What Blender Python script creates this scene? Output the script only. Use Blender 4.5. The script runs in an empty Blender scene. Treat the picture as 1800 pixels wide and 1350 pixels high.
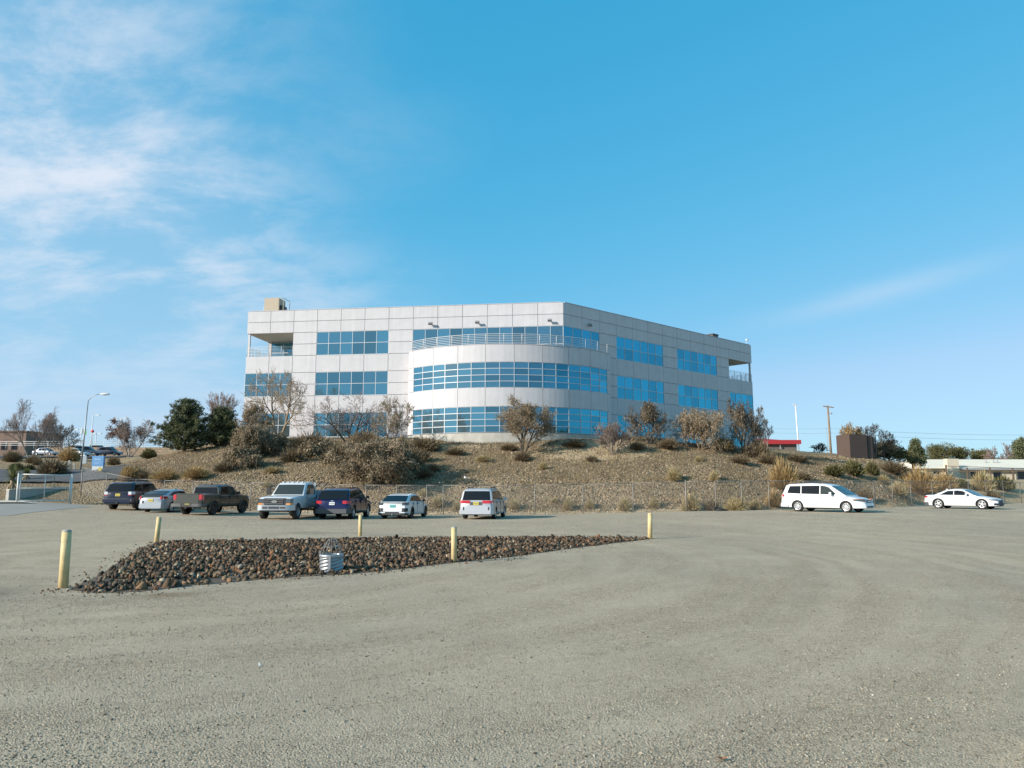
import bpy, bmesh, math, random
import numpy as np
from mathutils import Vector, Matrix, noise as mnoise

scene = bpy.context.scene
COL = scene.collection
R = math.radians

# ------------------------------------------------------------------ camera
CAM_H = 1.85
FPX = 1350.0                 # focal length in pixels of an 1800 px wide frame
PITCH = math.atan(180.0 / FPX)
cam_d = bpy.data.cameras.new('camera')
cam_d.sensor_width = 36.0
cam_d.lens = 36.0 * FPX / 1800.0
cam_d.clip_start = 0.1
cam_d.clip_end = 9000.0
cam = bpy.data.objects.new('camera', cam_d)
COL.objects.link(cam)
cam.location = (0, 0, CAM_H)
cam.rotation_euler = (math.pi / 2 + PITCH, 0, 0)
scene.camera = cam

# ------------------------------------------------------------------ sun + sky
SUN_EL = R(22.5)
SUN_AZ = R(28.0)             # sun stands to the left, this far behind the camera
to_sun = Vector((-math.cos(SUN_AZ) * math.cos(SUN_EL), -math.sin(SUN_AZ) * math.cos(SUN_EL), math.sin(SUN_EL)))
sun_d = bpy.data.lights.new('sun', 'SUN')
sun_d.energy = 5.0
sun_d.angle = R(0.53)
sun_d.color = (1.0, 0.945, 0.86)
sun = bpy.data.objects.new('sun', sun_d)
COL.objects.link(sun)
sun.rotation_euler = (-to_sun).to_track_quat('-Z', 'Y').to_euler()
sun.location = to_sun * 300

world = bpy.data.worlds.new('World')
scene.world = world
world.use_nodes = True
wt = world.node_tree
wt.nodes.clear()
def wn(t, **k):
    n = wt.nodes.new(t)
    for a, b in k.items():
        setattr(n, a, b)
    return n
def wl(a, b): wt.links.new(a, b)
sky = wn('ShaderNodeTexSky', sky_type='NISHITA')
sky.sun_disc = False
sky.sun_elevation = SUN_EL
sky.sun_rotation = math.atan2(to_sun.x, to_sun.y)
sky.altitude = 1600
sky.air_density = 1.0
sky.dust_density = 0.9
sky.ozone_density = 1.6
# grade: the photograph's sky runs from saturated cyan-blue aloft to pale blue low down
sps = wn('ShaderNodeSeparateColor'); wl(sky.outputs[0], sps.inputs[0])
def graded(ch, g, k):
    p = wn('ShaderNodeMath', operation='POWER'); wl(sps.outputs[ch], p.inputs[0]); p.inputs[1].default_value = g
    q = wn('ShaderNodeMath', operation='MULTIPLY'); wl(p.outputs[0], q.inputs[0]); q.inputs[1].default_value = k
    return q.outputs[0]
SKY_S = 0.098
gr_, gg_, gb_ = graded(0, 1.38, 0.073 / 0.12), graded(1, 0.40, 0.330 / 0.12), graded(2, 0.30, 0.500 / 0.12)
glim = wn('ShaderNodeMath', operation='MULTIPLY'); wl(gg_, glim.inputs[0]); glim.inputs[1].default_value = 0.62
rmin = wn('ShaderNodeMath', operation='SMOOTH_MIN'); wl(gr_, rmin.inputs[0]); wl(glim.outputs[0], rmin.inputs[1]); rmin.inputs[2].default_value = 0.4
tint = wn('ShaderNodeCombineColor'); wl(rmin.outputs[0], tint.inputs[0]); wl(gg_, tint.inputs[1]); wl(gb_, tint.inputs[2])
# cirrus: wind-stretched noise over the sky direction, gathered in large drifts
tc = wn('ShaderNodeTexCoord')
sep = wn('ShaderNodeSeparateXYZ'); wl(tc.outputs['Generated'], sep.inputs[0])
zc = wn('ShaderNodeMath', operation='MAXIMUM'); wl(sep.outputs[2], zc.inputs[0]); zc.inputs[1].default_value = 0.0
zo = wn('ShaderNodeMath', operation='ADD'); wl(zc.outputs[0], zo.inputs[0]); zo.inputs[1].default_value = 0.34
dx = wn('ShaderNodeMath', operation='DIVIDE'); wl(sep.outputs[0], dx.inputs[0]); wl(zo.outputs[0], dx.inputs[1])
dy = wn('ShaderNodeMath', operation='DIVIDE'); wl(sep.outputs[1], dy.inputs[0]); wl(zo.outputs[0], dy.inputs[1])
cmb = wn('ShaderNodeCombineXYZ'); wl(dx.outputs[0], cmb.inputs[0]); wl(dy.outputs[0], cmb.inputs[1])
mp = wn('ShaderNodeMapping'); wl(cmb.outputs[0], mp.inputs[0])
mp.inputs['Rotation'].default_value = (0, 0, R(-30)); mp.inputs['Scale'].default_value = (0.95, 1.5, 1)
n1 = wn('ShaderNodeTexNoise'); wl(mp.outputs[0], n1.inputs['Vector'])
n1.inputs['Scale'].default_value = 3.0; n1.inputs['Detail'].default_value = 10; n1.inputs['Roughness'].default_value = 0.64; n1.inputs['Distortion'].default_value = 0.22
n2 = wn('ShaderNodeTexNoise'); wl(cmb.outputs[0], n2.inputs['Vector'])
n2.inputs['Scale'].default_value = 0.8; n2.inputs['Detail'].default_value = 2
r1 = wn('ShaderNodeMapRange', interpolation_type='SMOOTHSTEP'); wl(n1.outputs[0], r1.inputs[0]); r1.inputs[1].default_value = 0.38; r1.inputs[2].default_value = 0.66
# the drift thins out towards the right of the view
dr = wn('ShaderNodeMath', operation='MULTIPLY_ADD'); wl(dx.outputs[0], dr.inputs[0]); dr.inputs[1].default_value = -0.78; dr.inputs[2].default_value = -0.02
dn = wn('ShaderNodeMath', operation='ADD'); wl(dr.outputs[0], dn.inputs[0]); wl(n2.outputs[0], dn.inputs[1])
r2 = wn('ShaderNodeMapRange', interpolation_type='SMOOTHSTEP'); wl(dn.outputs[0], r2.inputs[0]); r2.inputs[1].default_value = 0.50; r2.inputs[2].default_value = 1.02
eh = wn('ShaderNodeMapRange', interpolation_type='SMOOTHSTEP'); wl(sep.outputs[2], eh.inputs[0]); eh.inputs[1].default_value = 0.06; eh.inputs[2].default_value = 0.36; eh.inputs[3].default_value = 0.25; eh.inputs[4].default_value = 1.0
c0 = wn('ShaderNodeMath', operation='MULTIPLY'); wl(r1.outputs[0], c0.inputs[0]); wl(eh.outputs[0], c0.inputs[1])
cl = wn('ShaderNodeMath', operation='MULTIPLY'); wl(c0.outputs[0], cl.inputs[0]); wl(r2.outputs[0], cl.inputs[1])
veil = wn('ShaderNodeMath', operation='MULTIPLY_ADD'); wl(r2.outputs[0], veil.inputs[0]); veil.inputs[1].default_value = 0.34; wl(cl.outputs[0], veil.inputs[2])
cs = wn('ShaderNodeMath', operation='MULTIPLY'); wl(veil.outputs[0], cs.inputs[0]); cs.inputs[1].default_value = 0.72
cs.use_clamp = True
# one long thin wisp low in the right of the view
azn = wn('ShaderNodeMath', operation='ARCTAN2'); wl(sep.outputs[0], azn.inputs[0]); wl(sep.outputs[1], azn.inputs[1])
eln = wn('ShaderNodeMath', operation='ARCSINE'); wl(sep.outputs[2], eln.inputs[0])
def lin(a, m, c):
    q = wn('ShaderNodeMath', operation='MULTIPLY_ADD'); wl(a, q.inputs[0]); q.inputs[1].default_value = m; q.inputs[2].default_value = c; return q.outputs[0]
AZ0, EL0 = R(26.2), R(13.0)
ua = lin(azn.outputs[0], 1 / R(6.5), -AZ0 / R(6.5))
ea = wn('ShaderNodeMath', operation='MULTIPLY_ADD'); wl(azn.outputs[0], ea.inputs[0]); ea.inputs[1].default_value = -0.16 / R(0.75); ea.inputs[2].default_value = (0.16 * AZ0 - EL0) / R(0.75)
eb = wn('ShaderNodeMath', operation='MULTIPLY_ADD'); wl(eln.outputs[0], eb.inputs[0]); eb.inputs[1].default_value = 1 / R(0.75); wl(ea.outputs[0], eb.inputs[2])
nw = wn('ShaderNodeMath', operation='MULTIPLY_ADD'); wl(n1.outputs[0], nw.inputs[0]); nw.inputs[1].default_value = 1.6; wl(eb.outputs[0], nw.inputs[2])
nw2 = wn('ShaderNodeMath', operation='SUBTRACT'); wl(nw.outputs[0], nw2.inputs[0]); nw2.inputs[1].default_value = 0.8
def sq(a):
    q = wn('ShaderNodeMath', operation='MULTIPLY'); wl(a, q.inputs[0]); wl(a, q.inputs[1]); return q.outputs[0]
rs = wn('ShaderNodeMath', operation='ADD'); wl(sq(ua), rs.inputs[0]); wl(sq(nw2.outputs[0]), rs.inputs[1])
wi = wn('ShaderNodeMath', operation='MULTIPLY'); wl(rs.outputs[0], wi.inputs[0]); wi.inputs[1].default_value = -1.0
wx_ = wn('ShaderNodeMath', operation='EXPONENT'); wl(wi.outputs[0], wx_.inputs[0])
csum = wn('ShaderNodeMath', operation='MULTIPLY_ADD'); wl(wx_.outputs[0], csum.inputs[0]); csum.inputs[1].default_value = 0.27; wl(cs.outputs[0], csum.inputs[2]); csum.use_clamp = True
cmix = wn('ShaderNodeMix', data_type='RGBA'); wl(csum.outputs[0], cmix.inputs[0]); wl(tint.outputs[0], cmix.inputs[6])
cmix.inputs[7].default_value = (5.9, 6.5, 7.4, 1)
bg = wn('ShaderNodeBackground'); wl(cmix.outputs[2], bg.inputs[0]); bg.inputs[1].default_value = SKY_S
wo = wn('ShaderNodeOutputWorld'); wl(bg.outputs[0], wo.inputs[0])

vs = scene.view_settings
vs.view_transform = 'Standard'
vs.look = 'None'
vs.exposure = 0.38
vs.gamma = 1.0
vs.use_curve_mapping = False

# ------------------------------------------------------------------ pixel helpers (layout only)
_cp, _sp = math.cos(PITCH), math.sin(PITCH)
def ray(px, py):
    u = (px - 900.0) / FPX; v = (675.0 - py) / FPX
    return u, _cp - v * _sp, _sp + v * _cp
def at(px, py, Y):
    u, f, z = ray(px, py)
    return Vector((u / f * Y, Y, CAM_H + z / f * Y))
def gnd(px, py, z=0.0):
    u, f, zz = ray(px, py)
    t = (z - CAM_H) / zz
    return Vector((u * t, f * t, z))
def xcol(px, Y, py=850):
    u, f, z = ray(px, py)
    return u / f * Y

# ------------------------------------------------------------------ materials
MATS = {}
def new_mat(name):
    m = bpy.data.materials.new(name); m.use_nodes = True
    nt = m.node_tree
    bs = nt.nodes.get('Principled BSDF')
    return m, nt, bs
def node(nt, t, **k):
    n = nt.nodes.new(t)
    for a, b in k.items(): setattr(n, a, b)
    return n
def simple(name, col, rough=0.6, metal=0.0, var=0.0, scale=6.0, bump=0.0, coat=0.0, emit=None, spec=None, bscale=None):
    if name in MATS: return MATS[name]
    m, nt, bs = new_mat(name)
    bs.inputs['Base Color'].default_value = (*col, 1)
    bs.inputs['Roughness'].default_value = rough
    bs.inputs['Metallic'].default_value = metal
    if coat:
        bs.inputs['Coat Weight'].default_value = coat; bs.inputs['Coat Roughness'].default_value = 0.06
    if spec is not None: bs.inputs['Specular IOR Level'].default_value = spec
    if emit: bs.inputs['Emission Color'].default_value = (*emit[:3], 1); bs.inputs['Emission Strength'].default_value = emit[3]
    if var or bump:
        t = node(nt, 'ShaderNodeTexCoord')
        n = node(nt, 'ShaderNodeTexNoise'); n.inputs['Scale'].default_value = scale; n.inputs['Detail'].default_value = 5
        nt.links.new(t.outputs['Object'], n.inputs['Vector'])
        if var:
            mr = node(nt, 'ShaderNodeMapRange'); nt.links.new(n.outputs[0], mr.inputs[0])
            mr.inputs[1].default_value = 0.25; mr.inputs[2].default_value = 0.75
            mr.inputs[3].default_value = 1 - var; mr.inputs[4].default_value = 1 + var
            oi = node(nt, 'ShaderNodeObjectInfo')
            ad = node(nt, 'ShaderNodeMath', operation='MULTIPLY_ADD'); nt.links.new(oi.outputs['Random'], ad.inputs[0])
            ad.inputs[1].default_value = var * 0.6; ad.inputs[2].default_value = 1 - var * 0.3
            mu = node(nt, 'ShaderNodeMath', operation='MULTIPLY'); nt.links.new(mr.outputs[0], mu.inputs[0]); nt.links.new(ad.outputs[0], mu.inputs[1])
            vm = node(nt, 'ShaderNodeVectorMath', operation='SCALE'); vm.inputs[0].default_value = col
            nt.links.new(mu.outputs[0], vm.inputs['Scale']); nt.links.new(vm.outputs[0], bs.inputs['Base Color'])
        if bump:
            nb = n
            if bscale:
                nb = node(nt, 'ShaderNodeTexNoise'); nb.inputs['Scale'].default_value = bscale; nb.inputs['Detail'].default_value = 4
                nt.links.new(t.outputs['Object'], nb.inputs['Vector'])
            b = node(nt, 'ShaderNodeBump'); b.inputs['Strength'].default_value = bump; b.inputs['Distance'].default_value = 0.02
            nt.links.new(nb.outputs[0], b.inputs['Height']); nt.links.new(b.outputs[0], bs.inputs['Normal'])
    MATS[name] = m
    return m

def island_mat(name, stops, rough=0.9, trans=0.0, shift=None, objrand=False, vmul=0.25):
    """colour from a random value per mesh island (stones, leaves, blades)"""
    if name in MATS: return MATS[name]
    m, nt, bs = new_mat(name)
    bs.inputs['Roughness'].default_value = rough
    bs.inputs['Specular IOR Level'].default_value = 0.25
    if objrand:
        g = node(nt, 'ShaderNodeObjectInfo'); src = g.outputs['Random']
    else:
        g = node(nt, 'ShaderNodeNewGeometry'); src = g.outputs['Random Per Island']
    cr = node(nt, 'ShaderNodeValToRGB'); cr.color_ramp.interpolation = 'LINEAR'
    el = cr.color_ramp.elements
    while len(el) < len(stops): el.new(0.5)
    for e, (p, c) in zip(el, stops):
        e.position = p; e.color = (*c, 1)
    nt.links.new(src, cr.inputs[0])
    outc = cr.outputs[0]
    if vmul:
        t = node(nt, 'ShaderNodeTexCoord'); n = node(nt, 'ShaderNodeTexNoise'); n.inputs['Scale'].default_value = 9; n.inputs['Detail'].default_value = 4
        nt.links.new(t.outputs['Object'], n.inputs['Vector'])
        mr = node(nt, 'ShaderNodeMapRange'); nt.links.new(n.outputs[0], mr.inputs[0]); mr.inputs[1].default_value = 0.3; mr.inputs[2].default_value = 0.7
        mr.inputs[3].default_value = 1 - vmul; mr.inputs[4].default_value = 1 + vmul
        vm = node(nt, 'ShaderNodeVectorMath', operation='SCALE'); nt.links.new(outc, vm.inputs[0]); nt.links.new(mr.outputs[0], vm.inputs['Scale'])
        outc = vm.outputs[0]
    nt.links.new(outc, bs.inputs['Base Color'])
    if trans:
        tr = node(nt, 'ShaderNodeBsdfTranslucent'); nt.links.new(outc, tr.inputs[0])
        mx = node(nt, 'ShaderNodeMixShader'); mx.inputs[0].default_value = trans
        nt.links.new(bs.outputs[0], mx.inputs[1]); nt.links.new(tr.outputs[0], mx.inputs[2])
        nt.links.new(mx.outputs[0], nt.nodes['Material Output'].inputs[0])
    MATS[name] = m
    return m

# ------------------------------------------------------------------ mesh builder
class MB:
    def __init__(s): s.v = []; s.f = []; s.m = []; s.sm = []
    def add(s, vs, fs, mi=0, smooth=False):
        o = len(s.v); s.v.extend([tuple(p) for p in vs])
        for f in fs:
            s.f.append(tuple(i + o for i in f)); s.m.append(mi); s.sm.append(smooth)
        return s
    def box(s, c, d, rz=0.0, mi=0, ry=0.0, rx=0.0, taper=1.0):
        hx, hy, hz = d[0] / 2, d[1] / 2, d[2] / 2
        M = Matrix.Rotation(rz, 3, 'Z') @ Matrix.Rotation(ry, 3, 'Y') @ Matrix.Rotation(rx, 3, 'X')
        vs = []
        for z, k in ((-hz, 1.0), (hz, taper)):
            for x, y in ((-hx, -hy), (hx, -hy), (hx, hy), (-hx, hy)):
                p = M @ Vector((x * k, y * k, z)); vs.append((p.x + c[0], p.y + c[1], p.z + c[2]))
        return s.add(vs, [(3, 2, 1, 0), (4, 5, 6, 7), (0, 1, 5, 4), (1, 2, 6, 5), (2, 3, 7, 6), (3, 0, 4, 7)], mi)
    def bbox(s, x0, x1, y0, y1, z0, z1, mi=0): return s.box(((x0 + x1) / 2, (y0 + y1) / 2, (z0 + z1) / 2), (x1 - x0, y1 - y0, z1 - z0), 0, mi)
    def prism(s, poly, z0, z1, mi=0, cap=True):
        n = len(poly)
        vs = [(p[0], p[1], z0) for p in poly] + [(p[0], p[1], z1) for p in poly]
        fs = [(i, (i + 1) % n, n + (i + 1) % n, n + i) for i in range(n)]
        if cap: fs += [tuple(range(n - 1, -1, -1)), tuple(range(n, 2 * n))]
        return s.add(vs, fs, mi)
    def tube(s, pts, r, n=6, mi=0, cap=True, smooth=True, closed=False):
        pts = [Vector(p) for p in pts]; k = len(pts)
        if not isinstance(r, (list, tuple)): r = [r] * k
        vs = []; prev = None
        for i, p in enumerate(pts):
            if closed: d = pts[(i + 1) % k] - pts[i - 1]
            else: d = pts[min(i + 1, k - 1)] - pts[max(i - 1, 0)]
            if d.length < 1e-9: d = Vector((0, 0, 1))
            d.normalize()
            if prev is None:
                a = Vector((0, 0, 1)) if abs(d.z) < 0.9 else Vector((1, 0, 0))
            else: a = prev
            x = a - d * a.dot(d)
            if x.length < 1e-6: x = d.orthogonal()
            x.normalize(); y = d.cross(x); prev = x
            for j in range(n):
                t = 2 * math.pi * j / n
                q = p + (x * math.cos(t) + y * math.sin(t)) * r[i]
                vs.append((q.x, q.y, q.z))
        fs = []
        rng = k if closed else k - 1
        for i in range(rng):
            i2 = (i + 1) % k
            for j in range(n):
                j2 = (j + 1) % n
                fs.append((i * n + j, i * n + j2, i2 * n + j2, i2 * n + j))
        if cap and not closed:
            fs.append(tuple(range(n - 1, -1, -1))); fs.append(tuple(range((k - 1) * n, k * n)))
        return s.add(vs, fs, mi, smooth)
    def lathe(s, prof, n=24, axis='z', c=(0, 0, 0), mi=0, smooth=True, closed=True):
        """prof: (radius, height) points; axis of revolution through c"""
        k = len(prof); vs = []
        for (r_, h) in prof:
            for j in range(n):
                t = 2 * math.pi * j / n; a, b = r_ * math.cos(t), r_ * math.sin(t)
                if axis == 'z': p = (a, b, h)
                elif axis == 'y': p = (b, h, a)
                else: p = (h, a, b)
                vs.append((p[0] + c[0], p[1] + c[1], p[2] + c[2]))
        fs = []
        for i in range(k - 1):
            for j in range(n):
                j2 = (j + 1) % n
                fs.append((i * n + j, i * n + j2, (i + 1) * n + j2, (i + 1) * n + j))
        if closed:
            fs.append(tuple(range(n - 1, -1, -1))); fs.append(tuple(range((k - 1) * n, k * n)))
        return s.add(vs, fs, mi, smooth)
    def mesh(s, name, mats):
        me = bpy.data.meshes.new(name)
        me.from_pydata(s.v, [], s.f)
        for m in (mats if isinstance(mats, (list, tuple)) else [mats]): me.materials.append(m)
        if s.f:
            me.polygons.foreach_set('material_index', s.m)
            me.polygons.foreach_set('use_smooth', s.sm)
        me.update()
        return me
    def build(s, name, mats, parent=None, loc=None, rz=None):
        return link(name, s.mesh(name, mats), parent, loc, rz)

def link(name, data, parent=None, loc=None, rz=None):
    o = bpy.data.objects.new(name, data); COL.objects.link(o)
    if parent is not None: o.parent = parent
    if loc is not None: o.location = loc
    if rz is not None: o.rotation_euler = (0, 0, rz)
    return o
def tag(o, label=None, cat=None, group=None, kind=None):
    if label: o['label'] = label
    if cat: o['category'] = cat
    if group: o['group'] = group
    if kind: o['kind'] = kind
    return o
def thing(name, loc, label, cat, group=None, rz=0.0):
    o = bpy.data.objects.new(name, None); COL.objects.link(o)
    o.empty_display_size = 0.2
    o.location = loc; o.rotation_euler = (0, 0, rz)
    return tag(o, label, cat, group)
def fix_normals(me):
    bm = bmesh.new(); bm.from_mesh(me); bmesh.ops.recalc_face_normals(bm, faces=bm.faces); bm.to_mesh(me); bm.free(); me.update()
def interp(x, pts):
    if x <= pts[0][0]: return pts[0][1]
    for (a, b), (c, d) in zip(pts, pts[1:]):
        if x <= c:
            t = (x - a) / (c - a) if c > a else 0
            return b + (d - b) * t
    return pts[-1][1]

# ================================================================== terrain
rng = random.Random(7)
nrg = np.random.default_rng(11)

def Z(py, Y): return at(900, py, Y).z
# columns of the bank: picture column -> (distance, height) profile, toe first
COLS = [
    (-900, [(55, 0.0), (62, 1.2), (80, 3.0), (100, Z(824, 100)), (150, Z(809, 150))]),
    (-150, [(54, 0.1), (60, 1.5), (75, 3.0), (95, Z(824, 95)), (150, Z(809, 150))]),
    (20,   [(53.5, 0.10), (58, 1.0), (63, 1.85), (75, Z(833, 75)), (95, Z(824, 95)), (120, Z(816, 120)), (150, Z(809, 150)), (175, Z(805, 175))]),
    (130,  [(54.5, 0.15), (58, 0.9), (63, 1.8), (75, Z(833, 75)), (95, Z(824, 95)), (120, Z(816, 120)), (150, Z(809, 150)), (175, Z(805, 175))]),
    (190,  [(54.5, 0.1), (58, 1.0), (63, Z(842, 63)), (75, Z(833, 75)), (95, Z(824, 95)), (120, Z(816, 120)), (150, Z(809, 150)), (175, Z(805, 175))]),
    (250,  [(54.5, 0.0), (58, 1.1), (63, Z(836, 63)), (80, Z(821, 80)), (110, Z(813, 110)), (150, Z(806, 150))]),
    (330,  [(54, 0.0), (58, Z(846, 58)), (64, Z(823, 64)), (71, Z(808, 71)), (90, Z(796, 90))]),
    (420,  [(53, 0.0), (58, Z(842, 58)), (67, Z(804, 67)), (79, Z(777, 79)), (90, Z(777, 80))]),
    (560,  [(52.2, 0.0), (57, Z(842, 57)), (66, Z(802, 66)), (77, Z(774, 77)), (90, Z(774, 78))]),
    (700,  [(51.8, 0.0), (56.5, Z(843, 56.5)), (64, Z(804, 64)), (74, Z(770, 74)), (90, Z(770, 74))]),
    (880,  [(51.5, 0.0), (56, Z(845, 56)), (63, Z(808, 63)), (70.5, Z(780, 70.5)), (90, Z(780, 70.5) + 0.1)]),
    (1000, [(51.5, 0.0), (56, Z(845, 56)), (62, Z(808, 62)), (67, Z(774, 67)), (71, Z(774, 69)), (90, 5.6)]),
    (1120, [(51.5, 0.0), (56, Z(845, 56)), (62, Z(806, 62)), (67, Z(773, 67)), (71, Z(773, 67) - 0.2), (95, 5.4)]),
    (1250, [(51.5, 0.0), (56, Z(847, 56)), (61, Z(815, 61)), (67, Z(788, 67)), (71, Z(788, 67) - 0.25), (100, 5.0)]),
    (1340, [(52.5, 0.0), (57, Z(850, 57)), (62, Z(822, 62)), (67, Z(801, 67)), (72, Z(799, 69)), (96, Z(793, 96)), (130, 6.2)]),
    (1450, [(54.5, 0.0), (59, Z(853, 59)), (64, Z(830, 64)), (70, Z(812, 70)), (76, Z(808, 76)), (92, Z(800, 92)), (130, 6.7)]),
    (1540, [(58.5, 0.0), (62, Z(862, 62)), (67, Z(840, 67)), (72, Z(821, 72)), (78, Z(812, 78)), (90, Z(810, 90)), (130, 5.2)]),
    (1620, [(64.0, 0.0), (68, Z(868, 68)), (74, Z(853, 74)), (83, Z(838, 83)), (95, Z(835, 95)), (130, 3.4)]),
    (1700, [(69.0, 0.0), (73, Z(868, 73)), (80, Z(857, 80)), (92, Z(847, 92)), (130, 2.6)]),
    (1800, [(75.0, 0.0), (80, Z(866, 80)), (86, Z(855, 86)), (95, Z(848, 95)), (130, 2.5)]),
    (2300, [(84.0, 0.0), (95, 1.2), (112, 2.3), (130, 2.5)]),
    (2900, [(90.0, 0.0), (130, 2.5)]),
]
def sstep(a, b, x):
    t = max(0.0, min(1.0, (x - a) / (b - a))); return t * t * (3 - 2 * t)
def lotz(X, Y):
    """the lot is dished towards the drain: its far corners lie a little higher"""
    return 0.30 * sstep(3, 21, abs(X + 4)) * sstep(27, 46, Y) + 0.42 * sstep(22, 33, -X) * sstep(38, 52, Y)
_cpx = [c[0] for c in COLS]
def col_of(X, Y): return 900 + FPX * X / max(Y, 1.0) * 1.005
def _prof(pr, Y):
    t = pr[0][0]
    if Y < t: return pr[0][1] - min(0.35, (t - Y) * 0.22)
    return interp(Y, pr)
def hz_base(X, Y): return hz_col(X, Y) + lotz(X, Y)
def hz_col(X, Y):
    c = col_of(X, Y)
    if c <= _cpx[0]: return _prof(COLS[0][1], Y)
    if c >= _cpx[-1]: return _prof(COLS[-1][1], Y)
    for (a, pa), (b, pb) in zip(COLS, COLS[1:]):
        if c <= b:
            t = (c - a) / (b - a); t = t * t * (3 - 2 * t) * 0.6 + t * 0.4
            return _prof(pa, Y) * (1 - t) + _prof(pb, Y) * t
def hz(X, Y):
    z = hz_base(X, Y)
    zr = z - lotz(X, Y)
    if zr > 0.05:
        w = min(1.0, (zr - 0.05) * 1.2)
        z += w * (0.16 * mnoise.noise(Vector((X * 0.16, Y * 0.16, 0))) + 0.09 * mnoise.noise(Vector((X * 0.55, Y * 0.55, 3))) + 0.035 * mnoise.noise(Vector((X * 1.9, Y * 1.9, 5))))
    return z
def on(px, Y, py=850):
    X = xcol(px, Y, py)
    return Vector((X, Y, hz(X, Y)))

# ---- materials of the ground
def lot_material():
    m, nt, bs = new_mat('crushed_gravel')
    L = nt.links.new
    bs.inputs['Roughness'].default_value = 0.95; bs.inputs['Specular IOR Level'].default_value = 0.15
    g = node(nt, 'ShaderNodeNewGeometry')
    def noise(scale, detail=4, rough=0.55, vec=None):
        n = node(nt, 'ShaderNodeTexNoise'); n.inputs['Scale'].default_value = scale; n.inputs['Detail'].default_value = detail; n.inputs['Roughness'].default_value = rough
        L(vec if vec is not None else g.outputs['Position'], n.inputs['Vector']); return n.outputs[0]
    # wheel tracks: arcs round the rock bed
    sub = node(nt, 'ShaderNodeVectorMath', operation='SUBTRACT'); L(g.outputs['Position'], sub.inputs[0]); sub.inputs[1].default_value = (-9.7, 21.2, 0)
    ln = node(nt, 'ShaderNodeVectorMath', operation='LENGTH'); L(sub.outputs[0], ln.inputs[0])
    sx = node(nt, 'ShaderNodeSeparateXYZ'); L(sub.outputs[0], sx.inputs[0])
    at2 = node(nt, 'ShaderNodeMath', operation='ARCTAN2'); L(sx.outputs[1], at2.inputs[0]); L(sx.outputs[0], at2.inputs[1])
    mth = node(nt, 'ShaderNodeMath', operation='MULTIPLY'); L(at2.outputs[0], mth.inputs[0]); mth.inputs[1].default_value = 1.3
    cb = node(nt, 'ShaderNodeCombineXYZ'); L(ln.outputs[1], cb.inputs[0]); L(mth.outputs[0], cb.inputs[1])
    wob = node(nt, 'ShaderNodeTexNoise'); wob.inputs['Scale'].default_value = 0.25; L(g.outputs['Position'], wob.inputs['Vector'])
    wadd = node(nt, 'ShaderNodeVectorMath', operation='MULTIPLY_ADD'); L(wob.outputs['Color'], wadd.inputs[0]); wadd.inputs[1].default_value = (1.1, 0.5, 0); L(cb.outputs[0], wadd.inputs[2])
    track = noise(1.3, 5, 0.65, wadd.outputs[0])
    big = noise(0.11, 4)
    mid = noise(0.9, 5, 0.6)
    fine = noise(95, 3, 0.7)
    fine2 = noise(34, 4, 0.7)
    vor = node(nt, 'ShaderNodeTexVoronoi'); vor.inputs['Scale'].default_value = 62; L(g.outputs['Position'], vor.inputs['Vector'])
    # coarse bands: where the stones lie loose
    band = node(nt, 'ShaderNodeMapRange', interpolation_type='SMOOTHSTEP'); L(track, band.inputs[0]); band.inputs[1].default_value = 0.40; band.inputs[2].default_value = 0.62
    # colour
    cr = node(nt, 'ShaderNodeValToRGB'); L(mid, cr.inputs[0])
    cr.color_ramp.elements[0].position = 0.30; cr.color_ramp.elements[0].color = (0.418, 0.334, 0.235, 1)
    cr.color_ramp.elements[1].position = 0.72; cr.color_ramp.elements[1].color = (0.482, 0.390, 0.279, 1)
    crb = node(nt, 'ShaderNodeValToRGB'); L(big, crb.inputs[0])
    crb.color_ramp.elements[0].position = 0.35; crb.color_ramp.elements[0].color = (0.88, 0.88, 0.89, 1)
    crb.color_ramp.elements[1].position = 0.68; crb.color_ramp.elements[1].color = (1.05, 1.04, 1.0, 1)
    mx = node(nt, 'ShaderNodeMix', data_type='RGBA', blend_type='MULTIPLY'); mx.inputs[0].default_value = 1; L(cr.outputs[0], mx.inputs[6]); L(crb.outputs[0], mx.inputs[7])
    # grain, stronger in the loose bands
    gr = node(nt, 'ShaderNodeMapRange'); L(fine, gr.inputs[0]); gr.inputs[1].default_value = 0.25; gr.inputs[2].default_value = 0.75; gr.inputs[3].default_value = 0.38; gr.inputs[4].default_value = 1.55
    vr = node(nt, 'ShaderNodeMapRange'); L(vor.outputs['Color'], vr.inputs[0]); vr.inputs[3].default_value = 0.62; vr.inputs[4].default_value = 1.32
    gm = node(nt, 'ShaderNodeMath', operation='MULTIPLY'); L(gr.outputs[0], gm.inputs[0]); L(vr.outputs[0], gm.inputs[1])
    bamt = node(nt, 'ShaderNodeMapRange'); L(band.outputs[0], bamt.inputs[0]); bamt.inputs[3].default_value = 0.46; bamt.inputs[4].default_value = 1.0
    gmix = node(nt, 'ShaderNodeMix', data_type='FLOAT'); L(bamt.outputs[0], gmix.inputs[0]); gmix.inputs[2].default_value = 1.0; L(gm.outputs[0], gmix.inputs[3])
    bd = node(nt, 'ShaderNodeMapRange'); L(band.outputs[0], bd.inputs[0]); bd.inputs[3].default_value = 1.01; bd.inputs[4].default_value = 0.98
    gm2 = node(nt, 'ShaderNodeMath', operation='MULTIPLY'); L(gmix.outputs[0], gm2.inputs[0]); L(bd.outputs[0], gm2.inputs[1])
    sc = node(nt, 'ShaderNodeVectorMath', operation='SCALE'); L(mx.outputs[2], sc.inputs[0]); L(gm2.outputs[0], sc.inputs['Scale'])
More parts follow.
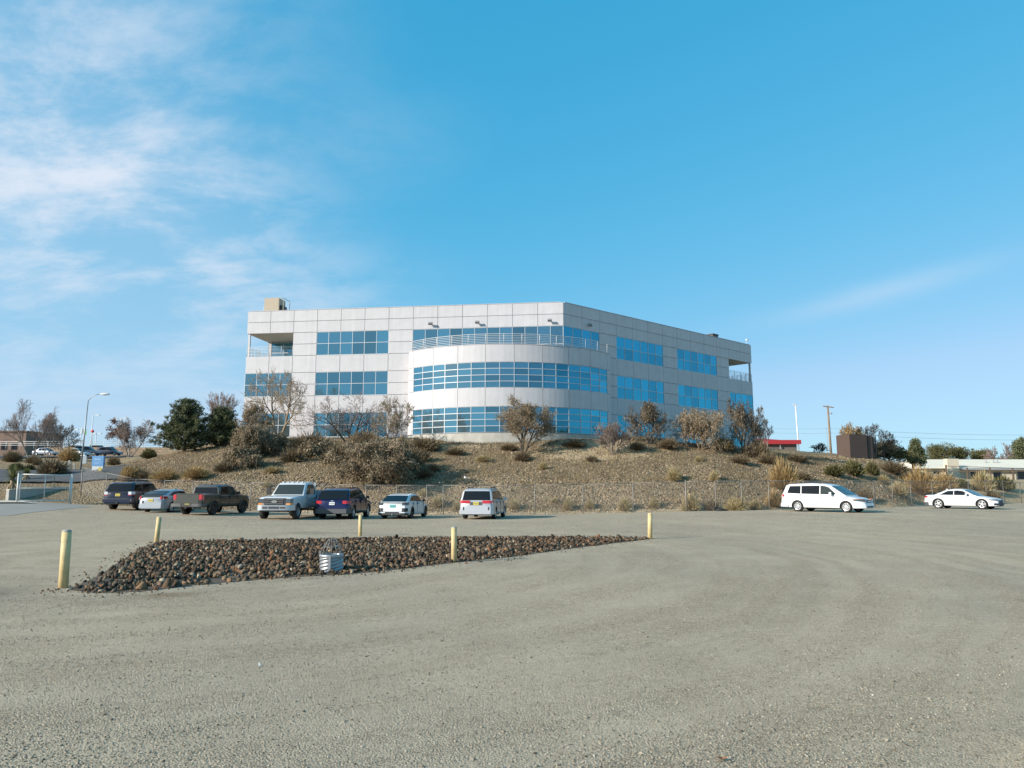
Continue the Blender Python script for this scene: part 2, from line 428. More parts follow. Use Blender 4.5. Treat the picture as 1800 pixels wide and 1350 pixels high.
    # sandy spots (rusty wash beside the rocks, bare sand in the near right corner)
    def spot(x, y, r0, r1, col, prev, amt):
        d = node(nt, 'ShaderNodeVectorMath', operation='DISTANCE'); L(g.outputs['Position'], d.inputs[0]); d.inputs[1].default_value = (x, y, 0)
        ad = node(nt, 'ShaderNodeMath', operation='MULTIPLY_ADD'); L(mid, ad.inputs[0]); ad.inputs[1].default_value = (r1 - r0) * 2.2; L(d.outputs['Value'], ad.inputs[2])
        mr = node(nt, 'ShaderNodeMapRange', interpolation_type='SMOOTHSTEP'); L(ad.outputs[0], mr.inputs[0]); mr.inputs[1].default_value = r0 + (r1 - r0) * 1.1; mr.inputs[2].default_value = r1 + (r1 - r0) * 1.1
        mr.inputs[3].default_value = amt; mr.inputs[4].default_value = 0.0
        mm = node(nt, 'ShaderNodeMix', data_type='RGBA'); L(mr.outputs[0], mm.inputs[0]); L(prev, mm.inputs[6])
        v2 = node(nt, 'ShaderNodeVectorMath', operation='SCALE'); v2.inputs[0].default_value = col; L(gmix.outputs[0], v2.inputs['Scale'])
        L(v2.outputs[0], mm.inputs[7]); return mm.outputs[2]
    c = spot(3.85, 5.2, 0.45, 1.0, (0.50, 0.38, 0.255), sc.outputs[0], 0.9)
    c = spot(-7.4, 16.9, 0.15, 0.9, (0.30, 0.22, 0.13), c, 0.7)
    c = spot(-6.0, 13.5, 0.1, 0.7, (0.27, 0.20, 0.12), c, 0.8)
    c = spot(-3.5, 15.7, 0.2, 0.9, (0.40, 0.31, 0.23), c, 0.7)
    c = spot(-9.5, 13.8, 0.5, 1.5, (0.26, 0.22, 0.16), c, 0.75)
    c = spot(-12.0, 12.9, 0.3, 1.6, (0.26, 0.22, 0.16), c, 0.6)
    c = spot(-8.1, 31.0, 0.2, 1.8, (0.27, 0.23, 0.17), c, 0.5)
    dk = node(nt, 'ShaderNodeMapRange', interpolation_type='SMOOTHSTEP'); L(noise(27, 3, 0.75), dk.inputs[0]); dk.inputs[1].default_value = 0.58; dk.inputs[2].default_value = 0.72; dk.inputs[3].default_value = 1.0; dk.inputs[4].default_value = 0.22  # dark specks: shade in the gaps between pebbles, painted into the colour
    dk2 = node(nt, 'ShaderNodeMapRange', interpolation_type='SMOOTHSTEP'); L(noise(8.5, 5, 0.8), dk2.inputs[0]); dk2.inputs[1].default_value = 0.40; dk2.inputs[2].default_value = 0.66; dk2.inputs[3].default_value = 1.08; dk2.inputs[4].default_value = 0.80
    dkx = node(nt, 'ShaderNodeMath', operation='MULTIPLY'); L(dk.outputs[0], dkx.inputs[0]); L(dk2.outputs[0], dkx.inputs[1])
    dkm = node(nt, 'ShaderNodeMix', data_type='FLOAT'); L(bamt.outputs[0], dkm.inputs[0]); dkm.inputs[2].default_value = 1.0; L(dkx.outputs[0], dkm.inputs[3])
    cdk = node(nt, 'ShaderNodeVectorMath', operation='SCALE'); L(c, cdk.inputs[0]); L(dkm.outputs[0], cdk.inputs['Scale'])
    L(cdk.outputs[0], bs.inputs['Base Color'])
    # relief
    h1 = node(nt, 'ShaderNodeMath', operation='MULTIPLY_ADD'); L(fine2, h1.inputs[0]); h1.inputs[1].default_value = 0.020; 
    h2 = node(nt, 'ShaderNodeMath', operation='MULTIPLY'); L(vor.outputs['Distance'], h2.inputs[0]); h2.inputs[1].default_value = -0.016
    L(h2.outputs[0], h1.inputs[2])
    h3 = node(nt, 'ShaderNodeMath', operation='MULTIPLY'); L(h1.outputs[0], h3.inputs[0]); L(bamt.outputs[0], h3.inputs[1])
    h4 = node(nt, 'ShaderNodeMath', operation='MULTIPLY_ADD'); L(track, h4.inputs[0]); h4.inputs[1].default_value = 0.006; L(h3.outputs[0], h4.inputs[2])
    h5 = node(nt, 'ShaderNodeMath', operation='MULTIPLY_ADD'); L(mid, h5.inputs[0]); h5.inputs[1].default_value = 0.004; L(h4.outputs[0], h5.inputs[2])
    b = node(nt, 'ShaderNodeBump'); b.inputs['Strength'].default_value = 0.9; b.inputs['Distance'].default_value = 1.0
    L(h5.outputs[0], b.inputs['Height']); L(b.outputs[0], bs.inputs['Normal'])
    return m

def bank_material():
    m, nt, bs = new_mat('bank_soil')
    L = nt.links.new
    bs.inputs['Roughness'].default_value = 0.97; bs.inputs['Specular IOR Level'].default_value = 0.1
    g = node(nt, 'ShaderNodeNewGeometry')
    def noise(scale, detail=5, rough=0.6):
        n = node(nt, 'ShaderNodeTexNoise'); n.inputs['Scale'].default_value = scale; n.inputs['Detail'].default_value = detail; n.inputs['Roughness'].default_value = rough
        L(g.outputs['Position'], n.inputs['Vector']); return n.outputs[0]
    vor = node(nt, 'ShaderNodeTexVoronoi'); vor.inputs['Scale'].default_value = 7.5; L(g.outputs['Position'], vor.inputs['Vector'])
    vcr = node(nt, 'ShaderNodeValToRGB'); 
    sx = node(nt, 'ShaderNodeSeparateXYZ'); L(vor.outputs['Color'], sx.inputs[0]); L(sx.outputs[0], vcr.inputs[0])
    e = vcr.color_ramp.elements
    e[0].position = 0.0; e[0].color = (0.12, 0.085, 0.053, 1); e[1].position = 1.0; e[1].color = (0.37, 0.285, 0.19, 1)
    k = e.new(0.5); k.color = (0.245, 0.18, 0.115, 1)
    soil = node(nt, 'ShaderNodeValToRGB'); L(noise(0.35), soil.inputs[0])
    e = soil.color_ramp.elements
    e[0].position = 0.3; e[0].color = (0.23, 0.158, 0.085, 1); e[1].position = 0.7; e[1].color = (0.37, 0.265, 0.148, 1)
    mx = node(nt, 'ShaderNodeMix', data_type='RGBA'); mx.inputs[0].default_value = 0.55
    L(soil.outputs[0], mx.inputs[6]); L(vcr.outputs[0], mx.inputs[7])
    a = node(nt, 'ShaderNodeAttribute', attribute_name='sand')
    sand = node(nt, 'ShaderNodeValToRGB'); L(noise(1.6), sand.inputs[0])
    e = sand.color_ramp.elements
    e[0].position = 0.3; e[0].color = (0.40, 0.29, 0.17, 1); e[1].position = 0.7; e[1].color = (0.52, 0.385, 0.235, 1)
    ns = node(nt, 'ShaderNodeMath', operation='MULTIPLY_ADD'); L(noise(0.9), ns.inputs[0]); ns.inputs[1].default_value = 1.1; ns.inputs[2].default_value = -0.55
    ad = node(nt, 'ShaderNodeMath', operation='ADD'); L(a.outputs['Fac'], ad.inputs[0]); L(ns.outputs[0], ad.inputs[1])
    mr = node(nt, 'ShaderNodeMapRange', interpolation_type='SMOOTHSTEP'); L(ad.outputs[0], mr.inputs[0]); mr.inputs[1].default_value = 0.27; mr.inputs[2].default_value = 0.55
    m2 = node(nt, 'ShaderNodeMix', data_type='RGBA'); L(mr.outputs[0], m2.inputs[0]); L(mx.outputs[2], m2.inputs[6]); L(sand.outputs[0], m2.inputs[7])
    fr = node(nt, 'ShaderNodeMapRange'); L(noise(7, 4, 0.7), fr.inputs[0]); fr.inputs[1].default_value = 0.3; fr.inputs[2].default_value = 0.7; fr.inputs[3].default_value = 0.72; fr.inputs[4].default_value = 1.25
    sc = node(nt, 'ShaderNodeVectorMath', operation='SCALE'); L(m2.outputs[2], sc.inputs[0]); L(fr.outputs[0], sc.inputs['Scale'])
    L(sc.outputs[0], bs.inputs['Base Color'])
    hv = node(nt, 'ShaderNodeMath', operation='MULTIPLY'); L(vor.outputs['Distance'], hv.inputs[0]); hv.inputs[1].default_value = -0.45
    hn = node(nt, 'ShaderNodeMath', operation='MULTIPLY_ADD'); L(noise(2.5, 6, 0.7), hn.inputs[0]); hn.inputs[1].default_value = 0.5; L(hv.outputs[0], hn.inputs[2])
    b = node(nt, 'ShaderNodeBump'); b.inputs['Strength'].default_value = 0.8; b.inputs['Distance'].default_value = 0.35
    L(hn.outputs[0], b.inputs['Height']); L(b.outputs[0], bs.inputs['Normal'])
    return m

MATS['lot'] = lot_material()
MATS['bank'] = bank_material()

# ---- the lot: one sheet to the horizon
gx = [-4500, -1500, -500, -200, -120] + [-100 + 2.5 * i for i in range(81)] + [120, 200, 500, 1500, 4500]
gy = [-4500, -1500, -500, -100, 0, 15] + [25 + 1.5 * i for i in range(50)] + [110, 150, 400, 1500, 4500]
V = [(x, y, lotz(x, y)) for y in gy for x in gx]; nx = len(gx)
F = [(j * nx + i, j * nx + i + 1, (j + 1) * nx + i + 1, (j + 1) * nx + i) for j in range(len(gy) - 1) for i in range(nx - 1)]
mb = MB(); mb.add(V, F, 0, True)
tag(mb.build('ground', MATS['lot']), kind='structure')

# ---- the bank behind the fence
pxs = [-900 + 30 * i for i in range(30)] + [float(p) for p in range(0, 1800, 9)] + [1800 + 45 * i for i in range(25)]
Ys = [44 + 0.6 * i for i in range(110)]
while Ys[-1] < 2600: Ys.append(Ys[-1] + max(0.9, (Ys[-1] - 100) * 0.16))
V = []; SAND = []
for Y in Ys:
    for px in pxs:
        X = (px - 900) / FPX / 1.005 * Y
        z = hz(X, Y)
        V.append((X, Y, z))
        s = 0.0
        d = math.hypot((X - 7.2) / 4.0, (Y - 63.6) / 2.4)
        if d < 1.9: s = max(s, 1.25 - d * 0.68)
        d = math.hypot((X + 6.5) / 4.5, (Y - 69.2) / 1.6)
        if d < 1.5: s = max(s, 1.0 - d * 0.7)
        if z - lotz(X, Y) < 0.35 and px > 520: s = max(s, 0.75)
        if px > 1560: s = max(s, min(0.75, (px - 1560) / 130.0))
        if Y > 90: s = max(s, 0.35)
        SAND.append(s)
nx = len(pxs); F = []
for j in range(len(Ys) - 1):
    for i in range(nx - 1):
        a = j * nx + i
        F.append((a, a + 1, a + nx + 1, a + nx))
me = bpy.data.meshes.new('hillside'); me.from_pydata(V, [], F); me.materials.append(MATS['bank'])
me.polygons.foreach_set('use_smooth', [True] * len(F))
at_ = me.attributes.new('sand', 'FLOAT', 'POINT'); at_.data.foreach_set('value', SAND)
me.update()
tag(link('hillside', me), kind='structure')

# ---- fast builder for many small solids
OCT_V = np.array([(1, 0, 0), (-1, 0, 0), (0, 1, 0), (0, -1, 0), (0, 0, 1), (0, 0, -1)], float)
OCT_F = np.array([(0, 2, 4), (2, 1, 4), (1, 3, 4), (3, 0, 4), (2, 0, 5), (1, 2, 5), (3, 1, 5), (0, 3, 5)])
def np_mesh(name, V, F, mat, smooth=False):
    V = np.ascontiguousarray(V, dtype=np.float32); F = np.ascontiguousarray(F, dtype=np.int32)
    k = F.shape[1]
    me = bpy.data.meshes.new(name)
    me.vertices.add(len(V)); me.vertices.foreach_set('co', V.ravel())
    me.loops.add(F.size); me.loops.foreach_set('vertex_index', F.ravel())
    me.polygons.add(len(F)); me.polygons.foreach_set('loop_start', np.arange(0, F.size, k, dtype=np.int32))
    if smooth: me.polygons.foreach_set('use_smooth', np.ones(len(F), dtype=bool))
    for m_ in (mat if isinstance(mat, (list, tuple)) else [mat]): me.materials.append(m_)
    me.update(calc_edges=True); me.validate()
    return me
def rot_mats(n, g):
    q = g.normal(size=(n, 4)); q /= np.linalg.norm(q, axis=1)[:, None]
    w, x, y, z = q.T
    M = np.empty((n, 3, 3))
    M[:, 0, 0] = 1 - 2 * (y * y + z * z); M[:, 0, 1] = 2 * (x * y - z * w); M[:, 0, 2] = 2 * (x * z + y * w)
    M[:, 1, 0] = 2 * (x * y + z * w); M[:, 1, 1] = 1 - 2 * (x * x + z * z); M[:, 1, 2] = 2 * (y * z - x * w)
    M[:, 2, 0] = 2 * (x * z - y * w); M[:, 2, 1] = 2 * (y * z + x * w); M[:, 2, 2] = 1 - 2 * (x * x + y * y)
    return M
def stones(name, P, size, mat, g, flat=0.7, BV=OCT_V, BF=OCT_F, jr=(0.72, 1.22)):
    n = len(P); size = np.asarray(size)
    sc = g.uniform(0.6, 1.25, size=(n, 1, 3)) * size[:, None, None]
    jit = g.uniform(jr[0], jr[1], size=(n, len(BV), 1))
    V = BV[None] * jit * sc
    V = np.einsum('nij,nkj->nki', rot_mats(n, g), V)
    V[:, :, 2] *= flat
    V += np.asarray(P)[:, None, :]
    F = (BF[None] + (np.arange(n) * len(BV))[:, None, None]).reshape(-1, 3)
    return np_mesh(name, V.reshape(-1, 3), F, mat)

# loose cobbles over the bank
cob = island_mat('cobble', [(0.0, (0.095, 0.064, 0.038)), (0.35, (0.21, 0.145, 0.085)), (0.7, (0.31, 0.225, 0.138)), (1.0, (0.42, 0.335, 0.235))], vmul=0)
P = []; SZ = []
while len(P) < 42000:
    px = rng.uniform(215, 1660); Y = 50 + 29 * rng.random() ** 1.25
    X = (px - 900) / FPX / 1.005 * Y
    zb = hz_base(X, Y)
    if zb - lotz(X, Y) < 0.14: continue
    if px > 1500 and rng.random() < 0.5: continue
    d = math.hypot((X - 7.2) / 4.0, (Y - 63.6) / 2.4)
    if d < 1.0 and rng.random() < 0.9: continue
    if mnoise.noise(Vector((X * 0.2, Y * 0.2, 9))) < -0.35 and rng.random() < 0.6: continue
    s = rng.uniform(0.04, 0.10) * (1.6 if rng.random() < 0.05 else 1)
    P.append((X, Y, hz(X, Y) + s * 0.15)); SZ.append(s)
tag(link('slope_cobbles', stones('slope_cobbles', P, SZ, cob, nrg)), 'brown grey cobbles loosely covering the bank behind the fence', 'cobbles', kind='stuff')

# loose gravel in the near part of the lot
grv = island_mat('loose_gravel', [(0.0, (0.10, 0.084, 0.06)), (0.4, (0.28, 0.235, 0.17)), (0.9, (0.40, 0.34, 0.255)), (1.0, (0.54, 0.48, 0.39))], vmul=0)
N = 120000
Yp = 4.2 + 12.5 * nrg.random(N) ** 1.55
Xp = (nrg.random(N) * 2 - 1) * 0.72 * (Yp + 0.6)
keep = []
for i in range(N):
    rr = math.hypot(Xp[i] + 9.7, Yp[i] - 21.2); th = math.atan2(Yp[i] - 21.2, Xp[i] + 9.7)
    b_ = mnoise.noise(Vector((rr * 1.7, th * 2.2, 0.7))) + 0.35 * mnoise.noise(Vector((Xp[i] * 0.8, Yp[i] * 0.8, 4)))
    if nrg.random() < 0.16 + max(0.0, min(0.84, 0.35 + b_ * 1.5)): keep.append(i)
keep = np.array(keep)
sz = nrg.uniform(0.0035, 0.010, len(keep)) * np.where(nrg.random(len(keep)) < 0.04, 1.7, 1.0)
P = np.stack([Xp[keep], Yp[keep], sz * 0.25], 1)
tag(link('loose_gravel', stones('loose_gravel', P, sz, grv, nrg, 0.75)), 'loose grey gravel strewn over the near part of the lot', 'gravel', kind='stuff')

# ================================================================== office building
panel_m = simple('white_metal_panel', (0.545, 0.52, 0.522), rough=0.55, var=0.045, scale=1.2, spec=0.2)
def add_streaks(m, lo=0.90, hi=1.03):
    nt = m.node_tree; bs = nt.nodes['Principled BSDF']; src = bs.inputs['Base Color'].links[0].from_socket
    g = node(nt, 'ShaderNodeNewGeometry'); mp_ = node(nt, 'ShaderNodeMapping'); mp_.inputs['Scale'].default_value = (2.6, 2.6, 0.16)
    nt.links.new(g.outputs['Position'], mp_.inputs[0]); n = node(nt, 'ShaderNodeTexNoise'); n.inputs['Scale'].default_value = 1.0; n.inputs['Detail'].default_value = 6; n.inputs['Roughness'].default_value = 0.6
    nt.links.new(mp_.outputs[0], n.inputs['Vector']); mr = node(nt, 'ShaderNodeMapRange'); nt.links.new(n.outputs[0], mr.inputs[0]); mr.inputs[1].default_value = 0.3; mr.inputs[2].default_value = 0.62; mr.inputs[3].default_value = lo; mr.inputs[4].default_value = hi
    v = node(nt, 'ShaderNodeVectorMath', operation='SCALE'); nt.links.new(src, v.inputs[0]); nt.links.new(mr.outputs[0], v.inputs['Scale']); nt.links.new(v.outputs[0], bs.inputs['Base Color'])
add_streaks(panel_m, 0.93, 1.02)
core_m = simple('core_grey', (0.30, 0.30, 0.30), rough=0.8)  # the core's own grey, seen in the open joints between panels
frame_m = simple('pale_aluminium', (0.50, 0.51, 0.51), rough=0.45, metal=0.2)
conc_m = simple('concrete', (0.42, 0.39, 0.34), rough=0.9, var=0.16, scale=1.1, bump=0.3, bscale=9)
soffit_m = simple('cream_soffit', (0.60, 0.55, 0.45), rough=0.8, var=0.05)
roofing_m = simple('roof_membrane', (0.45, 0.44, 0.42), rough=0.9, var=0.1)
rail_m = simple('white_rail', (0.52, 0.52, 0.51), rough=0.45)
def glass_mat(name, col, tintc):
    m, nt, bs = new_mat(name)
    L = nt.links.new
    bs.inputs['Base Color'].default_value = (*col, 1); bs.inputs['Roughness'].default_value = 0.35
    bs.inputs['Specular IOR Level'].default_value = 0.2
    oi = node(nt, 'ShaderNodeObjectInfo')
    mr = node(nt, 'ShaderNodeMapRange'); L(oi.outputs['Random'], mr.inputs[0]); mr.inputs[3].default_value = 0.6; mr.inputs[4].default_value = 1.35
    # base colour brightness differs at random from pane to pane
    sc = node(nt, 'ShaderNodeVectorMath', operation='SCALE'); sc.inputs[0].default_value = col; L(mr.outputs[0], sc.inputs['Scale'])
    L(sc.outputs[0], bs.inputs['Base Color'])
    gl = node(nt, 'ShaderNodeBsdfGlossy'); gl.inputs['Color'].default_value = (*tintc, 1); gl.inputs['Roughness'].default_value = 0.03
    fr = node(nt, 'ShaderNodeLayerWeight'); fr.inputs['Blend'].default_value = 0.35
    mf = node(nt, 'ShaderNodeMapRange'); L(fr.outputs['Facing'], mf.inputs[0]); mf.inputs[3].default_value = 0.40; mf.inputs[4].default_value = 0.98
    # slight waviness of the sheets
    tcn = node(nt, 'ShaderNodeNewGeometry'); nz = node(nt, 'ShaderNodeTexNoise'); nz.inputs['Scale'].default_value = 0.55; L(tcn.outputs['Position'], nz.inputs['Vector'])
    bp = node(nt, 'ShaderNodeBump'); bp.inputs['Strength'].default_value = 0.12; bp.inputs['Distance'].default_value = 0.05; L(nz.outputs[0], bp.inputs['Height']); L(bp.outputs[0], gl.inputs['Normal'])
    rv = node(nt, 'ShaderNodeMath', operation='MULTIPLY_ADD'); L(oi.outputs['Random'], rv.inputs[0]); rv.inputs[1].default_value = 0.22; rv.inputs[2].default_value = -0.11
    rw_ = node(nt, 'ShaderNodeMath', operation='ADD'); L(mf.outputs[0], rw_.inputs[0]); L(rv.outputs[0], rw_.inputs[1]); rw_.use_clamp = True
    ms = node(nt, 'ShaderNodeMixShader'); L(rw_.outputs[0], ms.inputs[0]); L(bs.outputs[0], ms.inputs[1]); L(gl.outputs[0], ms.inputs[2])
    L(ms.outputs[0], nt.nodes['Material Output'].inputs[0])
    return m
blue_glass = glass_mat('blue_reflective_glass', (0.085, 0.125, 0.14), (0.035, 0.43, 0.63))

CORNER = at(990, 531, 77.0)
ZT = CORNER.z
def roof_hit(px, py):
    u, f, z = ray(px, py); t = (ZT - CAM_H) / z
    return Vector((u * t, f * t, ZT))
LEFT = roof_hit(436, 548); RIGHT = roof_hit(1320, 607)
BASE = Vector((CORNER.x, CORNER.y, 4.6))
bld = thing('office_building', BASE, 'white three storey office building with blue glass and curved front on the hilltop', 'building')

class Wall:
    def __init__(s, a, b, n):
        s.a = Vector((a.x, a.y, 0)); d = Vector((b.x - a.x, b.y - a.y, 0)); s.len = d.length; s.d = d.normalized()
        s.n = Vector((s.d.y, -s.d.x, 0)); s.pw = s.len / n; s.rz = math.atan2(s.d.y, s.d.x)
    def p(s, x, out, z):            # point in building space
        q = s.a + s.d * x + s.n * out
        return Vector((q.x - BASE.x, q.y - BASE.y, z - BASE.z))
WL = Wall(LEFT, CORNER, 13); WR = Wall(CORNER, RIGHT, 13)
ROWS3 = [ZT, ZT - 1.225, ZT - 2.45]                 # parapet rows
W3 = (ZT - 2.45, ZT - 4.95); W2 = (ZT - 6.78, ZT - 9.28); W1 = (ZT - 11.11, ZT - 13.61)
ZB = 4.6
GAP = 0.035; TH = 0.06
pcache = {}
def panel(wall, x0, x1, z0, z1):
    w = round(x1 - x0 - GAP, 3); h = round(z1 - z0 - GAP, 3)
    k = (w, h)
    if k not in pcache:
        m = MB(); e = 0.012
        # tray with eased edges
        vs = [(0, 0, 0), (w, 0, 0), (w, 0, h), (0, 0, h), (0, -TH + e, 0), (w, -TH + e, 0), (w, -TH + e, h), (0, -TH + e, h),
              (e, -TH, e), (w - e, -TH, e), (w - e, -TH, h - e), (e, -TH, h - e)]
        m.add(vs, [(3, 2, 1, 0), (0, 1, 5, 4), (1, 2, 6, 5), (2, 3, 7, 6), (3, 0, 4, 7), (4, 5, 9, 8), (5, 6, 10, 9), (6, 7, 11, 10), (7, 4, 8, 11), (8, 9, 10, 11)])
        pcache[k] = m.mesh('panel', panel_m)
    o = link('panel', pcache[k], bld, wall.p(x0 + GAP / 2, -TH, z0 + GAP / 2), wall.rz + math.pi * 0)
    return o
gcache = {}
brnd = random.Random(5)
def window(wall, x0, x1, z0, z1, nx, nz, inset=-0.075, bar=0.055, sill=True):
    w = x1 - x0; h = z1 - z0
    m = MB()
    for i in range(nx + 1):
        x = w * i / nx; m.box((x, 0.0, h / 2), (bar, 0.06, h))
    for j in range(nz + 1):
        z = h * j / nz
        for i in range(nx): m.bbox(w * i / nx + bar / 2, w * (i + 1) / nx - bar / 2, -0.028, 0.028, z - bar / 2, z + bar / 2)
    o = m.build('window', frame_m, bld, wall.p(x0, inset + 0.02, z0), wall.rz)
    pw, ph = w / nx, h / nz
    k = (round(pw, 3), round(ph, 3))
    if k not in gcache:
        g = MB(); g.bbox(-pw / 2 + 0.012, pw / 2 - 0.012, -0.012, 0.012, -ph / 2 + 0.012, ph / 2 - 0.012); gcache[k] = g.mesh('pane', blue_glass)
    for i in range(nx):
        for j in range(nz):
            q = link('pane', gcache[k], o, (w * (i + 0.5) / nx, 0.012, h * (j + 0.5) / nz))
            q.rotation_euler = (R(brnd.uniform(-0.35, 0.35)), 0, R(brnd.uniform(-0.3, 0.3)))
    if sill:
        s_ = MB(); s_.bbox(0, w, -0.075, -0.03, -0.06, -0.028); s_.build('sill', frame_m, o)
    return o

def rows_solid(wall, c, floors):
    x0, x1 = wall.pw * c, wall.pw * (c + 1)
    for (a, b) in floors: panel(wall, x0, x1, a, b)
def mid(w): return (w[0] + w[1]) / 2
def col_panels(wall, c, kinds):
    """kinds: third, second, first floor: s solid / w window / o open / h hidden"""
    x0, x1 = wall.pw * c, wall.pw * (c + 1)
    P_ = lambda z1, z0: panel(wall, x0, x1, z0, z1)
    P_(ROWS3[0], ROWS3[1]); P_(ROWS3[1], ROWS3[2])
    if kinds[0] == 's': P_(W3[0], mid(W3)); P_(mid(W3), W3[1])
    if kinds[1] == 'h': return
    P_(W3[1], W2[0])
    if kinds[1] == 's': P_(W2[0], mid(W2)); P_(mid(W2), W2[1])
    P_(W2[1], W1[0])
    if kinds[2] == 's': P_(W1[0], mid(W1)); P_(mid(W1), W1[1])
    P_(W1[1], ZB)
for c in range(13):
    if c in (0, 1): col_panels(WL, c, 'oww')
    elif c in (2, 6): col_panels(WL, c, 'sss')
    elif c in (3, 4, 5): col_panels(WL, c, 'www')
    else: col_panels(WL, c, 'ohh')
for c in range(13):
    if c in (0, 1): col_panels(WR, c, 'ohh')
    elif c in (2, 6, 10): col_panels(WR, c, 'sss')
    elif c in (11, 12): col_panels(WR, c, 'oww')
    else: col_panels(WR, c, 'www')
for wall, c0, c1, fl in ((WL, 0, 2, (W2, W1)), (WL, 3, 6, (W3, W2, W1)), (WR, 3, 6, (W3, W2, W1)), (WR, 7, 10, (W3, W2, W1)), (WR, 11, 13, (W2, W1))):
    for f in fl: window(wall, wall.pw * c0, wall.pw * c1, f[1], f[0], (c1 - c0) * 2, 2)
# terrace glazing behind the curved railing
ZTER = ZT - 6.2
window(WL, WL.pw * 7, WL.pw * 13 - 0.03, ZTER, W3[0], 12, 2, sill=False)
window(WR, 0.03, WR.pw * 2, ZTER, W3[0], 4, 2, sill=False)

# cores (set back behind the cladding)
def inset_poly(off, open_left=False, open_right=False):
    """plan outline, offset inwards from the cladding"""
    DEP = 19.0
    lp = lambda x, o: WL.a + WL.d * x + WL.n * o
    rp = lambda x, o: WR.a + WR.d * x + WR.n * o
    # front corner: intersection of both offset lines
    a, d1 = lp(0, -off), WL.d; b, d2 = rp(0, -off), WR.d
    den = d1.x * d2.y - d1.y * d2.x
    t = ((b.x - a.x) * d2.y - (b.y - a.y) * d2.x) / den
    fc = a + d1 * t
    a2, b2 = lp(0, -DEP), rp(0, -DEP)
    t2 = ((b2.x - a2.x) * d2.y - (b2.y - a2.y) * d2.x) / den
    bc = a2 + d1 * t2
    B = 5.0; L2 = WL.pw * 2; R2 = WR.len - WR.pw * 2
    pts = []
    if open_left: pts += [lp(off, -B), lp(L2 + off * 0.2, -B), lp(L2 + off * 0.2, -off)]
    else: pts += [lp(off, -off)]
    pts += [fc]
    if open_right: pts += [rp(R2 - off * 0.2, -off), rp(R2 - off * 0.2, -B), rp(WR.len - off, -B)]
    else: pts += [rp(WR.len - off, -off)]
    pts += [rp(WR.len - off, -DEP), bc, lp(off, -DEP)]
    return [(p.x - BASE.x, p.y - BASE.y) for p in pts]
m = MB(); m.prism(inset_poly(0.115), 3.0 - BASE.z, W3[1] - BASE.z - 0.02); m.build('wall', core_m, bld)
m = MB(); m.prism(inset_poly(0.115, True, True), W3[1] - BASE.z, W3[0] - BASE.z); m.build('wall', core_m, bld)
m = MB(); m.prism(inset_poly(0.115), W3[0] - BASE.z + 0.02, ZT - 0.45 - BASE.z); m.build('roof', [soffit_m], bld)
# parapet coping following the facades
m = MB()
for w in (WL, WR):
    q = w.p(w.len / 2, -0.2, ZT + 0.03); m.box(q, (w.len - 0.5, 0.44, 0.05), w.rz)
    q = w.p(w.len / 2, -0.14, ZT - 0.25); m.box(q, (w.len - 0.5, 0.10, 0.46), w.rz)
m.build('coping', panel_m, bld)
# end returns of the white cladding
for w, x, s in ((WL, 0.0, 1), (WR, WR.len, -1)):
    for z0, z1 in ((ROWS3[2], ROWS3[1]), (ROWS3[1], ROWS3[0]), (W2[0], W3[1]), (W1[0], W2[1]), (ZB, W1[1])):
        m = MB()
        for i in range(6):
            q = w.p(x + s * 0.06, -0.13 - 3.1 * i - 1.55, (z0 + z1) / 2); m.box(q, (0.06, 3.06, z1 - z0 - GAP), w.rz)
        m.build('end_cladding', panel_m, bld)

# corner balconies: column, rear glazing, rails
for w, xe, s in ((WL, 0.0, 1), (WR, WR.len, -1)):
    z0, z1 = W3[1], W3[0]
    m = MB(); q = w.p(xe + s * 0.22, -0.2, (z0 + z1) / 2); m.box(q, (0.2, 0.2, z1 - z0), w.rz); m.build('column', panel_m, bld)
    m = MB(); q = w.p(xe + s * 0.5, -4.9, (z0 + z1) / 2); m.box(q, (0.14, 0.14, z1 - z0), w.rz); m.build('column', panel_m, bld)
    xa, xb = (0.35, w.pw * 2) if s > 0 else (w.len - w.pw * 2, w.len - 0.35)
    window(w, xa, xb, z0 + 0.05, z1 - 0.1, 3, 2, inset=-4.93, sill=False)
    sd = MB(); q = w.p(xe + s * (w.pw * 2 - 0.03), -2.5, (z0 + z1) / 2); sd.box(q, (0.06, 4.7, z1 - z0 - 0.02), w.rz); sd.build('side_wall', panel_m, bld)
    m = MB()
    x0, x1 = (0.05, w.pw * 2 - 0.05) if s > 0 else (w.len - w.pw * 2 + 0.05, w.len - 0.05)
    for k in range(7):
        z = z0 + 0.1 + k * 0.16
        m.tube([w.p(x0, -0.1, z), w.p(x1, -0.1, z)], 0.022, 5)
        m.tube([w.p(xe + s * 0.08, -0.1, z), w.p(xe + s * 0.08, -4.8, z)], 0.022, 5)
    for k in range(5):
        x = x0 + (x1 - x0) * k / 4; m.tube([w.p(x, -0.1, z0 - 0.02), w.p(x, -0.1, z0 + 1.1)], 0.03, 5)
    for k in range(1, 4):
        m.tube([w.p(xe + s * 0.08, -1.5 * k, z0 - 0.02), w.p(xe + s * 0.08, -1.5 * k, z0 + 1.1)], 0.03, 5)
    m.build('railing', rail_m, bld)

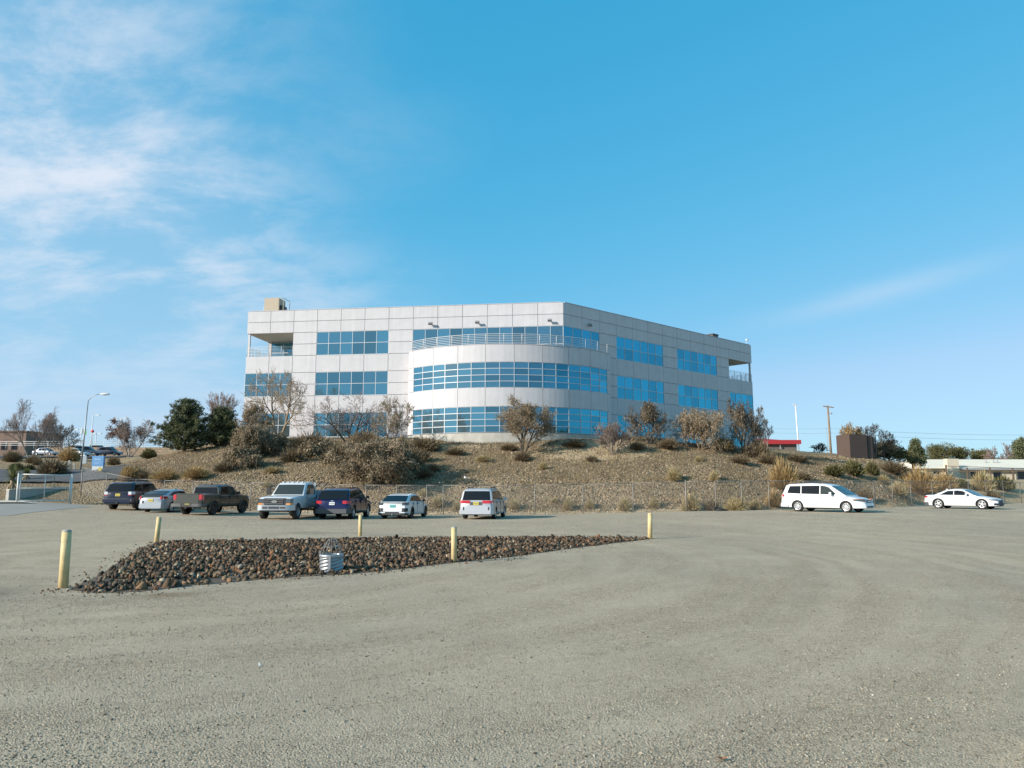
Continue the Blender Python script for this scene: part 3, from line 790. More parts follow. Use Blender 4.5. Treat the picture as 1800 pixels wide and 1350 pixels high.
# ---- the curved front
ZD = ZT - 5.05
def at_z(px, py, z):
    u, f, zz = ray(px, py); t = (z - CAM_H) / zz
    return Vector((u * t, f * t, z))
A = at_z(719, 619, ZD); M_ = at_z(885, 605, ZD); Bp = at_z(1072, 622.5, ZD)
def circ(a, b, c):
    d = 2 * (a.x * (b.y - c.y) + b.x * (c.y - a.y) + c.x * (a.y - b.y))
    a2, b2, c2 = a.x**2 + a.y**2, b.x**2 + b.y**2, c.x**2 + c.y**2
    x = (a2 * (b.y - c.y) + b2 * (c.y - a.y) + c2 * (a.y - b.y)) / d
    y = (a2 * (c.x - b.x) + b2 * (a.x - c.x) + c2 * (b.x - a.x)) / d
    return Vector((x, y, 0)), math.hypot(a.x - x, a.y - y)
DC, DR = circ(A, M_, Bp)
def th_of(p): return math.atan2(p.x - DC.x, -(p.y - DC.y))       # angle from straight towards the camera
TA, TB = th_of(A), th_of(Bp)
def dp(th, r, z): return Vector((DC.x + r * math.sin(th) - BASE.x, DC.y - r * math.cos(th) - BASE.y, z - BASE.z))
def th_at_px(px):
    best = min((abs(900 + FPX * (DC.x + DR * math.sin(t)) / (DC.y - DR * math.cos(t)) * 1.0 / ray(900, 690)[1] * ray(900, 690)[1] - px), t) for t in [TA + (TB - TA) * i / 2000 for i in range(2001)])
    return best[1]
T0 = TA + math.radians(3.6); T1 = TB - math.radians(2.6)
NP = 16
def arc_slab(m, t0, t1, r0, r1, z0, z1, seg=4, mi=0, eps=0.0):
    vs = []; fs = []
    for i in range(seg + 1):
        t = t0 + (t1 - t0) * i / seg
        vs += [dp(t, r1, z0), dp(t, r1, z1), dp(t, r0, z1), dp(t, r0, z0)]
    for i in range(seg):
        a, b = 4 * i, 4 * i + 4
        fs += [(a, b, b + 1, a + 1), (a + 1, b + 1, b + 2, a + 2), (a + 2, b + 2, b + 3, a + 3), (a + 3, b + 3, b, a)]
    fs += [(0, 1, 2, 3), (4 * seg + 3, 4 * seg + 2, 4 * seg + 1, 4 * seg)]
    m.add(vs, fs, mi, False)
gt = GAP / 2 / DR
def drum_panel(t0, t1, z0, z1):
    m = MB(); arc_slab(m, t0 + gt, t1 - gt, DR - TH, DR, z0 + GAP / 2, z1 - GAP / 2, 5)
    me = m.mesh('panel', panel_m)
    for p_ in me.polygons: p_.use_smooth = False
    link('panel', me, bld)
D2 = (ZT - 6.78, ZT - 9.28); D1 = (ZT - 11.11, ZT - 13.61)
bands = [(D2[0], ZD), (D1[0], D2[1])]
for k in range(8):
    t0 = T0 + (T1 - T0) * k / 8; t1 = T0 + (T1 - T0) * (k + 1) / 8
    for z0, z1 in bands: drum_panel(t0, t1, z0, z1)
for t0, t1 in ((TA, T0), (T1, TB)):
    zz = [ZD, D2[0], mid(D2), D2[1], D1[0], mid(D1), D1[1]]
    for a, b in zip(zz, zz[1:]): drum_panel(t0, t1, b, a)
gp = MB()
for (zt, zb_) in (D2, D1):
    for k in range(8):
        t0 = T0 + (T1 - T0) * k / 8; t1 = T0 + (T1 - T0) * (k + 1) / 8
        m = MB()
        for i in range(3):
            if i == 2 and k < 7: continue
            t = t0 + (t1 - t0) * i / 2
            arc_slab(m, t - 0.032 / DR, t + 0.032 / DR, DR - 0.1, DR - 0.005, zb_, zt, 1)
        for j in range(5):
            z = zb_ + (zt - zb_) * j / 4
            hh = 0.032
            for i in range(2):
                ta = t0 + (t1 - t0) * i / 2 + 0.032 / DR; tb = t0 + (t1 - t0) * (i + 1) / 2 - 0.032 / DR
                arc_slab(m, ta, tb, DR - 0.1, DR - 0.012, max(zb_, z - hh), min(zt, z + hh), 1)
        o = m.build('window', frame_m, bld)
        for i in range(2):
            for j in range(4):
                ta = t0 + (t1 - t0) * i / 2; tb = t0 + (t1 - t0) * (i + 1) / 2
                z0, z1 = zb_ + (zt - zb_) * j / 4, zb_ + (zt - zb_) * (j + 1) / 4
                g = MB(); c = dp((ta + tb) / 2, DR - 0.07, (z0 + z1) / 2)
                wv = (DR - 0.07) * (tb - ta) - 0.02
                g.bbox(-wv / 2, wv / 2, -0.01, 0.01, -(z1 - z0) / 2 + 0.01, (z1 - z0) / 2 - 0.01)
                key = ('d', round(wv, 3))
                if key not in gcache: gcache[key] = g.mesh('pane', blue_glass)
                q = link('pane', gcache[key], o, c)
                q.rotation_euler = (R(brnd.uniform(-0.3, 0.3)), 0, (ta + tb) / 2 + R(brnd.uniform(-0.25, 0.25)))
# inner drum, floor of the terrace, concrete plinth, returns
def drum_poly(r, t0, t1, back=3.2, n=40):
    pts = [dp(t0 + (t1 - t0) * i / n, r, 0) for i in range(n + 1)]
    poly = [(p.x, p.y) for p in pts]
    b2 = pts[-1] - WR.n * back; b1 = pts[0] - WL.n * back
    return poly + [(b2.x, b2.y), (b1.x, b1.y)]
m = MB(); m.prism(drum_poly(DR - 0.13, TA + 0.004, TB - 0.004), 3.5 - BASE.z, ZTER - BASE.z - 0.03); m.build('wall', core_m, bld)
m = MB(); m.prism(drum_poly(DR - 0.03, TA, TB), 3.2 - BASE.z, D1[1] - BASE.z - 0.05); m.build('plinth', conc_m, bld)
m = MB(); arc_slab(m, TA + 0.004, TB - 0.004, DR - 0.16, DR - 0.08, ZTER - 0.2, ZD - 0.02, 40); m.build('parapet_lining', panel_m, bld)
m = MB(); arc_slab(m, TA, TB, DR - 0.22, DR + 0.03, ZD + 0.002, ZD + 0.06, 40); m.build('coping', panel_m, bld)
for t, wl_ in ((TA, WL), (TB, WR)):
    p0 = dp(t, DR - 0.02, 0); p1 = p0 - wl_.n * 2.2
    zz = [ZD, D2[0], D2[1], D1[0], D1[1]]
    for a, b in zip(zz, zz[1:]):
        m = MB(); c = (p0 + p1) / 2
        m.box((c.x, c.y, (a + b) / 2 - BASE.z), (0.06, 2.16, a - b - GAP), wl_.rz); m.build('return_panel', panel_m, bld)
# curved railing of the terrace
m = MB()
for k in range(6):
    z = ZD + 0.2 + k * 0.17
    m.tube([dp(TA + 0.03 + (TB - TA - 0.06) * i / 48, DR - 0.1, z) for i in range(49)], 0.024 if k < 5 else 0.034, 5)
rl = m.build('railing', rail_m, bld)
for i in range(14):
    t = TA + 0.03 + (TB - TA - 0.06) * i / 13
    p_ = MB(); p_.tube([dp(t, DR - 0.1, ZD + 0.05), dp(t, DR - 0.1, ZD + 1.08)], 0.035, 6); p_.build('post', rail_m, rl)
# flood lights on the parapet
fl_m = simple('grey_fitting', (0.22, 0.21, 0.20), rough=0.5)
for wall, px in ((WL, 752), (WL, 838), (WL, 970), (WR, 1039)):
    best = min(((abs(900 + FPX * (wall.a + wall.d * x).x / ((wall.a + wall.d * x).y * 0.98) - px)), x) for x in [wall.len * i / 400 for i in range(401)])[1]
    m = MB(); z = ZT - 1.95
    m.tube([wall.p(best, 0, z), wall.p(best, 0.25, z + 0.05)], 0.03, 6)
    q = wall.p(best, 0.36, z + 0.02); m.box(q, (0.42, 0.2, 0.24), wall.rz, rx=R(-35))
    m.build('flood_light', fl_m, bld)
# rooftop plant
tan_m = simple('tan_sheet_metal', (0.42, 0.335, 0.24), rough=0.6, var=0.06)
dark_m = simple('dark_fitting', (0.06, 0.055, 0.05), rough=0.6)
q = at(487, 534, 86); u = thing('rooftop_unit', (q.x, q.y, ZT - 0.45), 'tan rooftop equipment housing on the left end of the white roof', 'rooftop unit', rz=WL.rz)
hgt = at(487, 527, 86).z - (ZT - 0.45)
m = MB(); m.bbox(-1.1, 0.6, -0.9, 0.9, 0, hgt); m.build('housing', tan_m, u)
m = MB(); m.bbox(0.61, 0.95, -0.6, 0.6, 0, hgt * 0.72); m.build('blower', dark_m, u)
m = MB()
for x, y in ((1.15, -0.85), (1.15, 0.85), (0.64, -0.86)): m.tube([(x, y, 0), (x, y, hgt - 0.03)], 0.035, 5)
m.tube([(0.64, -0.86, hgt - 0.05), (1.15, -0.85, hgt - 0.05), (1.15, 0.85, hgt - 0.05)], 0.035, 5); m.build('frame', tan_m, u)
m = MB(); m.tube([(-1.25, -0.6, 0), (-1.25, -0.6, hgt * 0.7)], 0.05, 6); m.build('pipe', frame_m, u)
q = at(1253, 591, 97); u = thing('roof_vent', (q.x, q.y, ZT - 0.45), 'small dark roof vent above the right wing parapet', 'vent', rz=WR.rz)
m = MB(); hgt = at(1253, 588, 97).z - (ZT - 0.45); m.bbox(-0.6, 0.6, -0.4, 0.4, 0, hgt - 0.1); m.build('duct', dark_m, u)
m = MB(); m.bbox(-0.68, 0.68, -0.48, 0.48, hgt - 0.1, hgt); m.build('hood', dark_m, u)
q = WR.p(WR.len - 0.6, -0.3, ZT) + BASE
u = thing('security_camera', (q.x, q.y, ZT + 0.05), 'tiny white camera on a stub at the right end of the roofline', 'camera')
m = MB(); m.tube([(0, 0, 0), (0, 0, 0.6)], 0.03, 5); m.build('stub', rail_m, u)
m = MB(); m.box((0.05, -0.1, 0.66), (0.18, 0.36, 0.16), 0.4); m.build('housing', rail_m, u)

# ================================================================== vehicles
def paint(name, col, metal=0.0, rough=0.32):
    return simple('paint_' + name, col, rough=rough, metal=metal, coat=0.7, var=0.03, scale=3, spec=0.3)
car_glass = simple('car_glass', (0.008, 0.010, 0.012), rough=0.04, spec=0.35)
clear_car_glass = simple('car_glass_clear', (0.03, 0.038, 0.035), rough=0.04, spec=0.5)  # paler glass, mostly for windshields and front side windows
trim_m = simple('black_trim', (0.018, 0.018, 0.02), rough=0.55)
dtrim_m = simple('grey_trim', (0.07, 0.07, 0.072), rough=0.5)
tyre_m = simple('tyre_rubber', (0.022, 0.021, 0.020), rough=0.85, var=0.15, scale=8)
alloy_m = simple('alloy', (0.62, 0.62, 0.63), rough=0.28, metal=0.75)
dalloy_m = simple('dark_alloy', (0.05, 0.05, 0.055), rough=0.35, metal=0.6)
chrome_m = simple('chrome', (0.72, 0.72, 0.72), rough=0.12, metal=1.0)
red_lens = simple('red_lens', (0.48, 0.012, 0.018), rough=0.12, coat=0.8)
clear_lens = simple('clear_lens', (0.62, 0.63, 0.63), rough=0.08, coat=1.0)
dark_lens = simple('dark_lens', (0.06, 0.065, 0.07), rough=0.08, coat=1.0)
amber_lens = simple('amber_lens', (0.75, 0.26, 0.03), rough=0.15, coat=0.6)
plate_y = simple('plate_yellow', (0.62, 0.48, 0.06), rough=0.5)
plate_t = simple('plate_turquoise', (0.10, 0.42, 0.42), rough=0.5)
plate_w = simple('plate_white', (0.66, 0.68, 0.68), rough=0.5)

def smooth_sharp(me, ang=38):
    me.polygons.foreach_set('use_smooth', [True] * len(me.polygons))
    me.set_sharp_from_angle(angle=R(ang)); me.update()

def boolean_cut(me, cutter):
    a = bpy.data.objects.new('tmp_a', me); b = bpy.data.objects.new('tmp_b', cutter)
    COL.objects.link(a); COL.objects.link(b)
    md = a.modifiers.new('b', 'BOOLEAN'); md.operation = 'DIFFERENCE'; md.object = b; md.solver = 'EXACT'
    dg = bpy.context.evaluated_depsgraph_get()
    out = bpy.data.meshes.new_from_object(a.evaluated_get(dg))
    bpy.data.objects.remove(a); bpy.data.objects.remove(b)
    return out

wheel_cache = {}
def wheel_meshes(rw, wd, style, rim_m, spokes):
    k = (rw, wd, style, rim_m.name, spokes)
    if k in wheel_cache: return wheel_cache[k]
    ri = rw * (0.66 if style != 'truck' else 0.58)
    h = wd / 2
    m = MB()
    m.lathe([(ri, -h * 0.8), (ri + 0.02, -h * 0.98), (rw - 0.035, -h), (rw - 0.008, -h * 0.8), (rw, -h * 0.35), (rw, h * 0.35), (rw - 0.008, h * 0.8), (rw - 0.035, h), (ri + 0.02, h * 0.98), (ri, h * 0.8)], 28, 'y', closed=False)
    m.lathe([(ri, -h * 0.8), (ri, h * 0.8)], 28, 'y', closed=False)
    ty = m.mesh('tyre', tyre_m)
    r = MB()
    # barrel + dark back plate; outer face looks along +y
    r.lathe([(ri + 0.004, h * 0.82), (ri - 0.018, h * 0.86), (ri - 0.03, h * 0.72), (ri - 0.03, h * 0.2)], 28, 'y', closed=False)
    r.lathe([(ri - 0.03, h * 0.25), (0.001, h * 0.25)], 28, 'y', mi=1, closed=False)
    r.lathe([(0.075, h * 0.25), (0.075, h * 0.72), (0.05, h * 0.78), (0.001, h * 0.78)], 14, 'y', closed=False)
    for i in range(spokes):
        t = 2 * math.pi * i / spokes
        wdt = (0.42 / spokes) if spokes > 6 else 0.062
        L_ = ri - 0.05
        # spoke running outwards from the hub
        for (z0, z1, w0, w1) in ((0.06, L_ + 0.03, wdt * 1.0, wdt * 1.25),):
            vs = []
            for z, w in ((z0, w0), (z1, w1)):
                for x, y in ((-w / 2, h * 0.5), (w / 2, h * 0.5), (w / 2, h * 0.76), (-w / 2, h * 0.76)):
                    vs.append((x * math.cos(t) + z * math.sin(t), y, -x * math.sin(t) + z * math.cos(t)))
            r.add(vs, [(0, 1, 2, 3), (7, 6, 5, 4), (0, 4, 5, 1), (1, 5, 6, 2), (2, 6, 7, 3), (3, 7, 4, 0)])
    rm = r.mesh('rim', [rim_m, trim_m]); fix_normals(rm)
    wheel_cache[k] = (ty, rm)
    return wheel_cache[k]

class Car:
    def __init__(s, name, label, cat, loc, az, L, W, zb, top, ends, axles, rw, pm, group='vehicles parked along the fence', tw=0.22, low=None, two_tone=None):
        s.root = thing(name, loc, label, cat, group, rz=math.pi / 2 - R(az))
        s.L, s.W, s.zb, s.top, s.pm = L, W, zb, top, pm
        s.xr, s.xf = -L / 2, L / 2
        s.e = ends           # dict: rear/front: (rounding length, end width fraction, lean)
        s.axles, s.rw = axles, rw
        s.low = low
        s.body()
    def wp(s, x):
        er, fr, _ = s.e['r']; ef, ff, _ = s.e['f']
        t = max(0.0, 1 - (x - s.xr) / er); u = max(0.0, 1 - (s.xf - x) / ef)
        return s.W / 2 * (1 - (1 - fr) * t ** 2.3) * (1 - (1 - ff) * u ** 2.3)
    def lean(s, x, z):
        er, _, lr = s.e['r']; ef, _, lf = s.e['f']
        t = max(0.0, 1 - (x - s.xr) / 0.45); u = max(0.0, 1 - (s.xf - x) / 0.45)
        return lr * (z - 0.55) * t - lf * (z - 0.55) * u
    def body(s):
        xs = [s.xr + d for d in (0, 0.015, 0.06, 0.13, 0.22, 0.34)] + [s.xf - d for d in (0.34, 0.22, 0.13, 0.06, 0.015, 0)]
        n = 22
        xs += [s.xr + 0.45 + (s.L - 0.9) * i / n for i in range(n + 1)]
        xs = sorted(set([round(x, 4) for x in xs] + [round(p[0], 4) for p in s.top if s.xr < p[0] < s.xf]))
        xs = [x for i, x in enumerate(xs) if i == 0 or x - xs[i - 1] > 0.004]
        V = []; ring = None
        for x in xs:
            zt = interp(x, s.top); w = s.wp(x)
            t = max(0.0, 1 - min(x - s.xr, s.xf - x) / 0.10)
            zb = s.zb + 0.05 * t; zt = zt - 0.035 * t * t
            h = zt - zb
            half = [(0.0, zb), (w * 0.80, zb), (w * 0.945, zb + 0.03), (w * 0.985, zb + 0.16 * h), (w, zb + 0.42 * h), (w * 0.998, zb + 0.60 * h), (w * 0.985, zb + 0.78 * h),
                    (w * 0.965, zt - 0.07), (w * 0.945, zt - 0.03), (w * 0.89, zt - 0.006), (w * 0.60, zt + 0.012), (0.0, zt + 0.018)]
            full = half + [(-y, z) for (y, z) in half[-2:0:-1]]
            ring = len(full)
            for (y, z) in full: V.append((x + s.lean(x, z), y, z))
        F = []
        for i in range(len(xs) - 1):
            for j in range(ring):
                j2 = (j + 1) % ring
                F.append((i * ring + j, i * ring + j2, (i + 1) * ring + j2, (i + 1) * ring + j))
        F.append(tuple(range(ring))); F.append(tuple(range((len(xs) - 1) * ring + ring - 1, (len(xs) - 1) * ring - 1, -1)))
        me = bpy.data.meshes.new('body'); me.from_pydata(V, [], F); me.materials.append(s.pm); me.materials.append(trim_m); fix_normals(me)
        c = MB()
        for ax in s.axles:
            for sg in (-1, 1):
                y0, y1 = sorted((sg * (s.W / 2 - 0.34), sg * (s.W / 2 + 0.3)))
                c.lathe([(s.rw * 1.15, y0), (s.rw * 1.15, y1)], 26, 'y', (ax, 0, s.rw * 0.97), mi=1)
        cm = c.mesh('cut', [s.pm, trim_m]); fix_normals(cm)
        out = boolean_cut(me, cm)
        while len(out.materials) < 2: out.materials.append(trim_m)
        mi = []
        for p in out.polygons:
            k = p.material_index
            cc = p.center
            for ax in s.axles:
                d = math.hypot(cc.x - ax, cc.z - s.rw * 0.97)
                if d < s.rw * 1.145 and abs(cc.y) < s.W / 2 - 0.02: k = 1
            if s.low and cc.z < s.low: k = 1
            if p.normal.z < -0.8 and cc.z < s.zb + 0.1: k = 1
            mi.append(k)
        out.polygons.foreach_set('material_index', mi)
        out.name = 'body'
        smooth_sharp(out)
        s.bodyo = link('body', out, s.root)
    def part(s, name, mb, mat, parent=None, ang=None):
        me = mb.mesh(name, mat); fix_normals(me)
        if ang: smooth_sharp(me, ang)
        return link(name, me, parent or s.root)
    def cabin(s, roof, zbelt, wb, k, mat=None):
        s.roof, s.zbelt, s.wb, s.k = roof, zbelt, wb, k
        xs = []
        for (a, za), (b, zb2) in zip(roof, roof[1:]):
            n = max(2, int((b - a) / 0.14)); xs += [a + (b - a) * i / n for i in range(n)]
        xs.append(roof[-1][0])
        V = []
        for x in xs:
            zr = interp(x, roof); h = max(0.004, zr - zbelt); q = min(1.0, h / 0.25)
            ys = lambda z: wb - k * (z - zbelt)
            top = zbelt + h
            half = [(ys(zbelt - 0.12), zbelt - 0.12), (ys(zbelt), zbelt), (ys(top - 0.10 * q), top - 0.10 * q), (ys(top) - 0.018, top - 0.045 * q), (ys(top) - 0.07, top - 0.008 * q), (ys(top) - 0.22, top + 0.006), (0, top + 0.012)]
            full = half + [(-y, z) for (y, z) in half[-2::-1]]
            V += [(x, y, z) for (y, z) in full]
        r = 13; F = []
        for i in range(len(xs) - 1):
            for j in range(r - 1): F.append((i * r + j, i * r + j + 1, (i + 1) * r + j + 1, (i + 1) * r + j))
        F.append(tuple(range(r))); F.append(tuple(range((len(xs) - 1) * r + r - 1, (len(xs) - 1) * r - 1, -1)))
        me = bpy.data.meshes.new('cabin'); me.from_pydata(V, [], F); me.materials.append(mat or s.pm); fix_normals(me); smooth_sharp(me, 32)
        s.cab = link('cabin', me, s.root)
    def ys(s, z): return s.wb - s.k * (z - s.zbelt)
    def side_window(s, poly, mat=None, name='side_window'):
        n = len(poly)
        for sg in (1, -1):
            vs = [(x, sg * (s.ys(z) + 0.012), z) for x, z in poly] + [(x, sg * (s.ys(z) - 0.02), z) for x, z in poly]
            fs = [tuple(range(n)), tuple(range(2 * n - 1, n - 1, -1))] + [(i, (i + 1) % n, n + (i + 1) % n, n + i) for i in range(n)]
            m = MB(); m.add(vs, fs); s.part(name, m, mat or car_glass)
    def screen(s, a, b, name, mat=None, lo=0.06, hi=0.92, mg=0.10, off=0.016):
        """glass on the sloping roof-profile segment from a (low) to b (high)"""
        (xa, za), (xb, zb2) = a, b
        nx_, nz_ = (zb2 - za), -(xb - xa)
        l = math.hypot(nx_, nz_); nx_, nz_ = nx_ / l, nz_ / l
        if nz_ < 0: nx_, nz_ = -nx_, -nz_
        if abs(nz_) < 0.02: nx_ = -1.0 if xa < 0 else 1.0
        vs = []; N = 6
        for o in (off, off - 0.03):
            for t in (lo, hi):
                x, z = xa + (xb - xa) * t, za + (zb2 - za) * t
                w = s.ys(z) - mg
                for i in range(N + 1):
                    y = -w + 2 * w * i / N
                    bow = 0.012 * (1 - (y / w) ** 2)
                    vs.append((x + nx_ * (o + bow), y, z + nz_ * (o + bow)))
        q = N + 1; fs = []
        for i in range(N):
            fs += [(i, i + 1, q + i + 1, q + i), (2 * q + i, 3 * q + i, 3 * q + i + 1, 2 * q + i + 1), (i, 2 * q + i, 2 * q + i + 1, i + 1), (q + i, q + i + 1, 3 * q + i + 1, 3 * q + i)]
        fs += [(0, q, 3 * q, 2 * q), (N, 2 * q + N, 3 * q + N, q + N)]
        m = MB(); m.add(vs, fs); return s.part(name, m, mat or car_glass)
    def wrap(s, end, z0, z1, yin, back, off=0.012, both=True, thick=0.05, taper=0.0, zin=None):
        """slab that follows the body's plan outline round an end corner"""
        m = MB()
        X = s.xr if end == 'r' else s.xf; d = 1 if end == 'r' else -1
        zi0, zi1 = zin if zin else (z0, z1)
        for sg in ((1, -1) if both else (1,)):
            pts = []
            w_end = s.wp(X)
            N = 6
            for i in range(4): pts.append((X, yin + (w_end - yin) * i / 3, 0.0))
            for i in range(1, N + 1):
                x = X + d * back * i / N; pts.append((x, s.wp(x), i / N))
            vs = []
            npt = len(pts)
            for i, (x, y, t) in enumerate(pts):
                # outward normal in plan
                x0, y0, _ = pts[max(0, i - 1)]; x1, y1, _ = pts[min(npt - 1, i + 1)]
                tx, ty = x1 - x0, y1 - y0; l = math.hypot(tx, ty) or 1
                nx_, ny_ = (ty / l, -tx / l)
                if nx_ * -d + ny_ < 0: nx_, ny_ = -nx_, -ny_
                f = i / (npt - 1)
                za = zi0 + (z0 - zi0) * min(1, f * 2) + taper * t; zb2 = zi1 + (z1 - zi1) * min(1, f * 2) - taper * t * 0.2
                for o in (off, off - thick):
                    for z in (za, zb2):
                        vs.append((x + nx_ * o + s.lean(x, z), sg * (y + ny_ * o), z))
            fs = []
            for i in range(npt - 1):
                a, b = 4 * i, 4 * i + 4
                fs += [(a, a + 1, b + 1, b), (a + 2, b + 2, b + 3, a + 3), (a, b, b + 2, a + 2), (a + 1, a + 3, b + 3, b + 1)]
            fs += [(0, 2, 3, 1), (4 * npt - 4, 4 * npt - 3, 4 * npt - 1, 4 * npt - 2)]
            m.add(vs, fs)
        return m
    def facebox(s, end, y0, y1, z0, z1, proud=0.012, deep=0.05):
        X = s.xr if end == 'r' else s.xf; d = -1 if end == 'r' else 1
        m = MB(); vs = []
        for o in (d * proud, -d * deep):
            for y, z in ((y0, z0), (y1, z0), (y1, z1), (y0, z1)): vs.append((X + o + s.lean(X, z), y, z))
        m.add(vs, [(0, 1, 2, 3), (7, 6, 5, 4), (0, 4, 5, 1), (1, 5, 6, 2), (2, 6, 7, 3), (3, 7, 4, 0)]); return m
    def lights(s, end, name, z0, z1, yin, back, mat, **k):
        m = s.wrap(end, z0, z1, yin, back, both=False, **k)
        a = s.part(name, m, mat, ang=40)
        m2 = MB(); m2.add([(x, -y, z) for x, y, z in m.v], m.f); s.part(name, m2, mat, ang=40)
    def wheels(s, style='car', rim=None, spokes=5, tw=0.22, inset=0.02, dual_rear=False):
        ty, rm = wheel_meshes(s.rw, tw, style, rim or alloy_m, spokes)
        for ai, ax in enumerate(s.axles):
            for sg in (1, -1):
                n = 2 if (dual_rear and ai == 1) else 1
                for q in range(n):
                    w = bpy.data.objects.new('wheel', None); COL.objects.link(w); w.parent = s.root; w.empty_display_size = 0.1
                    w.location = (ax, sg * (s.W / 2 - tw / 2 - inset - q * (tw + 0.04)), s.rw)
                    w.rotation_euler = (0, R(rng.uniform(0, 70)), 0 if sg > 0 else math.pi)
                    link('tyre', ty, w); link('rim', rm, w)
    def mirrors(s, x, z, mat=None, size=(0.14, 0.22, 0.15), arm=0.12):
        for sg in (1, -1):
            m = MB(); y = s.ys(z) + arm
            m.box((x, sg * (y + size[1] / 2), z + 0.03), size, sg * R(-12), taper=0.82)
            m.box((x, sg * (y - 0.02), z - 0.03), (0.06, 0.2, 0.04))
            s.part('mirror', m, mat or s.pm)
    def handles(s, xs_, z, mat=None):
        for sg in (1, -1):
            for x in xs_:
                m = MB(); m.box((x, sg * (s.wp(x) * 0.992 + 0.012), z), (0.19, 0.035, 0.035)); s.part('door_handle', m, mat or s.pm)
    def seams(s, xs_, z0, z1):
        for sg in (1, -1):
            for x in xs_:
                m = MB(); h = z1 - z0
                zt = interp(x, s.top)
                m.box((x, sg * (s.wp(x) * 0.985), (z0 + z1) / 2), (0.012, s.wp(x) * 0.042, h)); s.part('door_seam', m, trim_m)
    def plate(s, end, z, mat, w=0.31, h=0.155, y=0.0):
        m = s.facebox(end, y - w / 2, y + w / 2, z, z + h, 0.03, 0.0); p = s.part('licence_plate', m, mat)
        X = s.xr if end == 'r' else s.xf; d = -1 if end == 'r' else 1
        m = MB()
        for i in range(6):
            yy = y - w * 0.36 + w * 0.72 * i / 5
            m.box((X + d * 0.032 + s.lean(X, z + h / 2), yy, z + h * 0.46), (0.004, w * 0.07, h * 0.4))
        s.part('characters', m, dtrim_m, p)

G = gnd
# ---- white minivan at the right, seen from its right side
def minivan(name, label, loc, az, pm, roof_rack, plate_mat, rim):
    c = Car(name, label, 'minivan', loc, az, 5.10, 1.95, 0.24,
            [(-2.55, 1.02), (-1.5, 1.06), (0.3, 1.04), (1.15, 1.02), (1.5, 0.98), (2.1, 0.86), (2.42, 0.74), (2.55, 0.64)],
            {'r': (0.28, 0.86, 0.10), 'f': (0.75, 0.62, 0.10)}, (1.55, -1.45), 0.335, pm)
    c.cabin([(-2.47, 1.0), (-2.22, 1.62), (-2.0, 1.70), (-0.6, 1.745), (0.2, 1.70), (0.62, 1.60), (1.55, 1.0)], 1.0, 0.915, 0.16)
    c.side_window([(-2.12, 1.14), (-1.25, 1.10), (-1.25, 1.58), (-1.95, 1.57)])
    c.side_window([(-1.19, 1.10), (-0.05, 1.08), (-0.05, 1.60), (-1.19, 1.585)])
    c.side_window([(0.01, 1.08), (0.80, 1.06), (0.98, 1.10), (0.52, 1.50), (0.28, 1.575), (0.01, 1.60)], clear_car_glass)
    c.screen((1.55, 1.0), (0.62, 1.60), 'windshield', clear_car_glass, 0.08, 0.95, 0.09)
    c.screen((-2.47, 1.0), (-2.22, 1.62), 'rear_window', None, 0.12, 0.93, 0.10, 0.02)
    c.lights('r', 'tail_light', 0.90, 1.06, 0.36, 0.22, red_lens, taper=0.02)
    c.part('tailgate_trim', c.facebox('r', -0.36, 0.36, 0.80, 0.98, 0.008), dtrim_m if plate_mat is plate_y else pm)
    c.plate('r', 0.81, plate_mat)
    c.part('rear_bumper', c.wrap('r', 0.30, 0.52, 0.0, 0.5, 0.035), pm, ang=40)
    m = MB()
    for sg in (1, -1): m.add(*[(lambda b: (b.v, b.f))(c.facebox('r', sg * 0.72 - 0.03, sg * 0.72 + 0.03, 0.50, 0.70, 0.02))][0])
    c.part('bumper_vent', m, trim_m)
    c.lights('f', 'headlight', 0.66, 0.80, 0.30, 0.55, dark_lens, taper=0.055)
    c.lights('f', 'turn_signal', 0.70, 0.815, 0.54, 0.70, amber_lens, off=0.006, taper=0.09)
    c.part('grille', c.facebox('f', -0.34, 0.34, 0.60, 0.76, 0.03), trim_m)
    c.part('grille_bar', c.facebox('f', -0.33, 0.33, 0.665, 0.695, 0.04), chrome_m)
    c.part('air_intake', c.facebox('f', -0.46, 0.46, 0.30, 0.40, 0.03), trim_m)
    c.part('front_bumper', c.wrap('f', 0.27, 0.50, 0.0, 0.55, 0.02), pm, ang=40)
    c.wheels('car', rim, 9)
    c.mirrors(0.72, 1.10, pm)
    c.handles((0.10, -0.95), 0.93)
    c.seams((0.98, -0.03, -1.22), 0.42, 1.0)
    c.part('side_rail', (lambda m: (m.bbox(-1.9, -1.2, 0.962, 0.985, 0.985, 1.0), m.bbox(-1.9, -1.2, -0.985, -0.962, 0.985, 1.0), m)[-1])(MB()), dtrim_m)
    if roof_rack:
        for sg in (1, -1):
            m = MB(); m.tube([(-1.7, sg * 0.66, 1.70), (-1.6, sg * 0.66, 1.775), (-0.2, sg * 0.66, 1.80), (-0.05, sg * 0.66, 1.73)], 0.022, 6); c.part('roof_rail', m, trim_m)
    m = MB()
    for sg in (1, -1): m.bbox(-0.9, 0.9, sg * 0.5 - 0.25, sg * 0.5 + 0.25, 0.2, 0.25)
    c.part('underbody', m, trim_m)
    return c
white = paint('white', (0.66, 0.66, 0.66))
silver = paint('silver', (0.48, 0.48, 0.49), 0.25, 0.3)
p_ = G(1450, 902); minivan('minivan', 'white minivan parked side-on by the fence at the right', (xcol(1452, 48.0), 48.0, lotz(xcol(1452, 48.0), 48.0)), 136, white, True, plate_w, alloy_m)
p_ = G(848, 905); minivan('minivan', 'silver minivan with red tail lights, rear towards the lot, right of the white hatchback', (xcol(852, 46.3), 46.3, 0), 9, silver, True, plate_y, alloy_m)

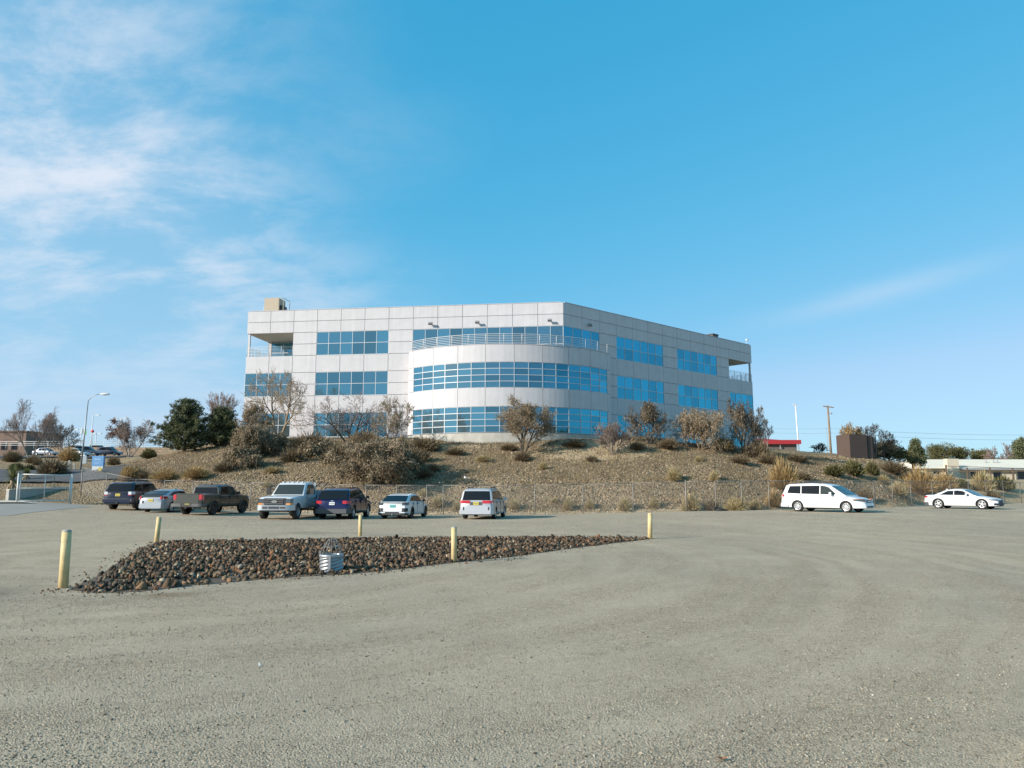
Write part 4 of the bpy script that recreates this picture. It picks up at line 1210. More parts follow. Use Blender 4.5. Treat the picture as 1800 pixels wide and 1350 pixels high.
# ---- white two-door coupe
def coupe():
    pm = paint('pearl', (0.66, 0.66, 0.67))
    c = Car('coupe_car', 'white two door coupe with large alloy wheels at the far right', 'car', (xcol(1691, 54.5), 54.5, lotz(30, 54.5)), 138, 4.63, 1.85, 0.20,
            [(-2.315, 0.93), (-1.9, 0.95), (-0.9, 0.95), (0.6, 0.90), (1.2, 0.88), (1.9, 0.76), (2.2, 0.68), (2.315, 0.60)],
            {'r': (0.5, 0.72, 0.16), 'f': (0.7, 0.66, 0.06)}, (1.42, -1.33), 0.345, pm)
    c.cabin([(-1.75, 0.90), (-0.85, 1.30), (-0.3, 1.375), (0.05, 1.36), (0.30, 1.31), (1.10, 0.88)], 0.90, 0.83, 0.27)
    c.side_window([(-1.25, 0.97), (-0.35, 0.955), (-0.35, 1.26), (-0.72, 1.23)])
    c.side_window([(-0.30, 0.955), (0.74, 0.94), (0.24, 1.235), (-0.05, 1.27), (-0.30, 1.265)])
    c.screen((1.10, 0.90), (0.30, 1.31), 'windshield', clear_car_glass, 0.05, 0.97, 0.08)
    c.screen((-1.75, 0.90), (-0.85, 1.30), 'rear_window', None, 0.10, 0.95, 0.09)
    c.lights('r', 'tail_light', 0.76, 0.88, 0.36, 0.28, red_lens, taper=0.02)
    c.lights('f', 'headlight', 0.60, 0.685, 0.36, 0.50, dark_lens, taper=0.035)
    c.part('grille', c.facebox('f', -0.40, 0.40, 0.24, 0.62, 0.02), trim_m)
    c.lights('f', 'air_intake', 0.30, 0.42, 0.48, 0.2, trim_m)
    c.part('rear_bumper', c.wrap('r', 0.26, 0.44, 0.0, 0.35, 0.02), dtrim_m, ang=40)
    c.plate('r', 0.58, plate_t)
    c.wheels('car', alloy_m, 5, 0.23)
    c.mirrors(0.52, 0.98, pm, (0.12, 0.18, 0.12))
    c.handles((-0.38,), 0.80); c.seams((0.80, -0.55), 0.36, 0.92)
    m = MB(); m.box((-1.0, 0, 1.345), (0.14, 0.03, 0.05)); c.part('antenna_fin', m, pm)
coupe()

# ---- white hatchback with black rear glass
def hatch():
    pm = white
    c = Car('hatchback_car', 'white hatchback with black rear glass and turquoise plate beside the silver minivan', 'car', (xcol(712, 46.6), 46.6, 0), 10, 4.5, 1.83, 0.19,
            [(-2.25, 0.92), (-1.9, 0.97), (-0.8, 0.95), (0.7, 0.90), (1.2, 0.87), (1.9, 0.74), (2.25, 0.62)],
            {'r': (0.35, 0.80, 0.12), 'f': (0.7, 0.66, 0.06)}, (1.38, -1.32), 0.335, pm)
    c.cabin([(-2.12, 0.93), (-1.25, 1.34), (-0.5, 1.42), (0.0, 1.415), (0.30, 1.36), (1.25, 0.88)], 0.92, 0.82, 0.27)
    c.side_window([(-1.55, 1.03), (-0.42, 0.98), (-0.42, 1.31), (-1.0, 1.27)])
    c.side_window([(-0.36, 0.98), (0.80, 0.96), (0.22, 1.29), (-0.36, 1.315)])
    c.screen((1.25, 0.90), (0.30, 1.36), 'windshield', clear_car_glass, 0.05, 0.97, 0.08)
    c.screen((-2.12, 0.93), (-1.25, 1.34), 'rear_window', None, 0.10, 0.90, 0.08, 0.02)
    c.lights('r', 'tail_light', 0.78, 0.95, 0.56, 0.26, dark_lens, taper=0.03)
    m = c.wrap('r', 0.90, 0.935, 0.0, 0.12, 0.03); c.part('light_bar', m, trim_m, ang=40)
    c.lights('r', 'bumper_vent', 0.42, 0.62, 0.56, 0.16, trim_m, off=0.015, taper=0.03)
    c.part('rear_diffuser', c.wrap('r', 0.24, 0.42, 0.0, 0.22, 0.02), trim_m, ang=40)
    c.part('bumper_lip', c.wrap('r', 0.345, 0.40, 0.42, 0.3, 0.04), pm, ang=40)
    c.plate('r', 0.66, plate_t)
    c.lights('f', 'headlight', 0.60, 0.70, 0.36, 0.5, clear_lens, taper=0.03)
    c.part('grille', c.facebox('f', -0.5, 0.5, 0.36, 0.56, 0.02), trim_m)
    c.wheels('car', dalloy_m, 5, 0.23)
    c.mirrors(0.60, 1.0, trim_m, (0.12, 0.18, 0.12)); c.handles((-0.22, -1.15), 0.84, trim_m); c.seams((0.85, -0.40, -1.2), 0.36, 0.94)
    m = MB(); m.tube([(-2.26, 0.0, 0.27), (-2.34, 0.0, 0.27)], 0.05, 8); c.part('exhaust', m, chrome_m)
hatch()

# ---- dark blue three-row SUV
def suv_blue():
    pm = paint('deep_blue', (0.004, 0.008, 0.058), 0.15, 0.25)
    c = Car('suv_car', 'glossy deep blue SUV with pale plate between the work truck and white hatchback', 'suv', (xcol(608, 46.0), 46.0, lotz(xcol(608, 46), 46)), 5, 5.05, 2.0, 0.27,
            [(-2.525, 1.05), (-2.0, 1.12), (0.2, 1.10), (1.0, 1.08), (1.3, 1.05), (2.1, 0.96), (2.525, 0.80)],
            {'r': (0.3, 0.84, 0.12), 'f': (0.55, 0.74, 0.04)}, (1.52, -1.50), 0.38, pm, low=0.46)
    c.cabin([(-2.44, 1.06), (-2.05, 1.60), (-1.75, 1.69), (-0.3, 1.755), (0.25, 1.72), (0.55, 1.64), (1.35, 1.06)], 1.06, 0.93, 0.20)
    c.side_window([(-2.05, 1.20), (-1.20, 1.17), (-1.20, 1.60), (-1.85, 1.56)])
    c.side_window([(-1.14, 1.17), (-0.22, 1.155), (-0.22, 1.63), (-1.14, 1.605)])
    c.side_window([(-0.16, 1.155), (0.86, 1.14), (0.42, 1.58), (-0.16, 1.63)], clear_car_glass)
    c.screen((1.35, 1.06), (0.55, 1.64), 'windshield', clear_car_glass, 0.06, 0.96, 0.09)
    c.screen((-2.44, 1.06), (-2.05, 1.60), 'rear_window', None, 0.06, 0.96, 0.06, 0.02)
    c.lights('r', 'tail_light', 0.86, 1.03, 0.60, 0.28, red_lens, taper=0.015)
    c.part('rear_bumper', c.wrap('r', 0.33, 0.58, 0.0, 0.45, 0.035), dtrim_m, ang=40)
    c.plate('r', 0.80, plate_w); m = c.facebox('r', -0.07, 0.07, 1.0, 1.05, 0.02); c.part('badge', m, chrome_m)
    c.lights('f', 'headlight', 0.78, 0.92, 0.52, 0.4, clear_lens, taper=0.03); c.part('grille', c.facebox('f', -0.52, 0.52, 0.60, 0.90, 0.02), trim_m)
    c.wheels('car', alloy_m, 5, 0.25); c.mirrors(0.70, 1.17, trim_m); c.handles((0.0, -1.02), 0.98); c.seams((0.92, -0.19, -1.17), 0.5, 1.08)
    for sg in (1, -1):
        m = MB(); m.tube([(-1.7, sg * 0.70, 1.68), (-1.55, sg * 0.70, 1.755), (0.1, sg * 0.70, 1.79), (0.3, sg * 0.70, 1.70)], 0.02, 6); c.part('roof_rail', m, trim_m)
    for sg in (1, -1):
        m = MB(); m.lathe([(0.045, -2.57), (0.05, -2.45)], 12, 'x', (0, sg * 0.62, 0.36)); c.part('exhaust', m, chrome_m)
suv_blue()

# ---- dark blue off-road SUV with roof rack
def suv_navy():
    pm = paint('navy', (0.008, 0.011, 0.030), 0.1, 0.3)
    c = Car('suv_car', 'navy blue off-road SUV with roof rack, leftmost of the vehicles by the fence', 'suv', (xcol(243, 51.2), 51.2, lotz(xcol(243, 51.2), 51.2)), 2, 4.83, 1.93, 0.36,
            [(-2.415, 1.12), (-2.0, 1.16), (0.3, 1.14), (0.95, 1.12), (1.3, 1.10), (2.1, 1.04), (2.415, 0.90)],
            {'r': (0.22, 0.88, 0.06), 'f': (0.45, 0.78, 0.03)}, (1.46, -1.33), 0.40, pm, low=0.50)
    c.cabin([(-2.36, 1.10), (-2.02, 1.66), (-1.8, 1.73), (-0.3, 1.79), (0.3, 1.76), (0.52, 1.68), (1.15, 1.10)], 1.10, 0.90, 0.17)
    c.side_window([(-2.1, 1.24), (-1.15, 1.21), (-1.15, 1.64), (-1.95, 1.60)])
    c.side_window([(-1.05, 1.21), (-0.22, 1.19), (-0.22, 1.67), (-1.05, 1.645)])
    c.side_window([(-0.16, 1.19), (0.74, 1.175), (0.44, 1.62), (-0.16, 1.67)], clear_car_glass)
    c.screen((1.15, 1.10), (0.52, 1.68), 'windshield', clear_car_glass, 0.06, 0.96, 0.09)
    c.screen((-2.36, 1.10), (-2.02, 1.66), 'rear_window', None, 0.10, 0.92, 0.10, 0.02)
    c.lights('r', 'tail_light', 0.98, 1.16, 0.66, 0.26, clear_lens, taper=0.02); c.lights('r', 'brake_light', 0.93, 0.98, 0.66, 0.24, red_lens)
    c.part('rear_bumper', c.wrap('r', 0.50, 0.70, 0.0, 0.45, 0.07), pm, ang=40); c.part('bumper_step', c.wrap('r', 0.695, 0.725, 0.0, 0.3, 0.08), dtrim_m, ang=40)
    c.plate('r', 0.88, plate_y); c.part('tailgate_garnish', c.facebox('r', -0.45, 0.45, 1.06, 1.11, 0.025), pm)
    c.lights('f', 'headlight', 0.86, 1.02, 0.5, 0.35, clear_lens); c.part('grille', c.facebox('f', -0.45, 0.45, 0.7, 0.95, 0.02), trim_m)
    c.wheels('car', dalloy_m, 6, 0.27, 0.0); c.mirrors(0.62, 1.21, trim_m); c.handles((0.0, -0.98), 1.04); c.seams((0.82, -0.19, -1.1), 0.55, 1.12)
    m = MB()
    for sg in (1, -1):
        m.tube([(-1.85, sg * 0.62, 1.74), (-1.8, sg * 0.62, 1.86), (0.0, sg * 0.62, 1.88), (0.15, sg * 0.62, 1.78)], 0.025, 6)
        m.tube([(-1.75, sg * 0.62, 1.98), (-0.1, sg * 0.62, 1.98)], 0.02, 6)
        for x in (-1.75, -1.2, -0.65, -0.1): m.tube([(x, sg * 0.62, 1.86), (x, sg * 0.62, 1.98)], 0.018, 5)
    for x in (-1.75, -1.2, -0.65, -0.1): m.tube([(x, -0.62, 1.87), (x, 0.62, 1.87)], 0.02, 5)
    m.tube([(-1.75, -0.62, 1.98), (-1.75, 0.62, 1.98)], 0.02, 5); m.tube([(-0.1, -0.62, 1.98), (-0.1, 0.62, 1.98)], 0.02, 5)
    c.part('roof_rack', m, trim_m)
    m = MB(); m.bbox(-2.5, -2.38, -0.06, 0.06, 0.42, 0.50); c.part('tow_hitch', m, trim_m)
suv_navy()

# ---- silver fastback
def fastback():
    pm = paint('pale_silver', (0.40, 0.41, 0.43), 0.3, 0.28)
    c = Car('fastback_car', 'silver fastback car squeezed between the navy SUV and grey pickup', 'car', (xcol(301, 49.3), 49.3, lotz(xcol(301, 49), 49)), 6, 4.40, 1.70, 0.19,
            [(-2.2, 0.88), (-1.9, 0.95), (-0.8, 0.96), (0.7, 0.91), (1.2, 0.86), (1.8, 0.74), (2.2, 0.60)],
            {'r': (0.35, 0.80, 0.06), 'f': (0.7, 0.66, 0.06)}, (1.30, -1.25), 0.31, pm)
    c.cabin([(-2.14, 0.90), (-1.95, 1.06), (-1.2, 1.30), (-0.3, 1.415), (0.1, 1.41), (0.38, 1.36), (1.3, 0.86)], 0.90, 0.77, 0.24)
    c.side_window([(-1.45, 1.04), (-0.42, 0.98), (-0.42, 1.30), (-0.95, 1.24)])
    c.side_window([(-0.36, 0.98), (0.85, 0.95), (0.30, 1.28), (-0.36, 1.305)])
    c.screen((1.3, 0.88), (0.38, 1.36), 'windshield', clear_car_glass, 0.05, 0.97, 0.08)
    c.screen((-1.95, 1.06), (-1.2, 1.30), 'rear_window', None, 0.02, 0.98, 0.07, 0.02)
    c.screen((-2.14, 0.90), (-1.95, 1.06), 'lower_rear_window', clear_car_glass, 0.15, 0.95, 0.10, 0.02)
    c.lights('r', 'tail_light', 0.80, 0.98, 0.60, 0.42, red_lens, taper=0.06)
    c.part('rear_bumper', c.wrap('r', 0.28, 0.50, 0.0, 0.4, 0.03), pm, ang=40); c.plate('r', 0.66, plate_y)
    c.part('sticker', c.facebox('r', 0.44, 0.54, 0.56, 0.72, 0.012), trim_m)
    c.lights('f', 'headlight', 0.58, 0.70, 0.36, 0.5, clear_lens, taper=0.03); c.part('grille', c.facebox('f', -0.4, 0.4, 0.42, 0.54, 0.02), trim_m)
    c.wheels('car', alloy_m, 7, 0.19); c.mirrors(0.70, 0.99, pm, (0.12, 0.17, 0.12)); c.handles((-0.22, -1.1), 0.83); c.seams((0.9, -0.40, -1.15), 0.36, 0.94)
fastback()

# ---- olive grey pickup
def pickup():
    pm = paint('olive_grey', (0.062, 0.058, 0.048), 0.3, 0.32)
    c = Car('pickup_truck', 'olive grey crew cab pickup with red tail lights and yellow plate', 'pickup', (xcol(378, 47.2), 47.2, lotz(xcol(378, 47), 47)), 11, 5.40, 1.90, 0.44,
            [(-2.7, 1.22), (-0.95, 1.22), (-0.90, 1.15), (0.9, 1.15), (1.3, 1.16), (2.4, 1.10), (2.7, 0.98)],
            {'r': (0.10, 0.93, 0.02), 'f': (0.45, 0.80, 0.04)}, (1.75, -1.50), 0.39, pm, low=0.54)
    # open bed
    me = c.bodyo.data; ct = MB(); ct.bbox(-2.62, -1.02, -0.74, 0.74, 0.80, 1.6, 1); cm = ct.mesh('c', [pm, trim_m]); fix_normals(cm)
    out = boolean_cut(me, cm); c.bodyo.data = out
    while len(out.materials) < 2: out.materials.append(trim_m)
    c.cabin([(-0.93, 1.12), (-0.88, 1.62), (-0.70, 1.72), (0.2, 1.78), (0.55, 1.74), (0.78, 1.66), (1.45, 1.12)], 1.12, 0.88, 0.17)
    c.side_window([(-0.70, 1.24), (0.08, 1.22), (0.08, 1.65), (-0.62, 1.62)]); c.side_window([(0.14, 1.22), (0.98, 1.20), (0.66, 1.62), (0.14, 1.655)], clear_car_glass)
    c.screen((1.45, 1.12), (0.78, 1.66), 'windshield', clear_car_glass, 0.06, 0.96, 0.09); c.screen((-0.93, 1.12), (-0.88, 1.62), 'rear_window', None, 0.16, 0.95, 0.10, 0.02)
    c.lights('r', 'tail_light', 0.90, 1.18, 0.72, 0.16, red_lens)
    c.part('tailgate', c.facebox('r', -0.70, 0.70, 0.70, 1.235, 0.015), pm)
    c.part('tailgate_handle', c.facebox('r', -0.10, 0.10, 1.06, 1.12, 0.03, 0.0), trim_m)
    c.part('tailgate_spoiler', c.facebox('r', -0.70, 0.70, 1.19, 1.25, 0.04), pm)
    c.lights('r', 'rear_bumper', 0.50, 0.68, 0.34, 0.25, dtrim_m, off=0.12)
    c.part('bumper_centre', c.facebox('r', -0.34, 0.34, 0.50, 0.63, 0.10), trim_m); c.plate('r', 0.505, plate_y); 
    m = MB(); m.bbox(-2.86, -2.7, -0.05, 0.05, 0.40, 0.47); c.part('tow_hitch', m, trim_m)
    c.lights('f', 'headlight', 0.90, 1.06, 0.5, 0.4, clear_lens, taper=0.02); c.part('grille', c.facebox('f', -0.48, 0.48, 0.70, 1.02, 0.02), trim_m)
    for ax in c.axles:
        for sg in (1, -1):
            m = MB(); n = 14; ro, rI = c.rw * 1.33, c.rw * 1.15; vs = []; fs = []
            for i in range(n + 1):
                a = math.pi * (i / n) * 1.12 - 0.19
                for r_ in (ro, rI):
                    for yy in (c.W / 2 * 0.985, c.W / 2 + 0.035): vs.append((ax + r_ * math.cos(a), sg * yy, c.rw * 0.97 + r_ * math.sin(a)))
            for i in range(n):
                a, b = 4 * i, 4 * i + 4
                fs += [(a + 1, b + 1, b + 3, a + 3), (a, b, b + 1, a + 1), (a + 2, a + 3, b + 3, b + 2), (a, a + 2, b + 2, b)]
            m.add(vs, fs); c.part('fender_flare', m, pm)
    c.wheels('car', dalloy_m, 6, 0.27, -0.03); c.mirrors(0.86, 1.24, trim_m); c.handles((0.25, -0.55), 1.05, trim_m); c.seams((1.05, 0.11, -0.80), 0.58, 1.13); c.seams((-0.97,), 0.58, 1.2)
    m = MB(); m.box((-0.35, 0, 1.79), (0.16, 0.03, 0.06)); c.part('antenna_fin', m, trim_m)
pickup()

# ---- white work truck with service body, facing the lot
def work_truck():
    pm = paint('fleet_white', (0.60, 0.60, 0.60), 0, 0.4)
    sb = simple('service_body_white', (0.46, 0.47, 0.50), rough=0.45, var=0.08)
    c = Car('work_truck', 'white work truck with service body and dark grille facing the lot', 'truck', (xcol(521, 45.2, 900), 45.2, lotz(xcol(521, 45), 45)), 186, 6.3, 2.03, 0.56,
            [(-0.55, 1.32), (1.05, 1.32), (1.35, 1.30), (2.2, 1.26), (2.9, 1.20), (3.15, 1.12)],
            {'r': (0.1, 0.97, 0.0), 'f': (0.35, 0.86, 0.06)}, (2.35, -1.75), 0.42, pm)
    # the cab's body ends behind the doors; the chassis carries on
    ct = MB(); ct.bbox(-4, -0.55, -2, 2, 0, 3, 1); cm = ct.mesh('c', [pm, trim_m]); fix_normals(cm); out = boolean_cut(c.bodyo.data, cm); c.bodyo.data = out
    while len(out.materials) < 2: out.materials.append(trim_m)
    c.cabin([(-0.55, 1.28), (-0.52, 1.88), (-0.35, 1.97), (0.3, 2.02), (0.62, 1.99), (0.82, 1.90), (1.42, 1.28)], 1.28, 0.95, 0.17)
    c.side_window([(-0.30, 1.36), (1.0, 1.33), (0.66, 1.84), (0.5, 1.88), (-0.30, 1.88)], clear_car_glass)
    c.screen((1.42, 1.28), (0.82, 1.90), 'windshield', clear_car_glass, 0.07, 0.95, 0.10)
    gr = c.part('grille', c.facebox('f', -0.60, 0.60, 0.79, 1.15, 0.03), trim_m)
    for z in (0.84, 0.94, 1.04):
        c.part('grille_bar', c.facebox('f', -0.50, 0.50, z, z + 0.045, 0.07, 0.0), dtrim_m, gr)
    m = MB(); X = c.xf + 0.085 + c.lean(c.xf, 0.98); n = 20
    vs = [(X, 0.17 * math.cos(2 * math.pi * i / n), 0.965 + 0.068 * math.sin(2 * math.pi * i / n)) for i in range(n)]; vs += [(X - 0.03, y, z) for (_, y, z) in vs]
    m.add(vs, [tuple(range(n)), tuple(range(2 * n - 1, n - 1, -1))] + [(i, (i + 1) % n, n + (i + 1) % n, n + i) for i in range(n)]); c.part('badge', m, chrome_m, gr)
    c.lights('f', 'headlight', 0.885, 1.12, 0.61, 0.16, dark_lens, off=0.02); c.lights('f', 'turn_signal', 0.80, 0.88, 0.66, 0.16, amber_lens, off=0.02)
    bm_ = c.part('front_bumper', c.wrap('f', 0.50, 0.78, 0.0, 0.30, 0.10), simple('dull_chrome', (0.42, 0.42, 0.42), rough=0.28, metal=0.9), ang=40)
    c.part('bumper_slot', c.facebox('f', -0.30, 0.30, 0.585, 0.70, 0.115), trim_m, bm_)
    for sg in (1, -1): c.part('bumper_slot', c.facebox('f', sg * 0.5 - 0.14, sg * 0.5 + 0.14, 0.595, 0.69, 0.115), trim_m, bm_)
    c.part('valance', c.facebox('f', -0.75, 0.75, 0.42, 0.50, 0.0, 0.2), trim_m)
    c.wheels('truck', alloy_m, 8, 0.25, -0.02, dual_rear=True)
    for sg in (1, -1):
        m = MB(); y = c.ys(1.45); x = 0.98
        m.box((x, sg * (y + 0.36), 1.50), (0.10, 0.24, 0.36)); m.tube([(x, sg * y, 1.42), (x, sg * (y + 0.3), 1.42)], 0.025, 6); m.tube([(x, sg * y, 1.60), (x, sg * (y + 0.3), 1.60)], 0.025, 6)
        c.part('tow_mirror', m, trim_m)
    for i in range(5):
        m = MB(); m.box((0.62, -0.56 + 0.28 * i, 2.03), (0.16, 0.09, 0.06), taper=0.7); c.part('clearance_light', m, clear_lens)
    c.handles((-0.25,), 1.12, trim_m); c.seams((1.05, -0.42), 0.7, 1.28)
    m = MB()
    for sg in (1, -1): m.bbox(-3.2, 1.9, sg * 0.42 - 0.05, sg * 0.42 + 0.05, 0.52, 0.72)
    for x in (-3.0, -2.2, -0.8): m.bbox(x - 0.05, x + 0.05, -0.42, 0.42, 0.54, 0.70)
    c.part('chassis_frame', m, trim_m)
    m = MB(); m.bbox(-1.78, -1.72, -0.9, 0.9, 0.36, 0.48); c.part('rear_axle', m, trim_m)
    # service body: side boxes with lids and doors, floor, headboard, rack
    for sg in (1, -1):
        y0, y1 = sorted((sg * 0.62, sg * 1.08))
        m = MB(); m.bbox(-1.22, -0.66, y0, y1, 0.70, 1.52); m.bbox(-3.2, -2.28, y0, y1, 0.70, 1.52); m.bbox(-2.279, -1.221, y0, y1, 1.02, 1.52)
        bx = c.part('side_box', m, sb)
        for x0, x1, z0 in ((-1.18, -0.70, 0.75), (-2.24, -1.26, 1.06), (-3.16, -2.32, 0.75)):
            m = MB(); ya, yb = sorted((sg * 1.078, sg * 1.096)); m.bbox(x0, x1, ya, yb, z0, 1.45); dr = c.part('box_door', m, sb, bx)
            m = MB(); m.box(((x0 + x1) / 2, sg * 1.102, 1.36), (0.14, 0.02, 0.07)); c.part('latch', m, dtrim_m, bx)
        m = MB(); m.bbox(-3.22, -0.64, y0 - 0.012, y1 + 0.012, 1.52, 1.56); c.part('box_lid', m, sb, bx)
    m = MB(); m.bbox(-3.2, -0.66, -0.62, 0.62, 0.72, 0.80); c.part('bed_floor', m, dtrim_m)
    m = MB()
    for sg in (1, -1): m.tube([(-0.62, sg * 0.85, 1.55), (-0.62, sg * 0.85, 2.02)], 0.03, 6)
    m.tube([(-0.62, -0.85, 2.02), (-0.62, 0.85, 2.02)], 0.03, 6)
    for i in range(7): m.tube([(-0.62, -0.6 + 0.2 * i, 1.5), (-0.62, -0.6 + 0.2 * i, 2.02)], 0.012, 5)
    c.part('headache_rack', m, pm)
    m = MB(); m.tube([(-1.0, 0.3, 1.5), (-2.3, 0.62, 2.02)], 0.03, 6); m.tube([(-1.2, 0.9, 1.5), (-2.6, 0.95, 2.05)], 0.028, 6); c.part('boom_arm', m, trim_m)
    m = MB(); m.bbox(-3.35, -3.2, -0.95, 0.95, 0.55, 0.72); c.part('rear_bumper', m, trim_m)
work_truck()

# ================================================================== fence, gate, bollards, rocks, drain
galv = simple('galvanised_steel', (0.23, 0.205, 0.175), rough=0.6, metal=0.3, var=0.1, scale=4)
wire_m = simple('galvanised_wire', (0.30, 0.29, 0.27), rough=0.5, metal=0.4)
FH = 1.92
fence_pts = [(141, 56.5), (185, 55.2), (237, 54.2), (288, 53.6), (338, 53.1), (389, 52.7), (440, 52.2), (490, 51.9), (541, 51.6), (592, 51.4), (643, 51.2), (697, 51.1), (750, 51), (779, 51), (862, 50.9), (940, 50.9),
             (1025, 50.9), (1113, 50.9), (1206, 50.9), (1258, 51), (1304, 51.3), (1352, 51.9), (1403, 52.7), (1450, 53.8), (1492, 55.2), (1537, 57.2), (1570, 59.2), (1602, 61.4), (1640, 64.2), (1672, 66.4), (1704, 68.4), (1735, 70.2), (1765, 72), (1795, 73.8), (1825, 75.6), (1860, 77.5)]
fpos = []
for px, Y in fence_pts:
    X = xcol(px, Y, 880); fpos.append(Vector((X, Y, max(lotz(X, Y), hz(X, Y)))))
f0 = fpos[0].copy()
fence = thing('chain_link_fence', f0, 'long chain link fence between the lot and the bank', 'fence')
def chain(mb, a, b, h, step=0.085, r=0.0015):
    d = b - a; n = int(Vector((d.x, d.y, 0)).length / step); L_ = Vector((d.x, d.y, 0)).length
    zoff = Vector((0, 0, 0.06))
    for i in range(-int(h / step), n):
        for s in (1, -1):
            t0, t1 = (i * step, i * step + h) if s > 0 else (i * step + h, i * step)
            z0, z1 = 0.0, h
            # clip to the bay
            def clip(t0, z0, t1, z1):
                for lim, sg in ((0.0, 1), (L_, -1)):
                    a0, a1 = (t0 - lim) * sg, (t1 - lim) * sg
                    if a0 < 0 and a1 < 0: return None
                    if a0 < 0: q = a0 / (a0 - a1); t0, z0 = t0 + (t1 - t0) * q, z0 + (z1 - z0) * q
                    elif a1 < 0: q = a0 / (a0 - a1); t1, z1 = t0 + (t1 - t0) * q, z0 + (z1 - z0) * q
                return t0, z0, t1, z1
            c = clip(t0, z0, t1, z1)
            if not c: continue
            t0, z0, t1, z1 = c
            p0 = a + d * (t0 / L_) + zoff + Vector((0, 0, z0)); p1 = a + d * (t1 / L_) + zoff + Vector((0, 0, z1))
            if (p1 - p0).length < 0.02: continue
            mb.tube([p0, p1], r, 3, cap=False, smooth=False)
cm = MB()
for i, p in enumerate(fpos):
    q = p - f0
    big = i in (0, 18)
    m = MB(); m.tube([q + Vector((0, 0, -0.3)), q + Vector((0, 0, FH + (0.06 if big else 0)))], 0.045 if big else 0.030, 8)
    m.lathe([(0.05 if big else 0.036, 0), (0.05 if big else 0.036, 0.03), (0.02, 0.06), (0.001, 0.065)], 8, 'z', (q.x, q.y, q.z + FH + (0.05 if big else 0.0)))
    m.build('post', galv, fence)
    if i + 1 < len(fpos):
        q2 = fpos[i + 1] - f0
        m = MB(); m.tube([q + Vector((0, 0, FH)), q2 + Vector((0, 0, FH))], 0.021, 6); m.build('top_rail', galv, fence)
        m = MB(); m.tube([q + Vector((0, 0, 0.06)), q2 + Vector((0, 0, 0.06))], 0.006, 4); m.build('bottom_wire', wire_m, fence)
        chain(cm, q, q2, FH - 0.08)
o = cm.build('chain_link_mesh', wire_m, fence); o['kind'] = 'stuff'

# swing gate at the drive
def gate():
    ga = at(33, 883, 52.0); gb = at(121, 884, 53.5)
    ga.z = max(lotz(ga.x, ga.y), hz(ga.x, ga.y)) + 0.12; gb.z = max(lotz(gb.x, gb.y), hz(gb.x, gb.y)) + 0.12
    gal2 = simple('bright_galvanised', (0.62, 0.60, 0.56), rough=0.5, metal=0.1)
    g = thing('swing_gate', ga, 'galvanised chain link gate across the drive at the left', 'gate')
    d = gb - ga; L_ = d.length; h = 1.82
    P_ = lambda t, z: d * t + Vector((0, 0, z))
    m = MB()
    m.tube([P_(0, 0.05), P_(0, h)], 0.04, 8); m.tube([P_(1, 0.05), P_(1, h)], 0.04, 8); m.tube([P_(0, h), P_(1, h)], 0.04, 8); m.tube([P_(0, 0.08), P_(1, 0.08)], 0.04, 8); m.build('frame', gal2, g)
    for t in (0.49,):
        m = MB(); m.tube([P_(t, 0.05), P_(t, h)], 0.030, 8); m.build('upright', gal2, g)
    m = MB(); m.tube([P_(0.67, 0.95), P_(0.67, h)], 0.022, 8); m.build('upright', galv, g)
    m = MB(); m.tube([P_(0, 0.92), P_(1, 0.92)], 0.028, 8); m.build('middle_rail', gal2, g)
    for a, b in (((0.02, h - 0.05), (0.48, 0.10)), ((0.51, h - 0.05), (0.98, 0.10))):
        m = MB(); m.tube([P_(*a), P_(*b)], 0.006, 5); m.build('brace_wire', wire_m, g)
    m = MB(); chain(m, P_(0, 0), P_(1, 0), h - 0.08); o = m.build('chain_link_mesh', wire_m, g); o['kind'] = 'stuff'
    for t, k in ((-0.045, 'a'), (1.03, 'b')):
        b = ga + d * t
        pz = max(lotz(b.x, b.y), hz(b.x, b.y))
        o = thing('gate_post', (b.x, b.y, pz), 'galvanised post at the %s end of the chain link gate' % ('left' if k == 'a' else 'right'), 'gate post')
        m = MB(); m.tube([(0, 0, -0.3), (0, 0, 2.0)], 0.055, 8); m.build('shaft', MATS['bright_galvanised'], o)
        m = MB(); m.lathe([(0.056, 2.0), (0.056, 2.03), (0.02, 2.07), (0.001, 2.075)], 8); m.build('cap', galv, o)
gate()

# bollards
boll_m = simple('cream_yellow_paint', (0.60, 0.445, 0.215), rough=0.65, var=0.16, scale=5, bump=0.1)
def add_chips(m, col, thr=0.60, scale=7.0):
    nt = m.node_tree; bs = nt.nodes['Principled BSDF']; src = bs.inputs['Base Color'].links[0].from_socket
    t = node(nt, 'ShaderNodeTexCoord'); n = node(nt, 'ShaderNodeTexNoise'); n.inputs['Scale'].default_value = scale; n.inputs['Detail'].default_value = 7; n.inputs['Roughness'].default_value = 0.7
    nt.links.new(t.outputs['Object'], n.inputs['Vector']); mr = node(nt, 'ShaderNodeMapRange'); nt.links.new(n.outputs[0], mr.inputs[0]); mr.inputs[1].default_value = thr; mr.inputs[2].default_value = thr + 0.05
    mx = node(nt, 'ShaderNodeMix', data_type='RGBA'); nt.links.new(mr.outputs[0], mx.inputs[0]); nt.links.new(src, mx.inputs[6]); mx.inputs[7].default_value = (*col, 1); nt.links.new(mx.outputs[2], bs.inputs['Base Color'])
add_chips(boll_m, (0.20, 0.12, 0.06))
cap_m = simple('bollard_concrete', (0.36, 0.33, 0.28), rough=0.9, var=0.15, scale=12, bump=0.3)
